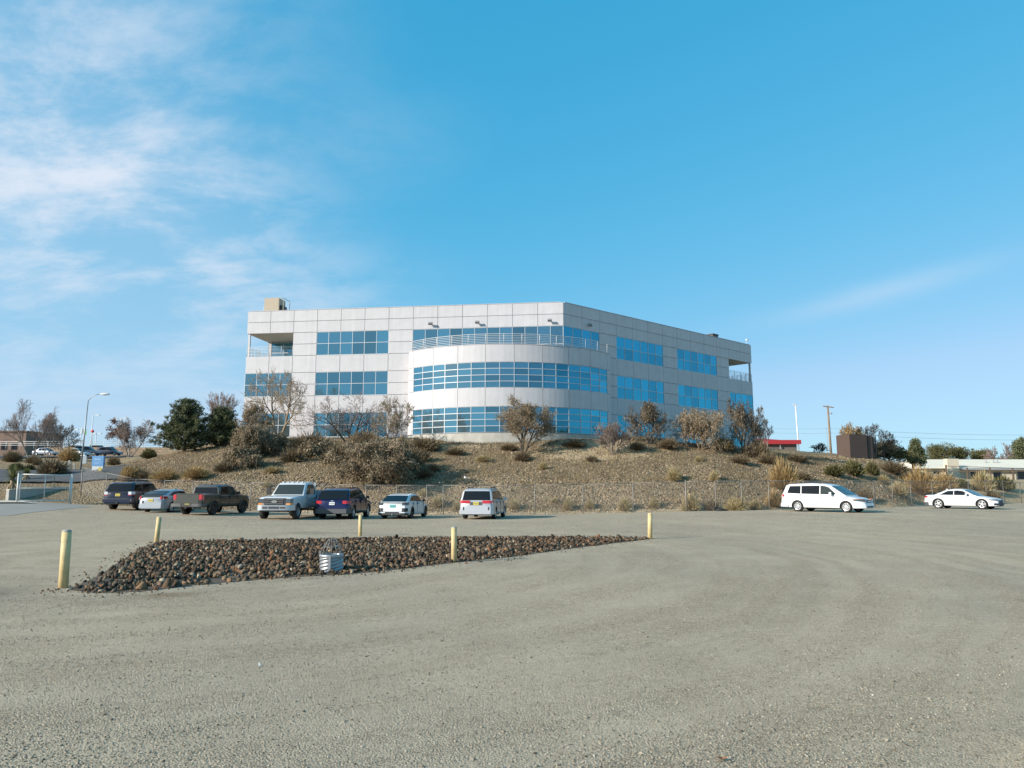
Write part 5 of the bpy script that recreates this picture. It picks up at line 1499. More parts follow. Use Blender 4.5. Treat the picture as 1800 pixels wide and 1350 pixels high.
bl = [(111, 1033, 98, 15.5, 'largest bollard, nearest the camera at the left tip of the rock bed', 0.5),
      (798, 988, 60, 9.5, 'cream bollard in front of the right half of the rock bed', -0.3),
      (275, 953, 43, 8, 'cream bollard behind the left end of the rock bed', 3.2),
      (633, 942, 36, 6.5, 'cream bollard behind the middle of the rock bed', 0.4),
      (1142.5, 947, 44, 8, 'cream bollard at the right tip of the rock bed', -1.6)]
for px, py, hpx, wpx, lab, tl in bl:
    p = gnd(px, py); sc = p.y / FPX * 1.0
    h = hpx * sc; r = max(0.055, wpx * sc / 2)
    o = thing('bollard', p, 'yellow ' + lab if 'cream' not in lab else lab, 'bollard', 'bollards round the rock bed')
    o.rotation_euler = (R(-0.6), R(tl), 0.3 * px)
    m = MB(); m.lathe([(r, -0.15), (r, h * 0.5), (r * 0.995, h - r * 0.5)], 20); m.build('pipe', boll_m, o)
    m = MB(); m.lathe([(r * 0.995, h - r * 0.5), (r * 0.93, h - r * 0.22), (r * 0.65, h - r * 0.03), (0.002, h)], 20, closed=False); m.build('cap', cap_m if hpx > 50 else boll_m, o)

# rock bed
bed_px = [(120, 1037), (165, 1043), (250, 1040), (340, 1029), (450, 1019), (560, 1012), (620, 1009), (700, 1001), (800, 989), (900, 979), (1000, 965), (1080, 955), (1143, 947.5), (1100, 945.5), (1000, 945), (850, 946), (700, 946), (560, 949), (400, 951), (285, 952.5), (245, 965), (215, 985), (180, 1008), (150, 1024)]
bed = [gnd(*p) for p in bed_px]
def inside(x, y, poly):
    c = False; n = len(poly)
    for i in range(n):
        a, b = poly[i], poly[i - 1]
        if (a.y > y) != (b.y > y) and x < (b.x - a.x) * (y - a.y) / (b.y - a.y) + a.x: c = not c
    return c
def edge_dist(x, y, poly):
    best = 9
    for i in range(len(poly)):
        a, b = poly[i], poly[i - 1]
        dx_, dy_ = b.x - a.x, b.y - a.y; t = max(0, min(1, ((x - a.x) * dx_ + (y - a.y) * dy_) / (dx_ * dx_ + dy_ * dy_)))
        best = min(best, math.hypot(x - a.x - dx_ * t, y - a.y - dy_ * t))
    return best
cx = sum(p.x for p in bed) / len(bed); cy = sum(p.y for p in bed) / len(bed)
rb = thing('rock_bed', (cx, cy, 0), 'bed of brown and grey riprap rocks round a storm drain', 'rock bed')
bedsoil = simple('bed_soil', (0.10, 0.072, 0.045), rough=0.97, var=0.3, scale=2.5, bump=0.6)
m = MB(); m.add([(p.x - cx, p.y - cy, 0.006) for p in bed], [tuple(range(len(bed)))]); m.build('soil', bedsoil, rb)
ICO = bmesh.new(); bmesh.ops.create_icosphere(ICO, subdivisions=1, radius=1.0)
IV = np.array([v.co[:] for v in ICO.verts]); IF = np.array([[v.index for v in f.verts] for f in ICO.faces]); ICO.free()
ICO = bmesh.new(); bmesh.ops.create_icosphere(ICO, subdivisions=2, radius=1.0)
IV2 = np.array([v.co[:] for v in ICO.verts]); IF2 = np.array([[v.index for v in f.verts] for f in ICO.faces]); ICO.free()
rock_stops = [(0.0, (0.022, 0.016, 0.012)), (0.25, (0.066, 0.044, 0.028)), (0.50, (0.135, 0.088, 0.050)), (0.64, (0.095, 0.076, 0.058)), (0.78, (0.22, 0.150, 0.085)), (0.88, (0.21, 0.085, 0.036)), (0.94, (0.16, 0.130, 0.10)), (1.0, (0.42, 0.335, 0.23))]
rock_i = island_mat('riprap', rock_stops, vmul=0.3); rock_o = island_mat('riprap_single', rock_stops, objrand=True, vmul=0.35)
cand = []
xs_ = [p.x for p in bed]; ys_ = [p.y for p in bed]
tries = 0
while len(cand) < 12500:
    x = rng.uniform(min(xs_), max(xs_)); y = rng.uniform(min(ys_), max(ys_))
    if not inside(x, y, bed): continue
    e = edge_dist(x, y, bed)
    thin = mnoise.noise(Vector((x * 0.9, y * 0.9, 2)))
    if x < -5.2 and y < 17.2 and thin < 0.05 and rng.random() < 0.75: continue          # sparse, sandy near the left tip
    if e < 0.15 and rng.random() < 0.5: continue
    s = rng.uniform(0.031, 0.080) * (1.45 if rng.random() < 0.07 else 1)
    z = s * 0.25 + min(0.07, e * 0.08) * rng.random()
    cand.append((x, y, z, s))
# dark slabs along the near left edge
for px, py, s in ((215, 1031, .20), (250, 1037, .24), (300, 1033, .26), (330, 1024, .16), (365, 1027, .22), (395, 1020, .15), (430, 1021, .14), (180, 1040, .17), (300, 1018, .15), (265, 1018, .16)):
    p = gnd(px, py); cand.append((p.x, p.y, 0.02, s * 0.55))
cand.sort(key=lambda c: -(c[3] / c[1] ** 1.0))
g2 = np.random.default_rng(3)
variants = []; hulls = []
for i in range(16):
    # broken rock: hull of a few scattered points
    bm_ = bmesh.new()
    sc3 = g2.uniform(0.62, 1.25, size=3)
    for k in range(10):
        d = g2.normal(size=3); d /= np.linalg.norm(d); bm_.verts.new(d * g2.uniform(0.8, 1.1) * sc3)
    bmesh.ops.convex_hull(bm_, input=bm_.verts, use_existing_faces=False)
    for v in [v for v in bm_.verts if not v.link_faces]: bm_.verts.remove(v)
    bmesh.ops.triangulate(bm_, faces=bm_.faces); bmesh.ops.recalc_face_normals(bm_, faces=bm_.faces)
    bm_.verts.index_update()
    v = np.array([q.co[:] for q in bm_.verts]); f = np.array([[q.index for q in fc.verts] for fc in bm_.faces]); bm_.free()
    hulls.append((v, f)); variants.append(np_mesh('rock', v, f, rock_o))
def hull_stones(name, P, SZ, mat, g):
    n = len(P); M = rot_mats(n, g); Vs = []; Fs = []; off = 0
    for i in range(n):
        v, f = hulls[g.integers(len(hulls))]
        q = (v * SZ[i]) @ M[i].T + P[i]; Vs.append(q); Fs.append(f + off); off += len(v)
    return np_mesh(name, np.concatenate(Vs), np.concatenate(Fs), mat)
for (x, y, z, s) in cand[:300]:
    o = link('rock', variants[rng.randrange(16)], rb, (x - cx, y - cy, z))
    o.rotation_euler = (rng.uniform(0, 6.3), rng.uniform(0, 6.3), rng.uniform(0, 6.3)); o.scale = (s, s, s)
rest = cand[300:]
P = np.array([(x - cx, y - cy, z) for x, y, z, s in rest]); SZ = np.array([s for *_, s in rest])
o = link('riprap', hull_stones('riprap', P, SZ, rock_i, g2), rb); o['kind'] = 'stuff'
# stray stones round the bed
P = []; SZ = []
for i in range(1300):
    k = rng.randrange(len(bed)); a, b = bed[k], bed[k - 1]; t = rng.random()
    x = a.x + (b.x - a.x) * t + rng.gauss(0, 0.3); y = a.y + (b.y - a.y) * t + rng.gauss(0, 0.3)
    s = rng.uniform(0.008, 0.03) * (1.8 if rng.random() < 0.1 else 1); P.append((x - cx, y - cy, s * 0.3)); SZ.append(s)
o = link('stray_stones', hull_stones('stray_stones', np.array(P), np.array(SZ), rock_i, g2), rb); o['kind'] = 'stuff'

# corrugated drain riser with its wire cage
def drain():
    p = gnd(582, 1005); sc = p.y / FPX
    r = 39 * sc / 2; h = 30 * sc
    d = thing('drain_riser', (p.x, p.y, 0), 'corrugated steel drain riser with wire cage standing in the rocks', 'drain')
    steel = simple('corrugated_steel', (0.34, 0.35, 0.36), rough=0.42, metal=0.6, var=0.12, scale=9)
    nth, nz = 64, 44; vs = []; fs = []
    for j in range(nz + 1):
        z = -0.1 + (h + 0.1) * j / nz
        for i in range(nth):
            t = 2 * math.pi * i / nth
            rr = r + 0.013 * math.sin(2 * math.pi * (z / 0.075) - t * 4.0) * (1 if z < h - 0.05 else 0)
            vs.append((rr * math.cos(t), rr * math.sin(t), z))
    for j in range(nz):
        for i in range(nth): fs.append((j * nth + i, j * nth + (i + 1) % nth, (j + 1) * nth + (i + 1) % nth, (j + 1) * nth + i))
    m = MB(); m.add(vs, fs, 0, True); m.build('pipe', steel, d)
    m = MB(); m.lathe([(r + 0.012, h - 0.06), (r + 0.02, h - 0.03), (r + 0.012, h), (r - 0.012, h), (r - 0.02, h - 0.03), (r - 0.012, h - 0.06)], 40, closed=False); m.build('rim', steel, d)
    m = MB(); m.box((0.02, -r - 0.012, h * 0.5), (0.05, 0.018, h * 0.98)); m.build('seam_strip', steel, d)
    m = MB(); m.lathe([(r - 0.03, 0.02), (0.002, 0.02)], 30, closed=False); m.build('well', trim_m, d)
    hc = 25 * sc; rt = 6.5 * sc
    cage = simple('cage_wire', (0.20, 0.20, 0.19), rough=0.6, metal=0.3)
    for i in range(14):
        t = 2 * math.pi * i / 14
        m = MB(); m.tube([(r * 0.98 * math.cos(t), r * 0.98 * math.sin(t), h - 0.02), (r * 0.86 * math.cos(t), r * 0.86 * math.sin(t), h + hc * 0.35), (rt * math.cos(t), rt * math.sin(t), h + hc)], 0.0065, 5); m.build('cage_bar', cage, d)
    for rr, z in ((rt, h + hc), (r * 0.72, h + hc * 0.52)):
        m = MB(); m.tube([(rr * math.cos(2 * math.pi * i / 20), rr * math.sin(2 * math.pi * i / 20), z) for i in range(20)], 0.006, 5, closed=True); m.build('cage_ring', cage, d)
    for sx in (-0.9, 0.85):
        m = MB(); m.box((r * sx, -r * 0.45, h + 0.03), (0.03, 0.03, 0.1)); m.build('bracket', steel, d)
drain()

# small litter
paper = simple('white_paper', (0.78, 0.77, 0.74), rough=0.9)
p = on(818, 56.5); 
def find_on(px, py, y0=48.0, y1=210.0):
    """where the bank shows at this picture point"""
    Y = y0; last = None
    while Y < y1:
        X = xcol(px, Y, py); z = hz(X, Y); want = at(px, py, Y).z
        if z >= want: return Vector((X, Y, z))
        Y += 0.2
    return on(px, y1)
p = find_on(818, 842)
o = thing('plastic_bag', p, 'crumpled white plastic bag caught on the slope above the hatchback', 'litter')
m = MB(); vs = []
for i in range(7):
    for j in range(6):
        t = 2 * math.pi * i / 7; a = math.pi * j / 5
        rr = 0.10 * (0.6 + 0.6 * rng.random()); vs.append((rr * math.sin(a) * math.cos(t) * 1.3, rr * math.sin(a) * math.sin(t), 0.08 + rr * math.cos(a)))
m.add(vs, [(i * 6 + j, ((i + 1) % 7) * 6 + j, ((i + 1) % 7) * 6 + j + 1, i * 6 + j + 1) for i in range(7) for j in range(5)]); m.build('film', paper, o)
m = MB(); m.tube([(0.08, 0, 0.05), (0.16, 0.04, 0.06), (0.22, -0.02, 0.01)], 0.02, 5); m.build('handle', paper, o)
p = gnd(1268, 904); z = lotz(p.x, 49.6)
o = thing('rubber_scrap', (xcol(1266, 50.2), 50.2, lotz(p.x, 50.2)), 'black scrap of tyre rubber lying at the fence foot', 'litter')
m = MB(); m.tube([(-0.35, 0, 0.05), (0, 0.02, 0.09), (0.42, -0.02, 0.05)], [0.05, 0.08, 0.04], 6); m.build('strip', trim_m, o)
m = MB(); m.box((-0.38, 0, 0.16), (0.12, 0.1, 0.22), 0.3, ry=0.3); m.build('flap', trim_m, o)
p = gnd(456, 1171); o = tag(link('pale_stone', variants[2], None, (p.x, p.y, 0.015)), 'single pale upright stone on the near gravel', 'stone'); o.scale = (0.014, 0.014, 0.028); o.data = variants[2].copy(); o.data.materials.clear(); o.data.materials.append(paper)
leaf_m = simple('dead_leaf', (0.22, 0.10, 0.04), rough=0.8)
p = gnd(1270, 1337); o = thing('dead_leaf', (p.x, p.y, 0.008), 'curled brown leaf on the gravel near the bottom edge', 'leaf')
m = MB(); m.add([(-0.03, 0, 0.012), (-0.006, -0.018, 0.003), (0.024, -0.012, 0.012), (0.033, 0.003, 0.02), (0.006, 0.018, 0.007), (-0.018, 0.015, 0.018), (0, 0, 0.0)], [(0, 1, 6), (1, 2, 6), (2, 3, 6), (3, 4, 6), (4, 5, 6), (5, 0, 6)]); m.build('blade', leaf_m, o)
m = MB(); m.tube([(-0.03, 0, 0.012), (-0.055, 0.006, 0.006)], 0.002, 4); m.build('stalk', leaf_m, o)

# ================================================================== vegetation
bark_d = simple('dark_bark', (0.055, 0.043, 0.034), rough=0.9, var=0.2, scale=6)
bark_t = simple('tan_bark', (0.17, 0.125, 0.085), rough=0.9, var=0.2, scale=6)
bark_g = simple('grey_bark', (0.24, 0.205, 0.175), rough=0.9, var=0.2, scale=6)
twig_d = simple('dark_twig', (0.085, 0.066, 0.05), rough=0.9, var=0.15)
twig_t = simple('tan_twig', (0.33, 0.245, 0.16), rough=0.9, var=0.15)
twig_p = simple('pinkish_twig', (0.26, 0.19, 0.16), rough=0.9, var=0.15)
tan_leaf = island_mat('tan_leaf', [(0.0, (0.11, 0.08, 0.05)), (0.5, (0.24, 0.18, 0.11)), (1.0, (0.40, 0.315, 0.205))], trans=0.25, vmul=0)
gold_leaf = island_mat('gold_leaf', [(0.0, (0.20, 0.125, 0.05)), (0.5, (0.42, 0.28, 0.125)), (1.0, (0.54, 0.39, 0.20))], trans=0.25, vmul=0)
red_leaf = island_mat('russet_leaf', [(0.0, (0.10, 0.04, 0.03)), (1.0, (0.26, 0.12, 0.08))], trans=0.2, vmul=0)
green_needle = island_mat('pine_needle', [(0.0, (0.045, 0.056, 0.027)), (0.5, (0.115, 0.126, 0.060)), (1.0, (0.22, 0.222, 0.112))], trans=0.1, vmul=0)
olive_leaf = island_mat('olive_leaf', [(0.0, (0.05, 0.05, 0.02)), (0.5, (0.115, 0.105, 0.04)), (1.0, (0.21, 0.18, 0.075))], trans=0.15, vmul=0)
straw = island_mat('straw', [(0.0, (0.22, 0.165, 0.08)), (0.5, (0.42, 0.32, 0.16)), (1.0, (0.58, 0.47, 0.27))], trans=0.2, vmul=0)
straw_d = island_mat('brown_straw', [(0.0, (0.075, 0.055, 0.035)), (0.5, (0.18, 0.13, 0.075)), (1.0, (0.31, 0.235, 0.14))], trans=0.1, vmul=0)
yucca_m = island_mat('yucca_blade', [(0.0, (0.06, 0.075, 0.025)), (0.6, (0.16, 0.17, 0.06)), (1.0, (0.34, 0.30, 0.14))], trans=0.1, vmul=0)

def rvec(g): 
    v = Vector((g.gauss(0, 1), g.gauss(0, 1), g.gauss(0, 1))); return v.normalized()
class Tree:
    """limbs and twigs grown from a seed; every length in metres"""
    def __init__(s, seed, h, spread=0.5, trunks=1, levels=4, kids=(7, 6, 5, 4), wig=0.16, up=0.05, r0=None, ratio=0.62, start=0.25, twig_r=0.009, lean=(0, 0), droop=0.0, sides=True):
        s.g = random.Random(seed); s.limb = MB(); s.twig = MB(); s.tips = []
        s.kids, s.wig, s.up, s.ratio, s.levels, s.start, s.twig_r, s.spread, s.droop = kids, wig, up, ratio, levels, start, twig_r, spread, droop
        r0 = r0 or h * 0.022
        for t in range(trunks):
            a = 2 * math.pi * t / max(1, trunks) + s.g.uniform(-0.4, 0.4)
            tilt = (0.10 if trunks == 1 else 0.42) * s.g.uniform(0.6, 1.3)
            d = Vector((math.cos(a) * tilt + lean[0], math.sin(a) * tilt + lean[1], 1)).normalized()
            s.grow(Vector((math.cos(a), math.sin(a), 0)) * r0 * (0 if trunks == 1 else 0.8) + Vector((0, 0, -0.25)), d, h * (0.62 if trunks == 1 else 0.6), r0 * (1 if trunks == 1 else 0.75), 0)
    def grow(s, p, d, L, r, lev):
        g = s.g; n = 5 if lev < 2 else (3 if lev < s.levels - 1 else 2)
        pts = [p.copy()]; rad = [r]; dirs = [d.copy()]
        for i in range(n):
            d = (d + rvec(g) * s.wig * (1.0 if lev else 0.75) + Vector((0, 0, s.up if lev < s.levels - 1 else s.up - s.droop))).normalized()
            p = p + d * (L / n); pts.append(p.copy()); dirs.append(d.copy()); rad.append(max(s.twig_r * 0.6, r * (1 - 0.72 * (i + 1) / n)))
        if lev < s.levels - 2: s.limb.tube(pts, rad, 7 if lev == 0 else 5, cap=False)
        else: s.twig.tube(pts, [max(s.twig_r, q) for q in rad[:-1]] + [s.twig_r * 0.5], 3, cap=False)
        if lev >= s.levels - 1:
            s.tips.append((pts[-1], dirs[-1])); s.tips.append((pts[1], dirs[1])); return
        k = s.kids[lev]
        for c in range(k):
            t = s.start + (1 - s.start) * (c + g.random() * 0.8) / k if lev == 0 else 0.2 + 0.8 * (c + g.random() * 0.8) / k
            t = min(t, 0.99); f = t * n; i = int(f); q = pts[i].lerp(pts[i + 1], f - i)
            ax = dirs[i].cross(rvec(g)); 
            if ax.length < 1e-3: continue
            ang = s.spread * g.uniform(0.75, 1.35)
            nd = (Matrix.Rotation(ang, 3, ax.normalized()) @ dirs[i]).normalized()
            s.grow(q, nd, L * s.ratio * g.uniform(0.75, 1.2) * (1.12 - 0.45 * t), max(s.twig_r, rad[i] * 0.58), lev + 1)
    def leaves(s, per, size, spreadr, frac=1.0, droop=0.0, cond=None):
        g = s.g; V = []; F = []
        for p, d in s.tips:
            if g.random() > frac: continue
            if cond and not cond(p): continue
            for k in range(per):
                q = p + rvec(g) * spreadr * g.random() - Vector((0, 0, droop * g.random()))
                a = rvec(g) * size * g.uniform(0.6, 1.3); a.z -= droop * 0.4; b = a.cross(rvec(g)); b = b.normalized() * size * 0.45 if b.length > 1e-5 else Vector((size * .4, 0, 0))
                o = len(V); V += [q - b, q + a * 0.5 - b * 0.3, q + a, q + b]; F.append((o, o + 1, o + 2, o + 3))
        return (V, F)
def fit_tree(name, t, loc, label, group, limb_m, twig_m, H, Wd=None, leaf=None, leaf_m=None, extra=None, cat='tree', rz=0.0, parts=('trunk', 'crown', 'foliage')):
    """scale the grown tree to the height and width it has"""
    vs = t.limb.v + t.twig.v
    zmax = max(v[2] for v in vs); xs = [abs(v[0]) for v in vs]; wmax = 2 * sorted(xs)[int(len(xs) * 0.97)]
    sz = H / zmax; sx = (Wd / wmax) if Wd else sz
    o = thing(name, loc, label, cat, group, rz)
    def S(mb):
        mb.v = [(x * sx, y * sx, z * sz if z > 0 else z) for x, y, z in mb.v]; return mb
    S(t.limb).build(parts[0], limb_m, o); S(t.twig).build(parts[1], twig_m, o)
    for (lv, lm) in ([(leaf, leaf_m)] if leaf else []) + (extra or []):
        V = np.array([v[:] for v in lv[0]]); 
        if len(V) == 0: continue
        V[:, :2] *= sx; V[:, 2] *= sz
        q = link(parts[2], np_mesh('foliage', V, np.array(lv[1]), lm), o)
    return o
def px2m(n, Y): return n * Y / FPX
TG = 'trees on the bank in front of the office building'
def hill_tree(px, py, Hpx, Wpx, seed, label, kw, limb_m, twig_m, lf=None, Y=None, name='bare_tree', group=TG, extra=None, y0=48):
    p = find_on(px, py, y0) if Y is None else Vector((xcol(px, Y, py), Y, hz(xcol(px, Y, py), Y)))
    dz = 0.0
    H = px2m(Hpx, p.y); Wm = px2m(Wpx, p.y)
    t = Tree(seed, H, **kw)
    leaf = t.leaves(*lf[0]) if lf else None
    ex = [(t.leaves(*a), b) for a, b in (extra or [])]
    return fit_tree(name, t, p, label, group, limb_m, twig_m, H, Wm, leaf, lf[1] if lf else None, ex)

hill_tree(490, 778, 140, 112, 21, 'tall twisted bare tree before the left end of the office building', dict(trunks=2, levels=5, kids=(6, 6, 6, 4), spread=0.78, wig=0.32, up=0.03, ratio=0.68, start=0.3, r0=0.26, twig_r=0.014), simple('pale_bark', (0.27, 0.20, 0.135), rough=0.9, var=0.2), twig_t, ((1, 0.08, 0.2, 0.6), tan_leaf), y0=70)
hill_tree(612, 778, 92, 130, 33, 'dark spreading bare tree before the second window bay', dict(trunks=3, levels=5, kids=(5, 5, 4, 4), spread=0.72, wig=0.3, up=0.04, ratio=0.68, r0=0.13, twig_r=0.011), bark_d, twig_p, ((1, 0.08, 0.12, 0.12), tan_leaf), y0=68)
hill_tree(685, 792, 98, 72, 47, 'slender tan tree leaning beside the curved front of the building', dict(trunks=2, levels=5, kids=(7, 6, 5, 4), spread=0.62, wig=0.26, up=0.05, ratio=0.64, lean=(0.2, 0), twig_r=0.013), bark_t, twig_t, ((2, 0.09, 0.16, 0.5), tan_leaf), y0=60)
hill_tree(441, 790, 92, 62, 55, 'small tan tree at the left corner of the office building', dict(trunks=2, levels=5, kids=(7, 6, 5, 3), spread=0.66, wig=0.24, up=0.04, twig_r=0.013), bark_t, twig_t, ((3, 0.10, 0.2, 0.55), tan_leaf), y0=60)
hill_tree(918, 800, 106, 98, 62, 'tan leaved tree with dark forked trunk below the curved glass front', dict(trunks=3, levels=5, kids=(7, 6, 6, 3), spread=0.64, wig=0.2, up=0.04, twig_r=0.012), bark_d, twig_t, ((4, 0.075, 0.26, 0.7), tan_leaf))
hill_tree(1077, 800, 58, 56, 71, 'small pale grey bare tree on the crest by the sandy patch', dict(trunks=4, levels=4, kids=(8, 7, 6, 3), spread=0.55, wig=0.22, up=0.06, twig_r=0.012), bark_g, twig_p, ((1, 0.07, 0.12, 0.3), tan_leaf))
hill_tree(1143, 781, 80, 74, 82, 'dark branched tree with tan lower leaves before the right wing', dict(trunks=2, levels=5, kids=(8, 7, 5, 3), spread=0.75, wig=0.24, up=0.02, start=0.12, twig_r=0.014), bark_d, twig_d, ((3, 0.08, 0.30, 0.5, 0.1, (lambda p: p.z < 2.6)), tan_leaf), y0=64, extra=[((1, 0.08, 0.3, 0.4, 0, (lambda p: p.z >= 2.6)), straw_d)])
hill_tree(1234, 790, 76, 84, 93, 'round tan leaved tree before the lower right wing windows', dict(trunks=4, levels=5, kids=(7, 6, 5, 3), spread=0.75, wig=0.24, up=0.0, start=0.12, twig_r=0.012), bark_t, twig_t, ((2, 0.08, 0.34, 0.45, 0.25), tan_leaf), y0=64)
hill_tree(1306, 800, 104, 76, 104, 'tall mixed dark and tan tree at the right end of the building', dict(trunks=3, levels=5, kids=(8, 6, 5, 3), spread=0.75, wig=0.24, up=0.02, start=0.12, twig_r=0.014), bark_d, twig_d, ((2, 0.085, 0.34, 0.4, 0.3, (lambda p: p.z < 3.2)), tan_leaf), y0=64, extra=[((1, 0.08, 0.3, 0.35, 0, (lambda p: p.z >= 3.2)), straw_d)])
hill_tree(1345, 792, 66, 56, 115, 'thin bluish bare tree just past the right end of the building', dict(trunks=3, levels=5, kids=(5, 5, 4, 3), spread=0.5, wig=0.2, up=0.04, twig_r=0.010), bark_g, twig_d, Y=78)

# left: bare street trees and two pines
SG = 'bare trees by the upper road at the left'
hill_tree(52, 818, 106, 84, 131, 'large bare tree beside the brown building at the far left', dict(trunks=2, levels=5, kids=(8, 7, 6, 4), spread=0.6, wig=0.2, up=0.05, start=0.3, twig_r=0.015), bark_g, twig_p, ((1, 0.10, 0.2, 0.12), tan_leaf), Y=128, group=SG)
hill_tree(80, 818, 80, 56, 137, 'bushy bare tree right of the large one at the far left', dict(trunks=2, levels=5, kids=(8, 7, 6, 4), spread=0.55, wig=0.18, up=0.07, start=0.3, twig_r=0.014), bark_g, twig_p, None, Y=132, group=SG)
hill_tree(116, 812, 58, 48, 139, 'low bare tree behind the street lamp at the left', dict(trunks=2, levels=5, kids=(8, 6, 5, 4), spread=0.6, wig=0.18, up=0.05, twig_r=0.015), bark_g, twig_d, None, Y=145, group=SG)
hill_tree(226, 812, 70, 92, 143, 'broad bare tree with russet leaves on one side, left of the pines', dict(trunks=3, levels=5, kids=(7, 7, 6, 4), spread=0.62, wig=0.18, up=0.04, twig_r=0.015), bark_g, twig_p, ((4, 0.13, 0.25, 0.6, 0.0, (lambda p: p.x < -1.1 and p.z > 2.4)), red_leaf), Y=128, group=SG)
hill_tree(386, 800, 96, 56, 149, 'pinkish bare tree rising behind the smaller pine', dict(trunks=2, levels=5, kids=(8, 7, 6, 3), spread=0.5, wig=0.16, up=0.09, twig_r=0.015), bark_g, twig_p, None, Y=92, group=SG)

def pine(px, py, Hpx, Wpx, seed, label, Y, mat=green_needle, n_whorl=17, group='pines left of the office building', dens=1.0, name='pine_tree'):
    g = random.Random(seed); p = Vector((xcol(px, Y, py), Y, hz(xcol(px, Y, py), Y)))
    H = px2m(Hpx, Y); Wd = px2m(Wpx, Y)
    o = thing(name, p, label, 'tree', group)
    tr = MB(); tr.tube([(0, 0, -0.2), (0.03, 0, H * 0.5), (0, 0.02, H * 0.97)], [H * 0.03, H * 0.02, 0.01], 8); tr.build('trunk', bark_d, o)
    br = MB(); V = []; F = []
    for w in range(n_whorl):
        t = (w + g.random() * 0.7) / n_whorl
        z = H * (0.04 + 0.94 * t)
        # broad below, ragged above
        R_ = Wd / 2 * (1.04 - t) ** 0.62 * g.uniform(0.82, 1.15)
        nb = max(4, int((10 if t < 0.6 else 7) * dens))
        for b in range(nb):
            a = 2 * math.pi * (b + g.random()) / nb; L_ = R_ * g.uniform(0.6, 1.1) + 0.12
            d = Vector((math.cos(a), math.sin(a), g.uniform(0.05, 0.35))).normalized()
            e = Vector((0, 0, z)) + d * L_; e.z += 0.10 * L_
            br.tube([(0, 0, z), (d.x * L_ * .5, d.y * L_ * .5, z + d.z * L_ * 0.45), e], [0.035, 0.02, 0.008], 4, cap=False)
            nc = max(4, int(L_ * 9.5 * dens))
            for c in range(nc):
                f = 0.25 + 0.75 * (c + g.random()) / nc
                q = Vector((0, 0, z)).lerp(e, f) + rvec(g) * 0.16
                for k in range(int(11 * dens) + 2):
                    nd = (rvec(g) + d * 0.5 + Vector((0, 0, 0.35))).normalized() * g.uniform(0.14, 0.30)
                    s_ = nd.cross(rvec(g)); s_ = s_.normalized() * 0.028 if s_.length > 1e-5 else Vector((0.02, 0, 0))
                    i = len(V); q2 = q + rvec(g) * 0.08
                    V += [q2 - s_, q2 + s_, q2 + nd]; F.append((i, i + 1, i + 2))
    br.build('branches', bark_d, o)
    link('foliage', np_mesh('foliage', np.array([v[:] for v in V]), np.array(F), mat), o)
    return o
pine(323, 816, 95, 116, 7, 'tall broad dark green pine at the left end of the bank', 72)
pine(386, 812, 70, 80, 8, 'shorter pine close to the right of the tall pine', 73)

def round_tree(px, py, h, w, seed, label, Y, mat, group, name='evergreen_tree'):
    g = random.Random(seed); X = xcol(px, Y); z0 = hz(X, Y); H = at(px, py - h, Y).z - z0; Wd = px2m(w, Y)
    o = thing(name, (X, Y, z0), label, 'tree', group)
    m = MB(); m.tube([(0, 0, -0.3), (0, 0, H * 0.75)], [0.25, 0.08], 8)
    lumps = []
    for i in range(13):
        a = g.uniform(0, 6.28); rr = Wd * 0.36 * math.sqrt(g.random()); z = H * g.uniform(0.30, 0.84)
        rr *= 1.0 if z < H * 0.65 else 0.6
        c = Vector((math.cos(a) * rr, math.sin(a) * rr, z)); lumps.append((c, Wd * g.uniform(0.15, 0.25), H * g.uniform(0.12, 0.2)))
        m.tube([(0, 0, z * 0.45), c], [0.08, 0.03], 5, cap=False)
    m.build('trunk', bark_d, o)
    V = []; F = []
    for c, rx, rz_ in lumps:
        for k in range(620):
            d = rvec(g); r_ = g.random() ** 0.35 * (1 + 0.25 * mnoise.noise(d * 3 + c))
            q = c + Vector((d.x * rx, d.y * rx, d.z * rz_)) * r_
            a = rvec(g) * 0.20; b = a.cross(rvec(g)); b = b.normalized() * 0.09 if b.length > 1e-5 else Vector((0.09, 0, 0))
            i0 = len(V); V += [q - b, q + a, q + b]; F.append((i0, i0 + 1, i0 + 2))
    link('crown', np_mesh('crown', np.array([v[:] for v in V]), np.array(F), mat), o)

# far right: evergreens beyond the house
FG = 'evergreen trees behind the long pale house'
for px, py, h, w, sd, lab, Y, mt in (
        (1566, 815, 40, 62, 1, 'dark round evergreen right of the brown enclosure', 118, olive_leaf),
        (1607, 815, 47, 34, 2, 'pointed green pine tallest of the far right row', 122, green_needle),
        (1650, 812, 33, 56, 3, 'low dark green tree above the left end of the pale house', 150, olive_leaf),
        (1690, 812, 30, 56, 4, 'low green tree above the middle of the pale house roof', 152, olive_leaf),
        (1732, 812, 23, 56, 5, 'lowest hedge-like tree above the pale house roof', 155, olive_leaf),
        (1800, 815, 50, 36, 6, 'large dark green tree cut by the right edge of the view', 140, green_needle)):
    round_tree(px, py, h, w * 1.4, 300 + sd, lab, Y, mt, FG)
for px, h, w, sd, lab in ((1757, 30, 40, 401, 'pale pinkish bare tree above the right part of the house roof'), (1779, 36, 30, 402, 'taller pinkish bare tree beside the dark tree at the right edge')):
    Y = 148; top = at(px, 812 - h, Y).z; z0 = hz(xcol(px, Y), Y)
    hill_tree(px, 815, (top - z0) * FPX / Y, w, sd, lab, dict(trunks=3, levels=5, kids=(6, 5, 5, 4), spread=0.4, wig=0.15, up=0.1, twig_r=0.022), bark_g, twig_p, None, Y=Y, group=FG)
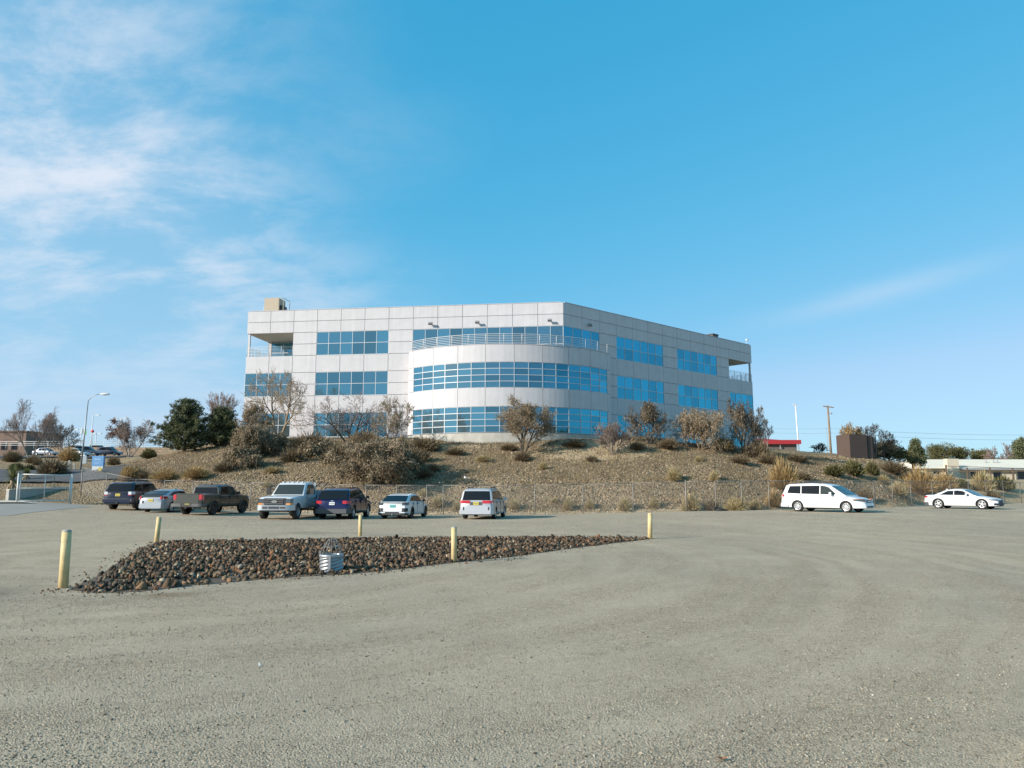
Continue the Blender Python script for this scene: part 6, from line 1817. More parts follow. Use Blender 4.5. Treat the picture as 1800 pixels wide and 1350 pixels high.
for px, h, sd, lab in ((1690, 31, 1, 'thin spire of a far conifer above the house, left of two'), (1711, 29, 2, 'thin spire of a far conifer above the house, right of two')):
    Y = 190; z0 = hz(xcol(px, Y), Y); H = at(px, 815 - h, Y).z - z0
    pine(px, 815, H * FPX / Y, 14, 500 + sd, lab, Y, green_needle, n_whorl=14, group=FG, dens=0.8, name='conifer_tree')
hill_tree(1538, 790, 62, 74, 151, 'wide bare tree rising behind the brown enclosure', dict(trunks=3, levels=5, kids=(7, 6, 5, 3), spread=0.6, wig=0.22, up=0.03, twig_r=0.015), bark_d, twig_d, None, Y=90, group='trees behind the brown enclosure')
hill_tree(1494, 790, 56, 38, 157, 'small golden leaved tree left behind the brown enclosure', dict(trunks=3, levels=5, kids=(5, 5, 4, 3), spread=0.5, wig=0.2, up=0.06, twig_r=0.012), bark_t, twig_t, ((4, 0.12, 0.25, 0.6), gold_leaf), Y=88, group='trees behind the brown enclosure')
hill_tree(1443, 798, 20, 34, 163, 'low grey bush on the skyline left of the utility pole', dict(trunks=5, levels=4, kids=(5, 5, 4, 3), spread=0.5, wig=0.2, up=0.03, twig_r=0.012), bark_d, twig_d, None, Y=100, name='bare_bush', group='trees behind the brown enclosure')

# ---- shrubs: domes of fine stems, several shapes shared between them
def shrub_mesh(seed, n, style):
    g = random.Random(seed); V = []; F = []
    for i in range(n):
        a = g.uniform(0, 2 * math.pi); el = math.acos(1 - g.random() * (0.95 if style != 'tall' else 0.6))
        d = Vector((math.cos(a) * math.sin(el), math.sin(a) * math.sin(el), math.cos(el)))
        r = g.uniform(0.55, 1.0) * (1 + 0.22 * mnoise.noise(d * 2.2 + Vector((seed, 0, 0))))
        start = g.uniform(0.0, 0.75) * r
        p0 = d * start; L_ = min(r - start, 0.45); L_ = max(L_, 0.16)
        dd = (d * (1.0 if style != 'droop' else 0.6) + rvec(g) * (0.45 if style != 'droop' else 0.6) + Vector((0, 0, 0.25 if style != 'droop' else -0.35))).normalized()
        if style == 'droop': L_ = min(L_, 0.22)
        p1 = p0 + dd * L_
        if style == 'droop': p0.z += 0.12
        s_ = dd.cross(rvec(g)); s_ = s_.normalized() * (0.012 if style != 'leafy' else 0.028) if s_.length > 1e-5 else Vector((0.01, 0, 0))
        m_ = (p0 + p1) / 2 + s_
        i0 = len(V); V += [Vector((p0.x, p0.y, max(p0.z, 0))) - s_ * 0.5, m_, p1, (p0 + p1) / 2 - s_]; F.append((i0, i0 + 1, i0 + 2, i0 + 3))
    return np.array([v[:] for v in V]), np.array(F)
protos = {}
def proto(kind, k):
    key = (kind, k)
    if key not in protos:
        st, mt, n = {'c': ('dome', straw, 2200), 't': ('droop', tan_leaf, 4200), 'd': ('dome', straw_d, 2400), 'o': ('leafy', olive_leaf, 2000), 'y': ('dome', gold_leaf, 3600), 'g': ('tall', straw, 900)}[kind]
        V, F = shrub_mesh(900 + k * 7 + ord(kind), n, st)
        st_mb = MB(); g = random.Random(k)
        for i in range(9):
            a = 2 * math.pi * i / 9 + g.random(); L_ = g.uniform(0.5, 0.8)
            st_mb.tube([(0, 0, -0.08), (math.cos(a) * L_ * .35, math.sin(a) * L_ * .35, L_ * 0.5), (math.cos(a) * L_ * .75, math.sin(a) * L_ * .75, L_ * 0.8)], [0.02, 0.014, 0.006], 4, cap=False)
        protos[key] = (np_mesh('foliage', V, F, mt), st_mb.mesh('stems', bark_t))
    return protos[key]
NAMES = {'c': 'rabbitbrush', 't': 'tamarisk_shrub', 'd': 'dry_bush', 'o': 'olive_shrub', 'y': 'golden_shrub', 'g': 'grass_clump'}
SHG = 'shrubs on the bank'
shrubs = [
    # px, base y, width, height, kind, label
    (662, 850, 120, 86, 't', 'big drooping tan shrub on the slope above the blue SUV'),
    (712, 828, 84, 52, 'd', 'dark brown shrub tangle right of the big drooping tan shrub'),
    (440, 806, 62, 62, 't', 'drooping tan shrub below the left corner of the building'),
    (480, 800, 48, 44, 't', 'tan shrub at the foot of the tall twisted tree'),
    (420, 822, 60, 40, 't', 'low tan shrub right below the shorter pine'),
    (545, 796, 96, 44, 'd', 'dark brown bush left of the dark spreading tree'),
    (590, 817, 70, 44, 'd', 'round dark grey bush on the upper left slope'),
    (640, 788, 80, 36, 'd', 'brown bush under the dark spreading tree'),
    (745, 793, 80, 30, 'd', 'wide brown bush at the left foot of the concrete plinth'),
    (762, 829, 34, 15, 'd', 'small dark bush alone on the middle slope'),
    (918, 811, 40, 20, 'd', 'dark bush at the foot of the tree below the curved front'),
    (895, 792, 44, 14, 'd', 'low brown bush before the plinth of the curved front'),
    (955, 826, 22, 16, 'c', 'small straw bush right below the tan leaved tree'),
    (1120, 792, 40, 16, 'd', 'low dark bush on the crest right of the pale tree'),
    (1175, 790, 50, 24, 'd', 'brown bush between the two trees before the right wing'),
    (1270, 792, 60, 26, 'y', 'low golden bush under the round tan tree'),
    (1330, 805, 60, 34, 'd', 'dark bush at the foot of the tree at the building end'),
    (1228, 812, 20, 12, 'c', 'pale straw tuft high on the right slope'),
    (1185, 846, 34, 26, 'c', 'straw bush in the middle of the right slope'),
    (1256, 848, 24, 22, 'c', 'pale green straw bush above the right fence bays'),
    (1378, 862, 66, 60, 'y', 'large yellow shrub just above the white minivan'),
    (1362, 893, 40, 34, 'y', 'yellow shrub by the fence at the tail of the white minivan'),
    (1465, 836, 44, 22, 'o', 'olive bush left of three below the brown enclosure'),
    (1500, 836, 46, 30, 'o', 'middle olive bush of three below the brown enclosure'),
    (1533, 836, 30, 26, 'o', 'right olive bush of three below the brown enclosure'),
    (1580, 872, 44, 30, 'c', 'straw bush behind the fence left of the coupe'),
    (1620, 868, 74, 52, 'y', 'big orange tan shrub on the bank left above the coupe'),
    (1662, 866, 56, 40, 'y', 'golden shrub right of the big orange tan one'),
    (1727, 864, 50, 42, 'c', 'pale round shrub below the long house'),
    (1762, 862, 50, 28, 'o', 'low olive shrub at the far right below the house'),
    (1690, 858, 34, 18, 'o', 'small olive shrub between the golden and pale round shrubs'),
    (1745, 884, 40, 24, 'd', 'brown brush behind the fence at the nose of the coupe'),
    (1700, 884, 46, 24, 'd', 'brown brush behind the roof of the coupe'),
    (1520, 880, 40, 24, 'd', 'brown brush behind the fence right of the white minivan'),
    (1440, 886, 44, 26, 'd', 'brown brush behind the roof of the white minivan'),
    (1553, 850, 30, 18, 'c', 'straw bush on the slope right of the olive bushes'),
    (1412, 845, 34, 18, 'd', 'dark brush on the slope right of the large yellow shrub'),
    (905, 897, 26, 20, 'c', 'straw bush at the fence right of the silver minivan'),
    (975, 884, 18, 12, 'c', 'smallest straw tuft in the middle fence bay'),
    (998, 898, 26, 24, 'c', 'round straw bush at the fence, fourth bay from the silver minivan'),
    (1036, 894, 24, 18, 'c', 'straw bush just right of the round one at the fence'),
    (1098, 897, 34, 27, 'c', 'wide straw bush left of the bollard at the rock bed tip'),
    (1150, 894, 28, 20, 'c', 'straw bush right behind the rock bed tip bollard'),
    (1215, 900, 44, 36, 'c', 'tall straw bush left of the thick fence post'),
    (1250, 899, 34, 24, 'd', 'brown bush right of the thick fence post'),
    (1292, 902, 54, 30, 'c', 'broad straw bush at the fence above the black scrap'),
    (1328, 898, 34, 22, 'c', 'straw bush at the fence left of the white minivan'),
    (770, 893, 34, 24, 'c', 'straw bush behind the nose of the white hatchback'),
    (805, 897, 22, 15, 'c', 'straw tuft at the fence left of the silver minivan'),
    (745, 872, 24, 14, 'c', 'straw tuft up the slope above the white hatchback'),
    (470, 858, 22, 14, 'c', 'straw tuft on the slope above the work truck hood'),
    (228, 846, 46, 34, 'y', 'golden brown shrub on the verge left of the bank'),
    (250, 846, 34, 24, 'd', 'dark shrub behind the golden brown one on the verge'),
    (290, 846, 66, 24, 'y', 'long golden shrub below the tall pine'),
    (345, 840, 60, 22, 'y', 'golden brush at the foot of the shorter pine'),
    (395, 830, 50, 22, 'd', 'brown brush right of the pines at the slope top'),
    (22, 812, 44, 24, 'd', 'dark clipped bush before the brown building'),
    (58, 815, 34, 16, 'd', 'dark clipped bush at the foot of the large bare tree'),
    (28, 829, 32, 18, 'o', 'round grey green bush above the yuccas'),
    (52, 828, 24, 13, 'o', 'smaller grey green bush right above the yuccas'),
    (66, 818, 22, 16, 'd', 'brown bush beside the far parked sedan'),
    (92, 836, 70, 34, 'd', 'brushy brown shrub behind the chain link gate'),
    (122, 810, 46, 26, 'y', 'golden brown shrub before the block retaining wall'),
    (262, 806, 34, 20, 'o', 'dark bush at the foot of the russet leaved tree'),
    (200, 818, 30, 18, 'd', 'brown bush right of the blue sign'),
    (515, 812, 60, 30, 'd', 'wide dark brush right of the tan shrub by the tall tree'),
    (560, 800, 50, 24, 't', 'tan brush between the dark bushes on the upper left slope'),
    (625, 800, 60, 36, 'd', 'dark brush left behind the big drooping tan shrub'),
    (735, 812, 60, 30, 'd', 'brown brush on the slope below the left end of the plinth'),
    (745, 840, 50, 20, 'd', 'low dark brush right of the big drooping tan shrub'),
    (800, 800, 50, 16, 'd', 'low brown brush on the slope before the concrete plinth'),
    (850, 812, 40, 14, 'c', 'straw brush mid slope below the curved front'),
    (1010, 786, 60, 14, 'd', 'flat dark brush on the crest left of the sandy patch'),
    (1040, 812, 30, 12, 'd', 'small dark brush at the lower edge of the sandy patch'),
    (480, 832, 40, 14, 'c', 'straw brush on the slope over the work truck'),
    (1300, 815, 50, 18, 'd', 'dark brush on the shoulder below the building end tree'),
    (1350, 815, 50, 24, 'd', 'dark brush on the shoulder past the building end'),
    (1400, 812, 60, 16, 'd', 'flat dark brush on the skyline shoulder'),
    (1570, 832, 70, 26, 'd', 'dark brush on the slope right of the brown enclosure'),
    (1600, 848, 50, 20, 'd', 'dark brush above the orange tan shrub'),
]
for i, (px, py, w, h, kd, lab) in enumerate(shrubs):
    y0 = 48 if py > 790 else 64
    if kd == 't':
        hill_tree(px, py, h, w, 700 + i, lab, dict(trunks=7, levels=4, kids=(8, 7, 5), spread=0.62, wig=0.24, up=-0.02, ratio=0.6, start=0.15, droop=0.16, twig_r=0.012), bark_t, twig_t, ((4, 0.085, 0.26, 0.85, 0.2), tan_leaf), name='tamarisk_shrub', group=SHG, y0=y0)['category'] = 'shrub'
        continue
    p = find_on(px, py, y0)
    o = thing(NAMES[kd], p, lab, 'shrub' if kd != 'g' else 'grass', SHG, rz=rng.uniform(0, 6.28))
    fm, sm_ = proto(kd, i % 3)
    wx = px2m(w, p.y) / 2 * 1.05; hh = px2m(h, p.y) * 1.05
    for nm, me in (('foliage', fm), ('stems', sm_)):
        q = link(nm, me, o); q.scale = (wx, wx, hh)

# dry grass and weeds over the bank
def blades(name, n, region, mat, hmin, hmax, wd=0.010, per=7, label='', spread=0.12):
    V = []; F = []
    c = 0
    while c < n:
        px, Y = region()
        X = (px - 900) / FPX / 1.005 * Y; zb = hz_base(X, Y) - lotz(X, Y)
        if zb < 0.06: continue
        if mnoise.noise(Vector((X * 0.22, Y * 0.22, 21))) < rng.uniform(-0.5, 0.25): continue
        z = hz(X, Y); c += 1
        for k in range(per):
            a = rng.uniform(0, 6.28); h = rng.uniform(hmin, hmax); t = rng.uniform(0.1, 0.6)
            x, y = X + rng.gauss(0, spread), Y + rng.gauss(0, spread)
            i0 = len(V); V += [(x - wd, y, z - 0.02), (x + wd, y, z - 0.02), (x + math.cos(a) * h * t, y + math.sin(a) * h * t, z + h)]; F.append((i0, i0 + 1, i0 + 2))
    o = link(name, np_mesh(name, np.array(V), np.array(F), mat)); tag(o, label, 'grass', kind='stuff')
blades('dry_grass', 9000, lambda: (rng.uniform(230, 1700), 51 + 22 * rng.random() ** 1.2), straw_d, 0.10, 0.30, label='brown dry grass growing between the cobbles of the bank')
blades('straw_grass', 1800, lambda: (rng.uniform(330, 1780), 51 + 26 * rng.random() ** 1.6), straw, 0.10, 0.32, label='pale straw grass in tufts on the bank')

# yuccas by the gate
for px, py, h, w, sd, lab in ((20, 874, 52, 52, 1, 'larger spiky yucca at the far left by the gate'), (46, 846, 24, 30, 2, 'smaller yucca behind the larger one')):
    g = random.Random(sd); p = find_on(px, py - 6 if sd == 1 else py, 50); H = px2m(h, p.y); Wd = px2m(w, p.y) / 2
    o = thing('yucca', p, lab, 'plant', 'yuccas by the gate')
    V = []; F = []
    for i in range(170):
        a = g.uniform(0, 6.28); el = g.uniform(-0.5, 1.5); L_ = g.uniform(0.8, 1.05)
        d = Vector((math.cos(a) * math.cos(el) * Wd, math.sin(a) * math.cos(el) * Wd, math.sin(el) * H * 0.5)) * L_
        b = Vector((0, 0, H * 0.5)); s_ = Vector((-math.sin(a), math.cos(a), 0)) * 0.022
        i0 = len(V); V += [b - s_, b + s_, b + d * 0.55 + s_ + Vector((0, 0, 0.04)), b + d * 0.55 - s_ + Vector((0, 0, 0.04)), b + d]; F += [(i0, i0 + 1, i0 + 2), (i0, i0 + 2, i0 + 3), (i0 + 3, i0 + 2, i0 + 4)]
    link('blades', np_mesh('blades', np.array([v[:] for v in V]), np.array(F), yucca_m), o)
    m = MB(); m.tube([(0, 0, -0.1), (0, 0, H * 0.5)], [0.16, 0.12], 9)
    for i in range(30):
        a = g.uniform(0, 6.28); m.tube([(0, 0, H * 0.42), (math.cos(a) * 0.25, math.sin(a) * 0.25, H * 0.2), (math.cos(a) * 0.3, math.sin(a) * 0.3, 0.05)], [0.03, 0.03, 0.01], 3, cap=False)
    m.build('trunk', simple('yucca_skirt', (0.34, 0.26, 0.16), rough=0.9, var=0.2), o)

# ================================================================== surroundings
# ---- left: low wall, drive, upper road, block wall with railing, poles, sign, parked cars
asph = simple('asphalt', (0.075, 0.073, 0.072), rough=0.9, var=0.15, scale=0.8, bump=0.2, bscale=40)
asph_old = simple('worn_asphalt', (0.27, 0.245, 0.21), rough=0.92, var=0.12, scale=0.5, bump=0.25, bscale=30)
side_m = simple('sidewalk_concrete', (0.50, 0.45, 0.37), rough=0.9, var=0.08, scale=1.5)
def sheet(name, px_pts, mat, lift=0.02, n=14):
    """strip over the terrain between two rows of (px, Y) points"""
    a, b = px_pts; V = []; F = []
    for i in range(n + 1):
        t = i / n
        for j in range(n + 1):
            s_ = j / n
            pa = (interp(t, [(k / (len(a) - 1), q[0]) for k, q in enumerate(a)]), interp(t, [(k / (len(a) - 1), q[1]) for k, q in enumerate(a)]))
            pb = (interp(t, [(k / (len(b) - 1), q[0]) for k, q in enumerate(b)]), interp(t, [(k / (len(b) - 1), q[1]) for k, q in enumerate(b)]))
            Y = pa[1] + (pb[1] - pa[1]) * s_; px = pa[0] + (pb[0] - pa[0]) * s_
            X = (px - 900) / FPX / 1.005 * Y
            V.append((X, Y, max(hz(X, Y), lotz(X, Y)) + lift))
    for i in range(n):
        for j in range(n): F.append((i * (n + 1) + j, i * (n + 1) + j + 1, (i + 1) * (n + 1) + j + 1, (i + 1) * (n + 1) + j))
    m = MB(); m.add(V, F, 0, True); me = m.mesh(name, mat); fix_normals(me)
    if me.polygons[0].normal.z < 0: me.flip_normals()
    return tag(link(name, me), kind='structure')
sheet('road', ([(-160, 59.5), (250, 60)], [(-200, 70), (215, 69)]), asph, 0.16, 24)
sheet('upper_road', ([(-100, 128), (230, 130)], [(-100, 146), (225, 147)]), asph, 0.16, 24)
# drive apron and sidewalk
def slab(name, px_pts, mat, h):
    pts = [gnd(px, py, 0.30) for px, py in px_pts]
    m = MB(); m.prism([(p.x, p.y) for p in pts], 0.2, 0.30 + h); me = m.mesh(name, mat); fix_normals(me)
    return tag(link(name, me), kind='structure')
sheet('driveway', ([(-160, 40.5), (20, 41.5), (165, 50.5)], [(-160, 53.5), (20, 53.5), (128, 53.8)]), asph_old, 0.012, 24)
sheet('sidewalk', ([(-160, 50.6), (66, 51.4)], [(-160, 53.4), (48, 53.4)]), side_m, 0.10, 16)
# low retaining wall along the drive
wa = Vector((xcol(17, 53.6), 53.6, 0.2)); wb = Vector((xcol(24, 55.2), 55.2, 0.2)); wc = Vector((xcol(196, 62.5), 62.5, 0.2))
o = thing('retaining_wall', wa, 'low grey retaining wall behind the chain link gate', 'wall')
d = (wc - wa).normalized(); nrm = Vector((d.y, -d.x, 0))
m = MB(); L_ = (wc - wa).length
vs = []
zt0, zt1 = at(20, 862, 53.6).z, at(196, 855, 62.5).z
for t, zt in ((0, zt0), (1, zt1)):
    for off in (-0.25, 0.0):
        q = (wc - wa) * t + nrm * off
        vs += [(q.x, q.y, -0.3), (q.x, q.y, zt - wa.z)]
m.add(vs, [(0, 1, 3, 2), (4, 6, 7, 5), (2, 3, 7, 6), (0, 4, 5, 1), (1, 5, 7, 3), (0, 2, 6, 4)]); me = m.mesh('wall_body', conc_m); fix_normals(me); link('wall_body', me, o)
m = MB()
vs2 = [(v[0] + (nrm.x * 0.03 if i % 4 >= 2 else -nrm.x * 0.03), v[1] + (nrm.y * 0.03 if i % 4 >= 2 else -nrm.y * 0.03), (zt0 if i < 4 else zt1) - wa.z + (0.005 if i % 2 == 0 else 0.08)) for i, v in enumerate(vs)]
m.add(vs2, [(0, 1, 3, 2), (4, 6, 7, 5), (2, 3, 7, 6), (0, 4, 5, 1), (1, 5, 7, 3), (0, 2, 6, 4)]); me = m.mesh('cap', side_m); fix_normals(me); link('cap', me, o)

# tan block wall of the upper terrace, white rail on top
blk_m = simple('tan_block', (0.36, 0.26, 0.17), rough=0.9, var=0.2, scale=3, bump=0.3)
YW = 162.0
xa, xb = xcol(72, YW), xcol(300, YW); zt = at(180, 786, YW).z; zb_ = at(180, 809, YW).z - 0.6
o = thing('block_wall', ((xa + xb) / 2, YW, zb_), 'tan split block retaining wall above the upper road', 'wall')
m = MB(); m.bbox(xa - (xa + xb) / 2, xb - (xa + xb) / 2, 0.06, 0.4, 0, zt - zb_ - 0.02); m.build('backing', simple('mortar_brown', (0.16, 0.12, 0.085), rough=0.95), o)  # dark brown backing that shows in the joints between blocks
bm_ = MB(); bm_.bbox(-0.49, 0.49, -0.11, 0.05, 0.02, 0.48); bme = bm_.mesh('block', blk_m)
nr = int((zt - zb_) / 0.5); ncol = int((xb - xa) / 1.02)
cnt = 0
for rr in range(nr):
    for cc in range(ncol):
        if cnt >= 290: break
        X = xa + 0.51 + cc * 1.02 + (0.51 if rr % 2 else 0) - (xa + xb) / 2
        if X > (xb - xa) / 2 - 0.3: continue
        q = link('block', bme, o, (X, 0.05 + brnd.uniform(-0.03, 0.03), zt - zb_ - 0.52 - rr * 0.5)); cnt += 1
rail_w = simple('white_pipe_rail', (0.70, 0.70, 0.68), rough=0.5)
o = thing('pipe_railing', (xa, YW + 0.2, zt), 'white pipe railing along the top of the tan block wall', 'railing')
hh = at(150, 776, YW).z - zt
for k in range(3):
    m = MB(); z = hh * (0.35 + 0.325 * k); m.tube([(-14, 0, z), (xb - xa, 0, z)], 0.035, 6); m.build('rail', rail_w, o)
for i in range(15):
    x = -14 + (xb - xa + 14) * i / 14; m = MB(); m.tube([(x, 0, -0.3), (x, 0, hh)], 0.045, 6); m.build('post', rail_w, o)

# brown building at the far left
bb = simple('brown_stucco', (0.20, 0.135, 0.105), rough=0.9, var=0.06)
Y = 168; x0, x1 = xcol(-120, Y), xcol(39, Y); z0 = hz(x1, Y) - 0.5; zt = at(20, 757, Y).z
o = thing('brown_building', (x1, Y, z0), 'flat roofed brown stucco building cut by the left edge', 'building')
m = MB(); m.bbox(x0 - x1, 0, 0, 14, 0, zt - z0 - 0.3); m.build('wall', bb, o)
m = MB(); m.bbox(x0 - x1 - 0.2, 0.2, -0.2, 14.2, zt - z0 - 0.3, zt - z0); m.build('parapet', bb, o)
for i in range(4):
    X = -2.4 - i * 2.2; w_ = MB(); w_.bbox(X - 0.7, X + 0.7, -0.04, 0.03, 1.6, 3.2); f = w_.build('window', simple('bronze_frame', (0.05, 0.04, 0.035), rough=0.5), o)
    w_ = MB(); w_.bbox(X - 0.62, X + 0.62, -0.06, -0.045, 1.68, 3.12); w_.build('pane', car_glass, f)

# street lamp and parking lights
pole_m = simple('pole_steel', (0.30, 0.31, 0.31), rough=0.5, metal=0.5); wpole = simple('white_pole', (0.68, 0.68, 0.66), rough=0.5)
lamp_m = simple('lamp_head', (0.60, 0.60, 0.58), rough=0.5)
Y = 66; p = find_on(141, 829, 56); p = Vector((xcol(141, p.y, 829), p.y, p.z)); Y = p.y
top = at(155, 705, Y); arm = at(176, 693, Y); hd = at(193, 692.5, Y)
o = thing('street_lamp', p, 'tall grey street lamp with a long arm behind the gate', 'street lamp')
m = MB(); m.tube([(0, 0, -0.3), (top - p)], [0.085, 0.042], 10); m.build('pole', pole_m, o)
m = MB(); a = top - p; b = arm - p; m.tube([a, a.lerp(b, 0.3) + Vector((0, 0, 0.22)), a.lerp(b, 0.65) + Vector((0, 0, 0.18)), b + Vector((0, 0, 0.02))], 0.025, 7); m.build('arm', pole_m, o)
m = MB(); c = (arm + hd) / 2 - p; m.lathe([(0.02, -0.46), (0.09, -0.3), (0.12, 0.0), (0.09, 0.3), (0.03, 0.44)], 12, 'x', tuple(c)); m.build('lamp_head', lamp_m, o)
m = MB(); m.lathe([(0.2, -0.02), (0.2, 0.06), (0.13, 0.12)], 10); m.build('base_plate', pole_m, o)
def parking_light(px, ptop, Y, heads, lab, group='parking lot lights beyond the upper road', pole=wpole):
    X = xcol(px, Y); z0 = hz(X, Y); zt_ = at(px, ptop, Y).z
    o = thing('parking_light', (X, Y, z0), lab, 'street lamp', group)
    m = MB(); m.tube([(0, 0, -0.2), (0, 0, zt_ - z0)], [0.12, 0.09], 8); m.build('pole', pole, o)
    for hx in heads:
        m = MB(); m.box((hx * 0.55, 0, zt_ - z0 + 0.03), (abs(hx) * 1.1, 0.08, 0.06)); m.build('arm', pole, o)
        m = MB(); m.box((hx * 1.25, 0, zt_ - z0), (0.95, 0.5, 0.22), taper=0.75); m.build('lamp_head', lamp_m, o)
parking_light(205.5, 735, 178, (-0.9, 0.9), 'white twin headed parking light above the russet leaved tree')
parking_light(155, 730, 180, (0.9,), 'slim single headed parking light just right of the street lamp')
parking_light(136, 755, 190, (-0.9, 0.6), 'white parking light left of the green flag')
parking_light(163, 762, 195, (0.7, -0.4), 'white parking light right of the red sign disc')
parking_light(131, 774, 205, (-0.8,), 'smallest far parking light low over the railing')
parking_light(247, 762, 190, (-0.7, 0.7), 'parking light seen through the russet leaved tree')
parking_light(420, 743, 118, (-0.8,), 'parking light by the left corner of the office building')
# flag and round red sign on poles
Y = 150; X = xcol(140, Y); z0 = hz(X, Y); zt_ = at(140, 756, Y).z
o = thing('flag', (X, Y, z0), 'green and white flag left of the street lamp', 'flag')
m = MB(); m.tube([(0.2, 0, -0.2), (0.2, 0, zt_ - z0 + 0.2)], 0.06, 6); m.build('pole', wpole, o)
fm = simple('flag_green', (0.10, 0.30, 0.09), rough=0.8); fw = simple('flag_white', (0.7, 0.7, 0.66), rough=0.8)
for mt, xs in ((fm, (0.25, 0.75)), (fw, (-0.35, 0.25))):
    m = MB(); vs = []; fs = []
    for i in range(7):
        x = xs[0] + (xs[1] - xs[0]) * i / 6; w_ = 0.08 * math.sin(x * 6)
        vs += [(x, w_, zt_ - z0 - 0.75 - 0.25 * (0.8 - x) * -1 * 0), (x, w_, zt_ - z0 + 0.1 + 0.25 * (0.5 - x))]
    vs = [(x - 0.1, y, z - 0.35 * x) for x, y, z in vs]
    fs = [(2 * i, 2 * i + 2, 2 * i + 3, 2 * i + 1) for i in range(6)]
    m.add(vs + [(x, y + 0.02, z) for x, y, z in vs], fs + [tuple(14 + k for k in reversed(f)) for f in fs]); m.build('cloth', mt, o)
X = xcol(156.5, Y); z0 = hz(X, Y); zt_ = at(156, 758, Y).z
o = thing('round_sign', (X, Y, z0), 'round red disc sign on a slim pole right of the street lamp', 'sign')
m = MB(); m.tube([(0, 0, -0.2), (0, 0, zt_ - z0)], 0.07, 6); m.build('pole', wpole, o)
m = MB(); m.lathe([(0.05, -0.10), (0.28, -0.09), (0.30, 0.0), (0.28, 0.09), (0.05, 0.10)], 22, 'y', (0, -0.1, zt_ - z0)); m.v = [(x * 1.0, y, z) for x, y, z in m.v]; m.build('disc', simple('sign_red', (0.55, 0.03, 0.03), rough=0.4), o)
# blue and white monument sign
p = find_on(172, 828, 58); sc_ = p.y / FPX
o = thing('monument_sign', p, 'pale blue and white monument sign beside the upper road', 'sign', rz=0.12)
w_ = 18 * sc_; h_ = 27 * sc_
m = MB(); m.bbox(-w_ / 2, w_ / 2, -0.15, 0.15, -0.2, h_ * 0.32); m.build('base', simple('sign_white', (0.70, 0.70, 0.68), rough=0.6), o)
m = MB(); m.bbox(-w_ / 2 - 0.02, w_ / 2 + 0.02, -0.17, 0.17, h_ * 0.325, h_ * 0.97); pn = m.build('panel', simple('sign_blue', (0.17, 0.36, 0.62), rough=0.5), o)
m = MB()
m.bbox(-w_ * 0.32, w_ * 0.30, -0.185, -0.172, h_ * 0.72, h_ * 0.78); m.bbox(-w_ * 0.36, w_ * 0.36, -0.185, -0.172, h_ * 0.55, h_ * 0.58); m.bbox(-w_ * 0.30, w_ * 0.22, -0.185, -0.172, h_ * 0.45, h_ * 0.48)
m.build('lettering_lines', simple('sign_pale', (0.45, 0.6, 0.75), rough=0.6), pn)
p = find_on(175, 833, 56); o = thing('road_sign', p, 'small yellow diamond marker in front of the blue sign', 'sign'); s_ = p.y / FPX
m = MB(); m.tube([(0, 0, -0.1), (0, 0, 6 * s_)], 0.03, 6); m.build('post', trim_m, o)
m = MB(); k = 4.2 * s_; m.add([(0, -0.02, 4 * s_), (k, -0.02, 4 * s_ + k), (0, -0.02, 4 * s_ + 2 * k), (-k, -0.02, 4 * s_ + k), (0, 0.02, 4 * s_), (k, 0.02, 4 * s_ + k), (0, 0.02, 4 * s_ + 2 * k), (-k, 0.02, 4 * s_ + k)], [(0, 1, 2, 3), (7, 6, 5, 4), (0, 4, 5, 1), (1, 5, 6, 2), (2, 6, 7, 3), (3, 7, 4, 0)]); m.build('plate', simple('sign_yellow', (0.55, 0.42, 0.08), rough=0.5), o)
# concrete markers
for px, py, h, w, lab in ((121, 828, 16, 6, 'tall pale concrete marker left of the street lamp'), (130, 826, 9, 4, 'short pale concrete marker beside the tall one'), (148, 815, 14, 7, 'white cylinder post right of the street lamp')):
    p = find_on(px, py, 56); s_ = p.y / FPX
    o = thing('concrete_marker', p, lab, 'marker', 'markers by the upper road')
    m = MB(); m.box((0, 0, h * s_ / 2 - 0.1), (w * s_, w * s_, h * s_ + 0.2), 0.3, taper=0.85); m.build('shaft', side_m if px != 148 else rail_w, o)
    m = MB(); m.lathe([(w * s_ * 0.34, h * s_), (w * s_ * 0.3, h * s_ + 0.08), (0.002, h * s_ + 0.12)], 10, closed=False); m.build('top', side_m if px != 148 else rail_w, o)

# far parked cars, plainer than the near ones
def far_car(px, py, Y, az, L, W, H, mat, lab, kind, grp, zz=None):
    X = xcol(px, Y); z = (hz(X, Y) + 0.2) if zz is None else zz
    belt = H * 0.58
    c = Car(kind, lab, 'car', (X, Y, z), az, L, W, 0.22, [(-L / 2, belt * 0.98), (0.2, belt), (L * 0.25, belt * 0.95), (L / 2, belt * 0.7)], {'r': (0.3, 0.85, 0.08), 'f': (0.5, 0.75, 0.05)}, (L * 0.3, -L * 0.29), 0.34, mat, group=grp)
    r0 = -L * 0.47 if H > 1.6 else -L * 0.36
    c.cabin([(r0, belt * 0.97), (r0 + (0.35 if H > 1.6 else 0.7), H * 0.97), (-0.2, H), (L * 0.07, H * 0.97), (L * 0.25, belt * 0.97)], belt * 0.97, W / 2 - 0.06, 0.2)
    c.side_window([(r0 + 0.5, belt * 1.06), (-0.3, belt * 1.05), (-0.3, H * 0.92), (r0 + 0.85, H * 0.9)]); c.side_window([(-0.24, belt * 1.05), (L * 0.19, belt * 1.04), (L * 0.06, H * 0.92), (-0.24, H * 0.92)])
    c.screen((L * 0.25, belt * 0.97), (L * 0.07, H * 0.97), 'windshield'); c.screen((r0, belt * 0.97), (r0 + (0.35 if H > 1.6 else 0.7), H * 0.97), 'rear_window')
    c.lights('r', 'tail_light', belt * 0.78, belt * 0.94, W * 0.3, 0.2, red_lens); c.lights('f', 'headlight', belt * 0.55, belt * 0.68, W * 0.24, 0.3, clear_lens)
    c.wheels('car', alloy_m, 5)
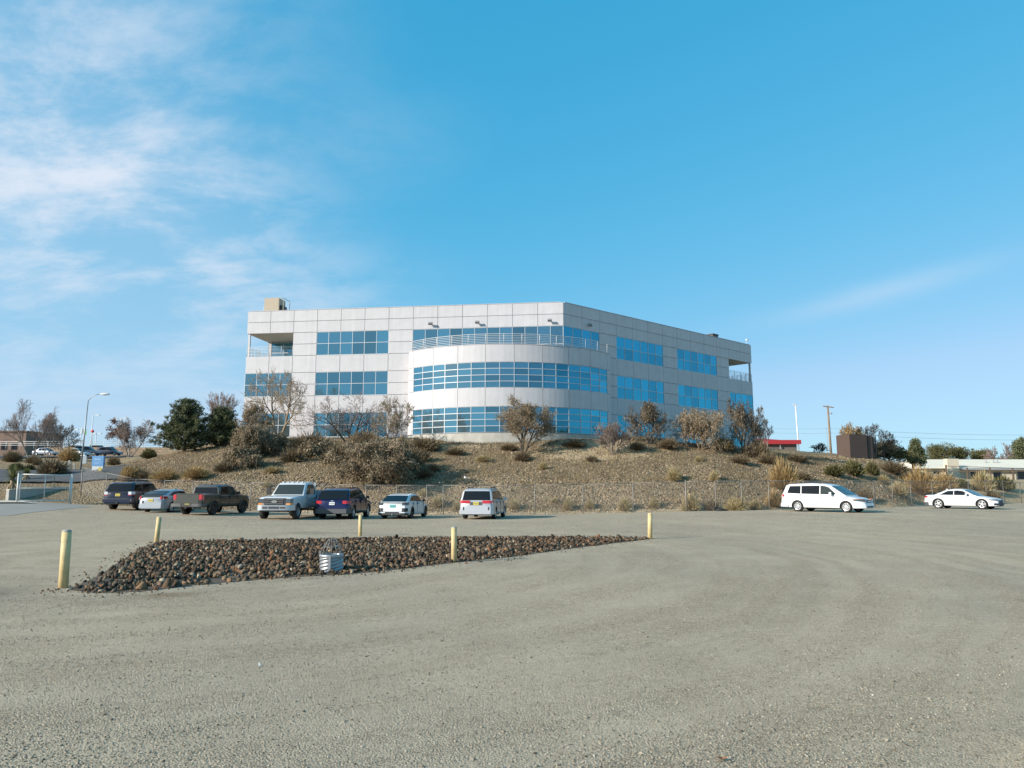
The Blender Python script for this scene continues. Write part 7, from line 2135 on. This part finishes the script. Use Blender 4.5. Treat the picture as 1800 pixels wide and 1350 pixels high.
FC = 'cars parked beyond the gate'
far_car(76, 808, 150, 96, 4.6, 1.8, 1.45, paint('far_silver', (0.34, 0.36, 0.42), 0.2), 'silver blue sedan parked under the bare trees at the left', 'sedan_car', FC)
far_car(150, 812, 146, 84, 4.8, 1.9, 1.75, paint('far_blue', (0.07, 0.09, 0.13), 0.2), 'dark blue SUV parked behind the street lamp', 'suv_car', FC)
far_car(189, 808, 150, 92, 4.7, 1.85, 1.7, paint('far_dark', (0.06, 0.07, 0.10), 0.2), 'dark SUV parked behind the blue sign', 'suv_car', FC)
far_car(133, 815, 138, 100, 4.4, 1.75, 1.45, paint('far_pale', (0.40, 0.45, 0.48), 0.2), 'pale green grey sedan left of the street lamp foot', 'sedan_car', FC)
zt = at(180, 786, YW).z
UT = 'cars on the terrace above the block wall'
for px, col, lab, hh in ((118, (0.5, 0.52, 0.55), 'pale car above the wall left of the street lamp', 1.5), (133, (0.05, 0.06, 0.07), 'dark car above the wall beside the street lamp', 1.7), (170, (0.06, 0.065, 0.08), 'dark car above the wall right of the street lamp', 1.75), (190, (0.62, 0.62, 0.60), 'white car above the wall near the russet leaved tree', 1.5), (215, (0.30, 0.30, 0.30), 'grey car above the wall behind the russet leaved tree', 1.6)):
    far_car(px, 780, 170, 90 + px % 7, 4.6, 1.8, hh, paint('t%d' % px, col, 0.1), lab, 'terrace_car', UT, zz=zt - 0.9)
m = MB(); m.bbox(xcol(66, YW), xcol(310, YW), YW + 0.42, YW + 22, zb_ - 4, zt - 0.9); tag(m.build('terrace', asph_old), kind='structure')

# ---- right: brown enclosure, house, poles, wires, canopy, berm
be = simple('brown_metal', (0.085, 0.055, 0.043), rough=0.7, var=0.08, scale=1.0)
Y = 77; pc = Vector((xcol(1512, Y), Y, Z(810, Y)))
o = thing('trash_enclosure', pc, 'dark brown flat sided enclosure on the slope right of the office building', 'enclosure', rz=0.30)
s_ = Y / FPX
m = MB(); m.bbox(-17 * s_, 20 * s_, 0, 1.9, -1.6, 46 * s_); m.build('main_wall', be, o)
m = MB(); m.bbox(23 * s_, 33 * s_, 0.1, 1.8, -1.6, 45 * s_); m.build('gate_panel', be, o)
m = MB(); m.bbox(34 * s_, 41 * s_, 0.35, 1.7, -1.6, 43 * s_); m.build('gate_panel', be, o)
m = MB(); m.bbox(20.2 * s_, 22.8 * s_, 0.7, 0.8, -1.6, 44 * s_); m.build('filler', trim_m, o)
m = MB(); m.tube([(43 * s_, 0.3, -1.2), (43 * s_, 0.3, 44 * s_)], 0.07, 7); m.build('post', be, o)
m = MB(); m.box((35 * s_, 0.32, 14 * s_), (0.16, 0.02, 0.2)); m.build('notice', rail_w, o)

# pale ranch house
hw = simple('cream_stucco', (0.58, 0.50, 0.38), rough=0.9, var=0.06, scale=0.7); hr = simple('white_roof', (0.74, 0.65, 0.51), rough=0.85, var=0.06, scale=0.6, bump=0.2)
fas = simple('grey_fascia', (0.30, 0.31, 0.32), rough=0.7); post_m = simple('brown_post', (0.13, 0.09, 0.06), rough=0.8)
Y = 128; xl, xr_ = xcol(1622, Y), xcol(1880, Y)
z_eave = at(1700, 823, Y).z; z_ridge = at(1700, 807.5, Y + 7).z; z0 = hz(xl, Y) - 1.0
zw = z_eave - 2.9
o = thing('ranch_house', (xl, Y, zw), 'long single storey cream house with pale roof and porch posts', 'house')
Wd = xr_ - xl; E = z_eave - zw; Rg = z_ridge - zw
m = MB(); m.bbox(0.4, Wd, 0.45, 13, -1.5, E - 0.05); m.build('wall', hw, o)
m = MB(); m.add([(-0.2, -0.3, E), (Wd, -0.3, E), (Wd, 7, Rg), (1.5, 7, Rg), (Wd, 14, E), (-0.2, 14, E), (-0.2, -0.3, E - 0.05), (Wd, -0.3, E - 0.05), (Wd, 14, E - 0.05), (-0.2, 14, E - 0.05)],
             [(0, 1, 2, 3), (3, 2, 4, 5), (0, 3, 5), (0, 6, 7, 1), (1, 7, 8, 4, 2), (4, 8, 9, 5), (5, 9, 6, 0), (6, 9, 8, 7)]); me = m.mesh('roof', hr); fix_normals(me); rf = link('roof', me, o)
m = MB(); m.bbox(xcol(1690, Y) - xl, Wd, -0.36, -0.31, E - 0.28, E + 0.03); m.build('fascia', fas, rf)
for px in (1762, 1776, 1783):
    m = MB(); X = xcol(px, Y) - xl; m.tube([(X, 4.0, E + (Rg - E) * 0.55), (X, 4.0, E + (Rg - E) * 0.55 + 0.6)], 0.09, 7); m.build('vent_pipe', fas, rf)
m = MB(); X = xcol(1675, Y) - xl; m.bbox(X - 0.95, X + 0.95, -0.5, 0.6, -1.5, at(1675, 806.5, Y).z - zw); m.build('chimney', hw, o)
for px in (1702, 1742, 1782, 1822):
    m = MB(); X = xcol(px, Y) - xl; m.bbox(X - 0.09, X + 0.09, -0.2, -0.02, -1.2, E - 0.05); m.build('porch_post', post_m, o)
for px, w_, kd in ((1720, 0.9, 'door'), (1757, 0.6, 'window'), (1800, 0.6, 'window'), (1650, 0.5, 'window')):
    X = xcol(px, Y) - xl; m = MB(); z_0, z_1 = (0.2, 2.3) if kd == 'door' else (1.1, 2.3)
    m.bbox(X - w_ - 0.08, X + w_ + 0.08, 0.37, 0.44, z_0 - 0.08, z_1 + 0.08); f = m.build(kd, fas, o)
    m = MB(); m.bbox(X - w_, X + w_, 0.33, 0.365, z_0, z_1); m.build('pane', car_glass, f)
# post and rail fence below the house
o = thing('rail_fence', (xcol(1665, 118), 118, hz(xcol(1665, 118), 118)), 'dark post and rail fence in front of the long house', 'fence')
b0 = o.location.copy()
for px in (1665, 1702, 1742, 1782, 1812):
    m = MB(); X = xcol(px, 118) - b0.x; zz = hz(X + b0.x, 118) - b0.z; m.bbox(X - 0.09, X + 0.09, -0.09, 0.09, zz - 0.3, zz + 1.9); m.build('post', post_m, o)
for k in range(2):
    m = MB(); m.tube([(0, 0, 1.7 - k * 0.7), (xcol(1812, 118) - b0.x, 0, 1.3 - k * 0.7)], 0.05, 5); m.build('rail', post_m, o)

# utility pole, light pole, wires
Y = 150; z0 = hz(xcol(1461, Y), Y) - 3.0; zt_ = at(1459, 713, Y).z
wood = simple('weathered_wood', (0.24, 0.17, 0.11), rough=0.9, var=0.2, scale=2)
o = thing('utility_pole', (xcol(1461.5, Y, 800), Y, z0), 'brown wooden utility pole with crossarm on the skyline', 'utility pole')
m = MB(); m.tube([(0, 0, 0), (-0.2, 0, zt_ - z0)], [0.26, 0.17], 9); m.build('pole', wood, o)
m = MB(); m.box((-0.15, -0.12, zt_ - z0 - 0.25), (2.1, 0.14, 0.18), 0, ry=0.12); m.build('crossarm', wood, o)
for x in (-0.7, -0.3, 0.45):
    m = MB(); m.lathe([(0.05, 0), (0.06, 0.1), (0.03, 0.18)], 8, 'z', (x, -0.12, zt_ - z0 - 0.16 - x * 0.12)); m.build('insulator', fas, o)
m = MB(); m.lathe([(0.16, 0), (0.18, 0.3), (0.1, 0.4)], 10, 'z', (0.42, 0, zt_ - z0 - 1.7)); m.tube([(0, 0, zt_ - z0 - 1.5), (0.4, 0, zt_ - z0 - 1.5)], 0.04, 5); m.build('transformer', fas, o)
Y2 = 156; z2 = hz(xcol(1404, Y2), Y2) - 3.0; zt2 = at(1402, 712, Y2).z
o = thing('light_pole', (xcol(1406, Y2, 800), Y2, z2), 'white light pole left of the wooden utility pole', 'street lamp')
m = MB(); m.tube([(0, 0, 0), (-0.4, 0, zt2 - z2)], [0.18, 0.12], 8); m.build('pole', wpole, o)
m = MB(); m.box((-0.5, 0, zt2 - z2 + 0.05), (0.8, 0.3, 0.16), ry=0.1); m.build('lamp_head', lamp_m, o)
Y3 = 152; z3 = hz(xcol(1458, Y3), Y3) - 0.5
o = thing('thin_pole', (xcol(1458, Y3), Y3, z3), 'thin grey pole close left of the wooden utility pole', 'pole')
m = MB(); m.tube([(0, 0, 0), (0, 0, at(1458, 752, Y3).z - z3)], 0.05, 7); m.build('shaft', fas, o); m = MB(); m.lathe([(0.06, 0), (0.001, 0.1)], 7, 'z', (0, 0, at(1458, 752, Y3).z - z3), closed=False); m.build('cap', fas, o)
wirem = simple('power_line', (0.22, 0.25, 0.28), rough=0.6)
for py_a, py_b, lab in ((752, 756, 'upper power line across the sky at the right'), (760, 765, 'lower power line across the sky at the right')):
    a = at(1345, py_a, 170); b = at(1461, py_a + 1, 150); c = at(1860, py_b + 8, 160)
    m = MB()
    for p0, p1, sg in ((a, b, 0.4), (b, c, 1.0)):
        m.tube([p0.lerp(p1, i / 12) - Vector((0, 0, sg * 4 * (i / 12) * (1 - i / 12) * 0.5)) for i in range(13)], 0.022, 4)
    tag(m.build('power_line', wirem), lab, 'cable')
# red canopy roof beyond the bank
redm = simple('red_canopy', (0.42, 0.03, 0.035), rough=0.5)
Y = 140; z0 = hz(xcol(1370, Y), Y) - 1.0
o = thing('canopy_roof', (xcol(1370, Y), Y, z0), 'low red roofed shelter just above the berm right of the building', 'shelter')
w_ = xcol(1407, Y) - xcol(1340, Y); ze = at(1370, 779, Y).z - z0; zr_ = at(1345, 770, Y).z - z0
m = MB(); m.add([(-w_ * .6, -1.5, ze + 0.25), (w_ * .52, -1.5, ze), (w_ * .52, 4, ze), (-w_ * .6, 4, ze + 0.25), (-w_ * .45, 1.2, zr_ + .05), (w_ * .3, 1.2, zr_ - 0.35)], [(0, 1, 5, 4), (1, 2, 5), (2, 3, 4, 5), (3, 0, 4), (3, 2, 1, 0)]); me = m.mesh('roof', redm); fix_normals(me); link('roof', me, o)
m = MB(); m.bbox(-w_ * .62, w_ * .54, -1.62, -1.51, ze - 0.25, ze + 0.5); m.build('fascia', redm, o)
m = MB(); m.bbox(-w_ * .5, w_ * .45, -1.0, 3.5, -0.5, ze - 0.05); m.build('wall', simple('shelter_wall', (0.16, 0.13, 0.11), rough=0.9), o)
for x in (-w_ * .5, 0, w_ * .47):
    m = MB(); m.bbox(x - 0.06, x + 0.06, -1.4, -1.28, -0.4, ze - 0.02); m.build('post', fas, o)
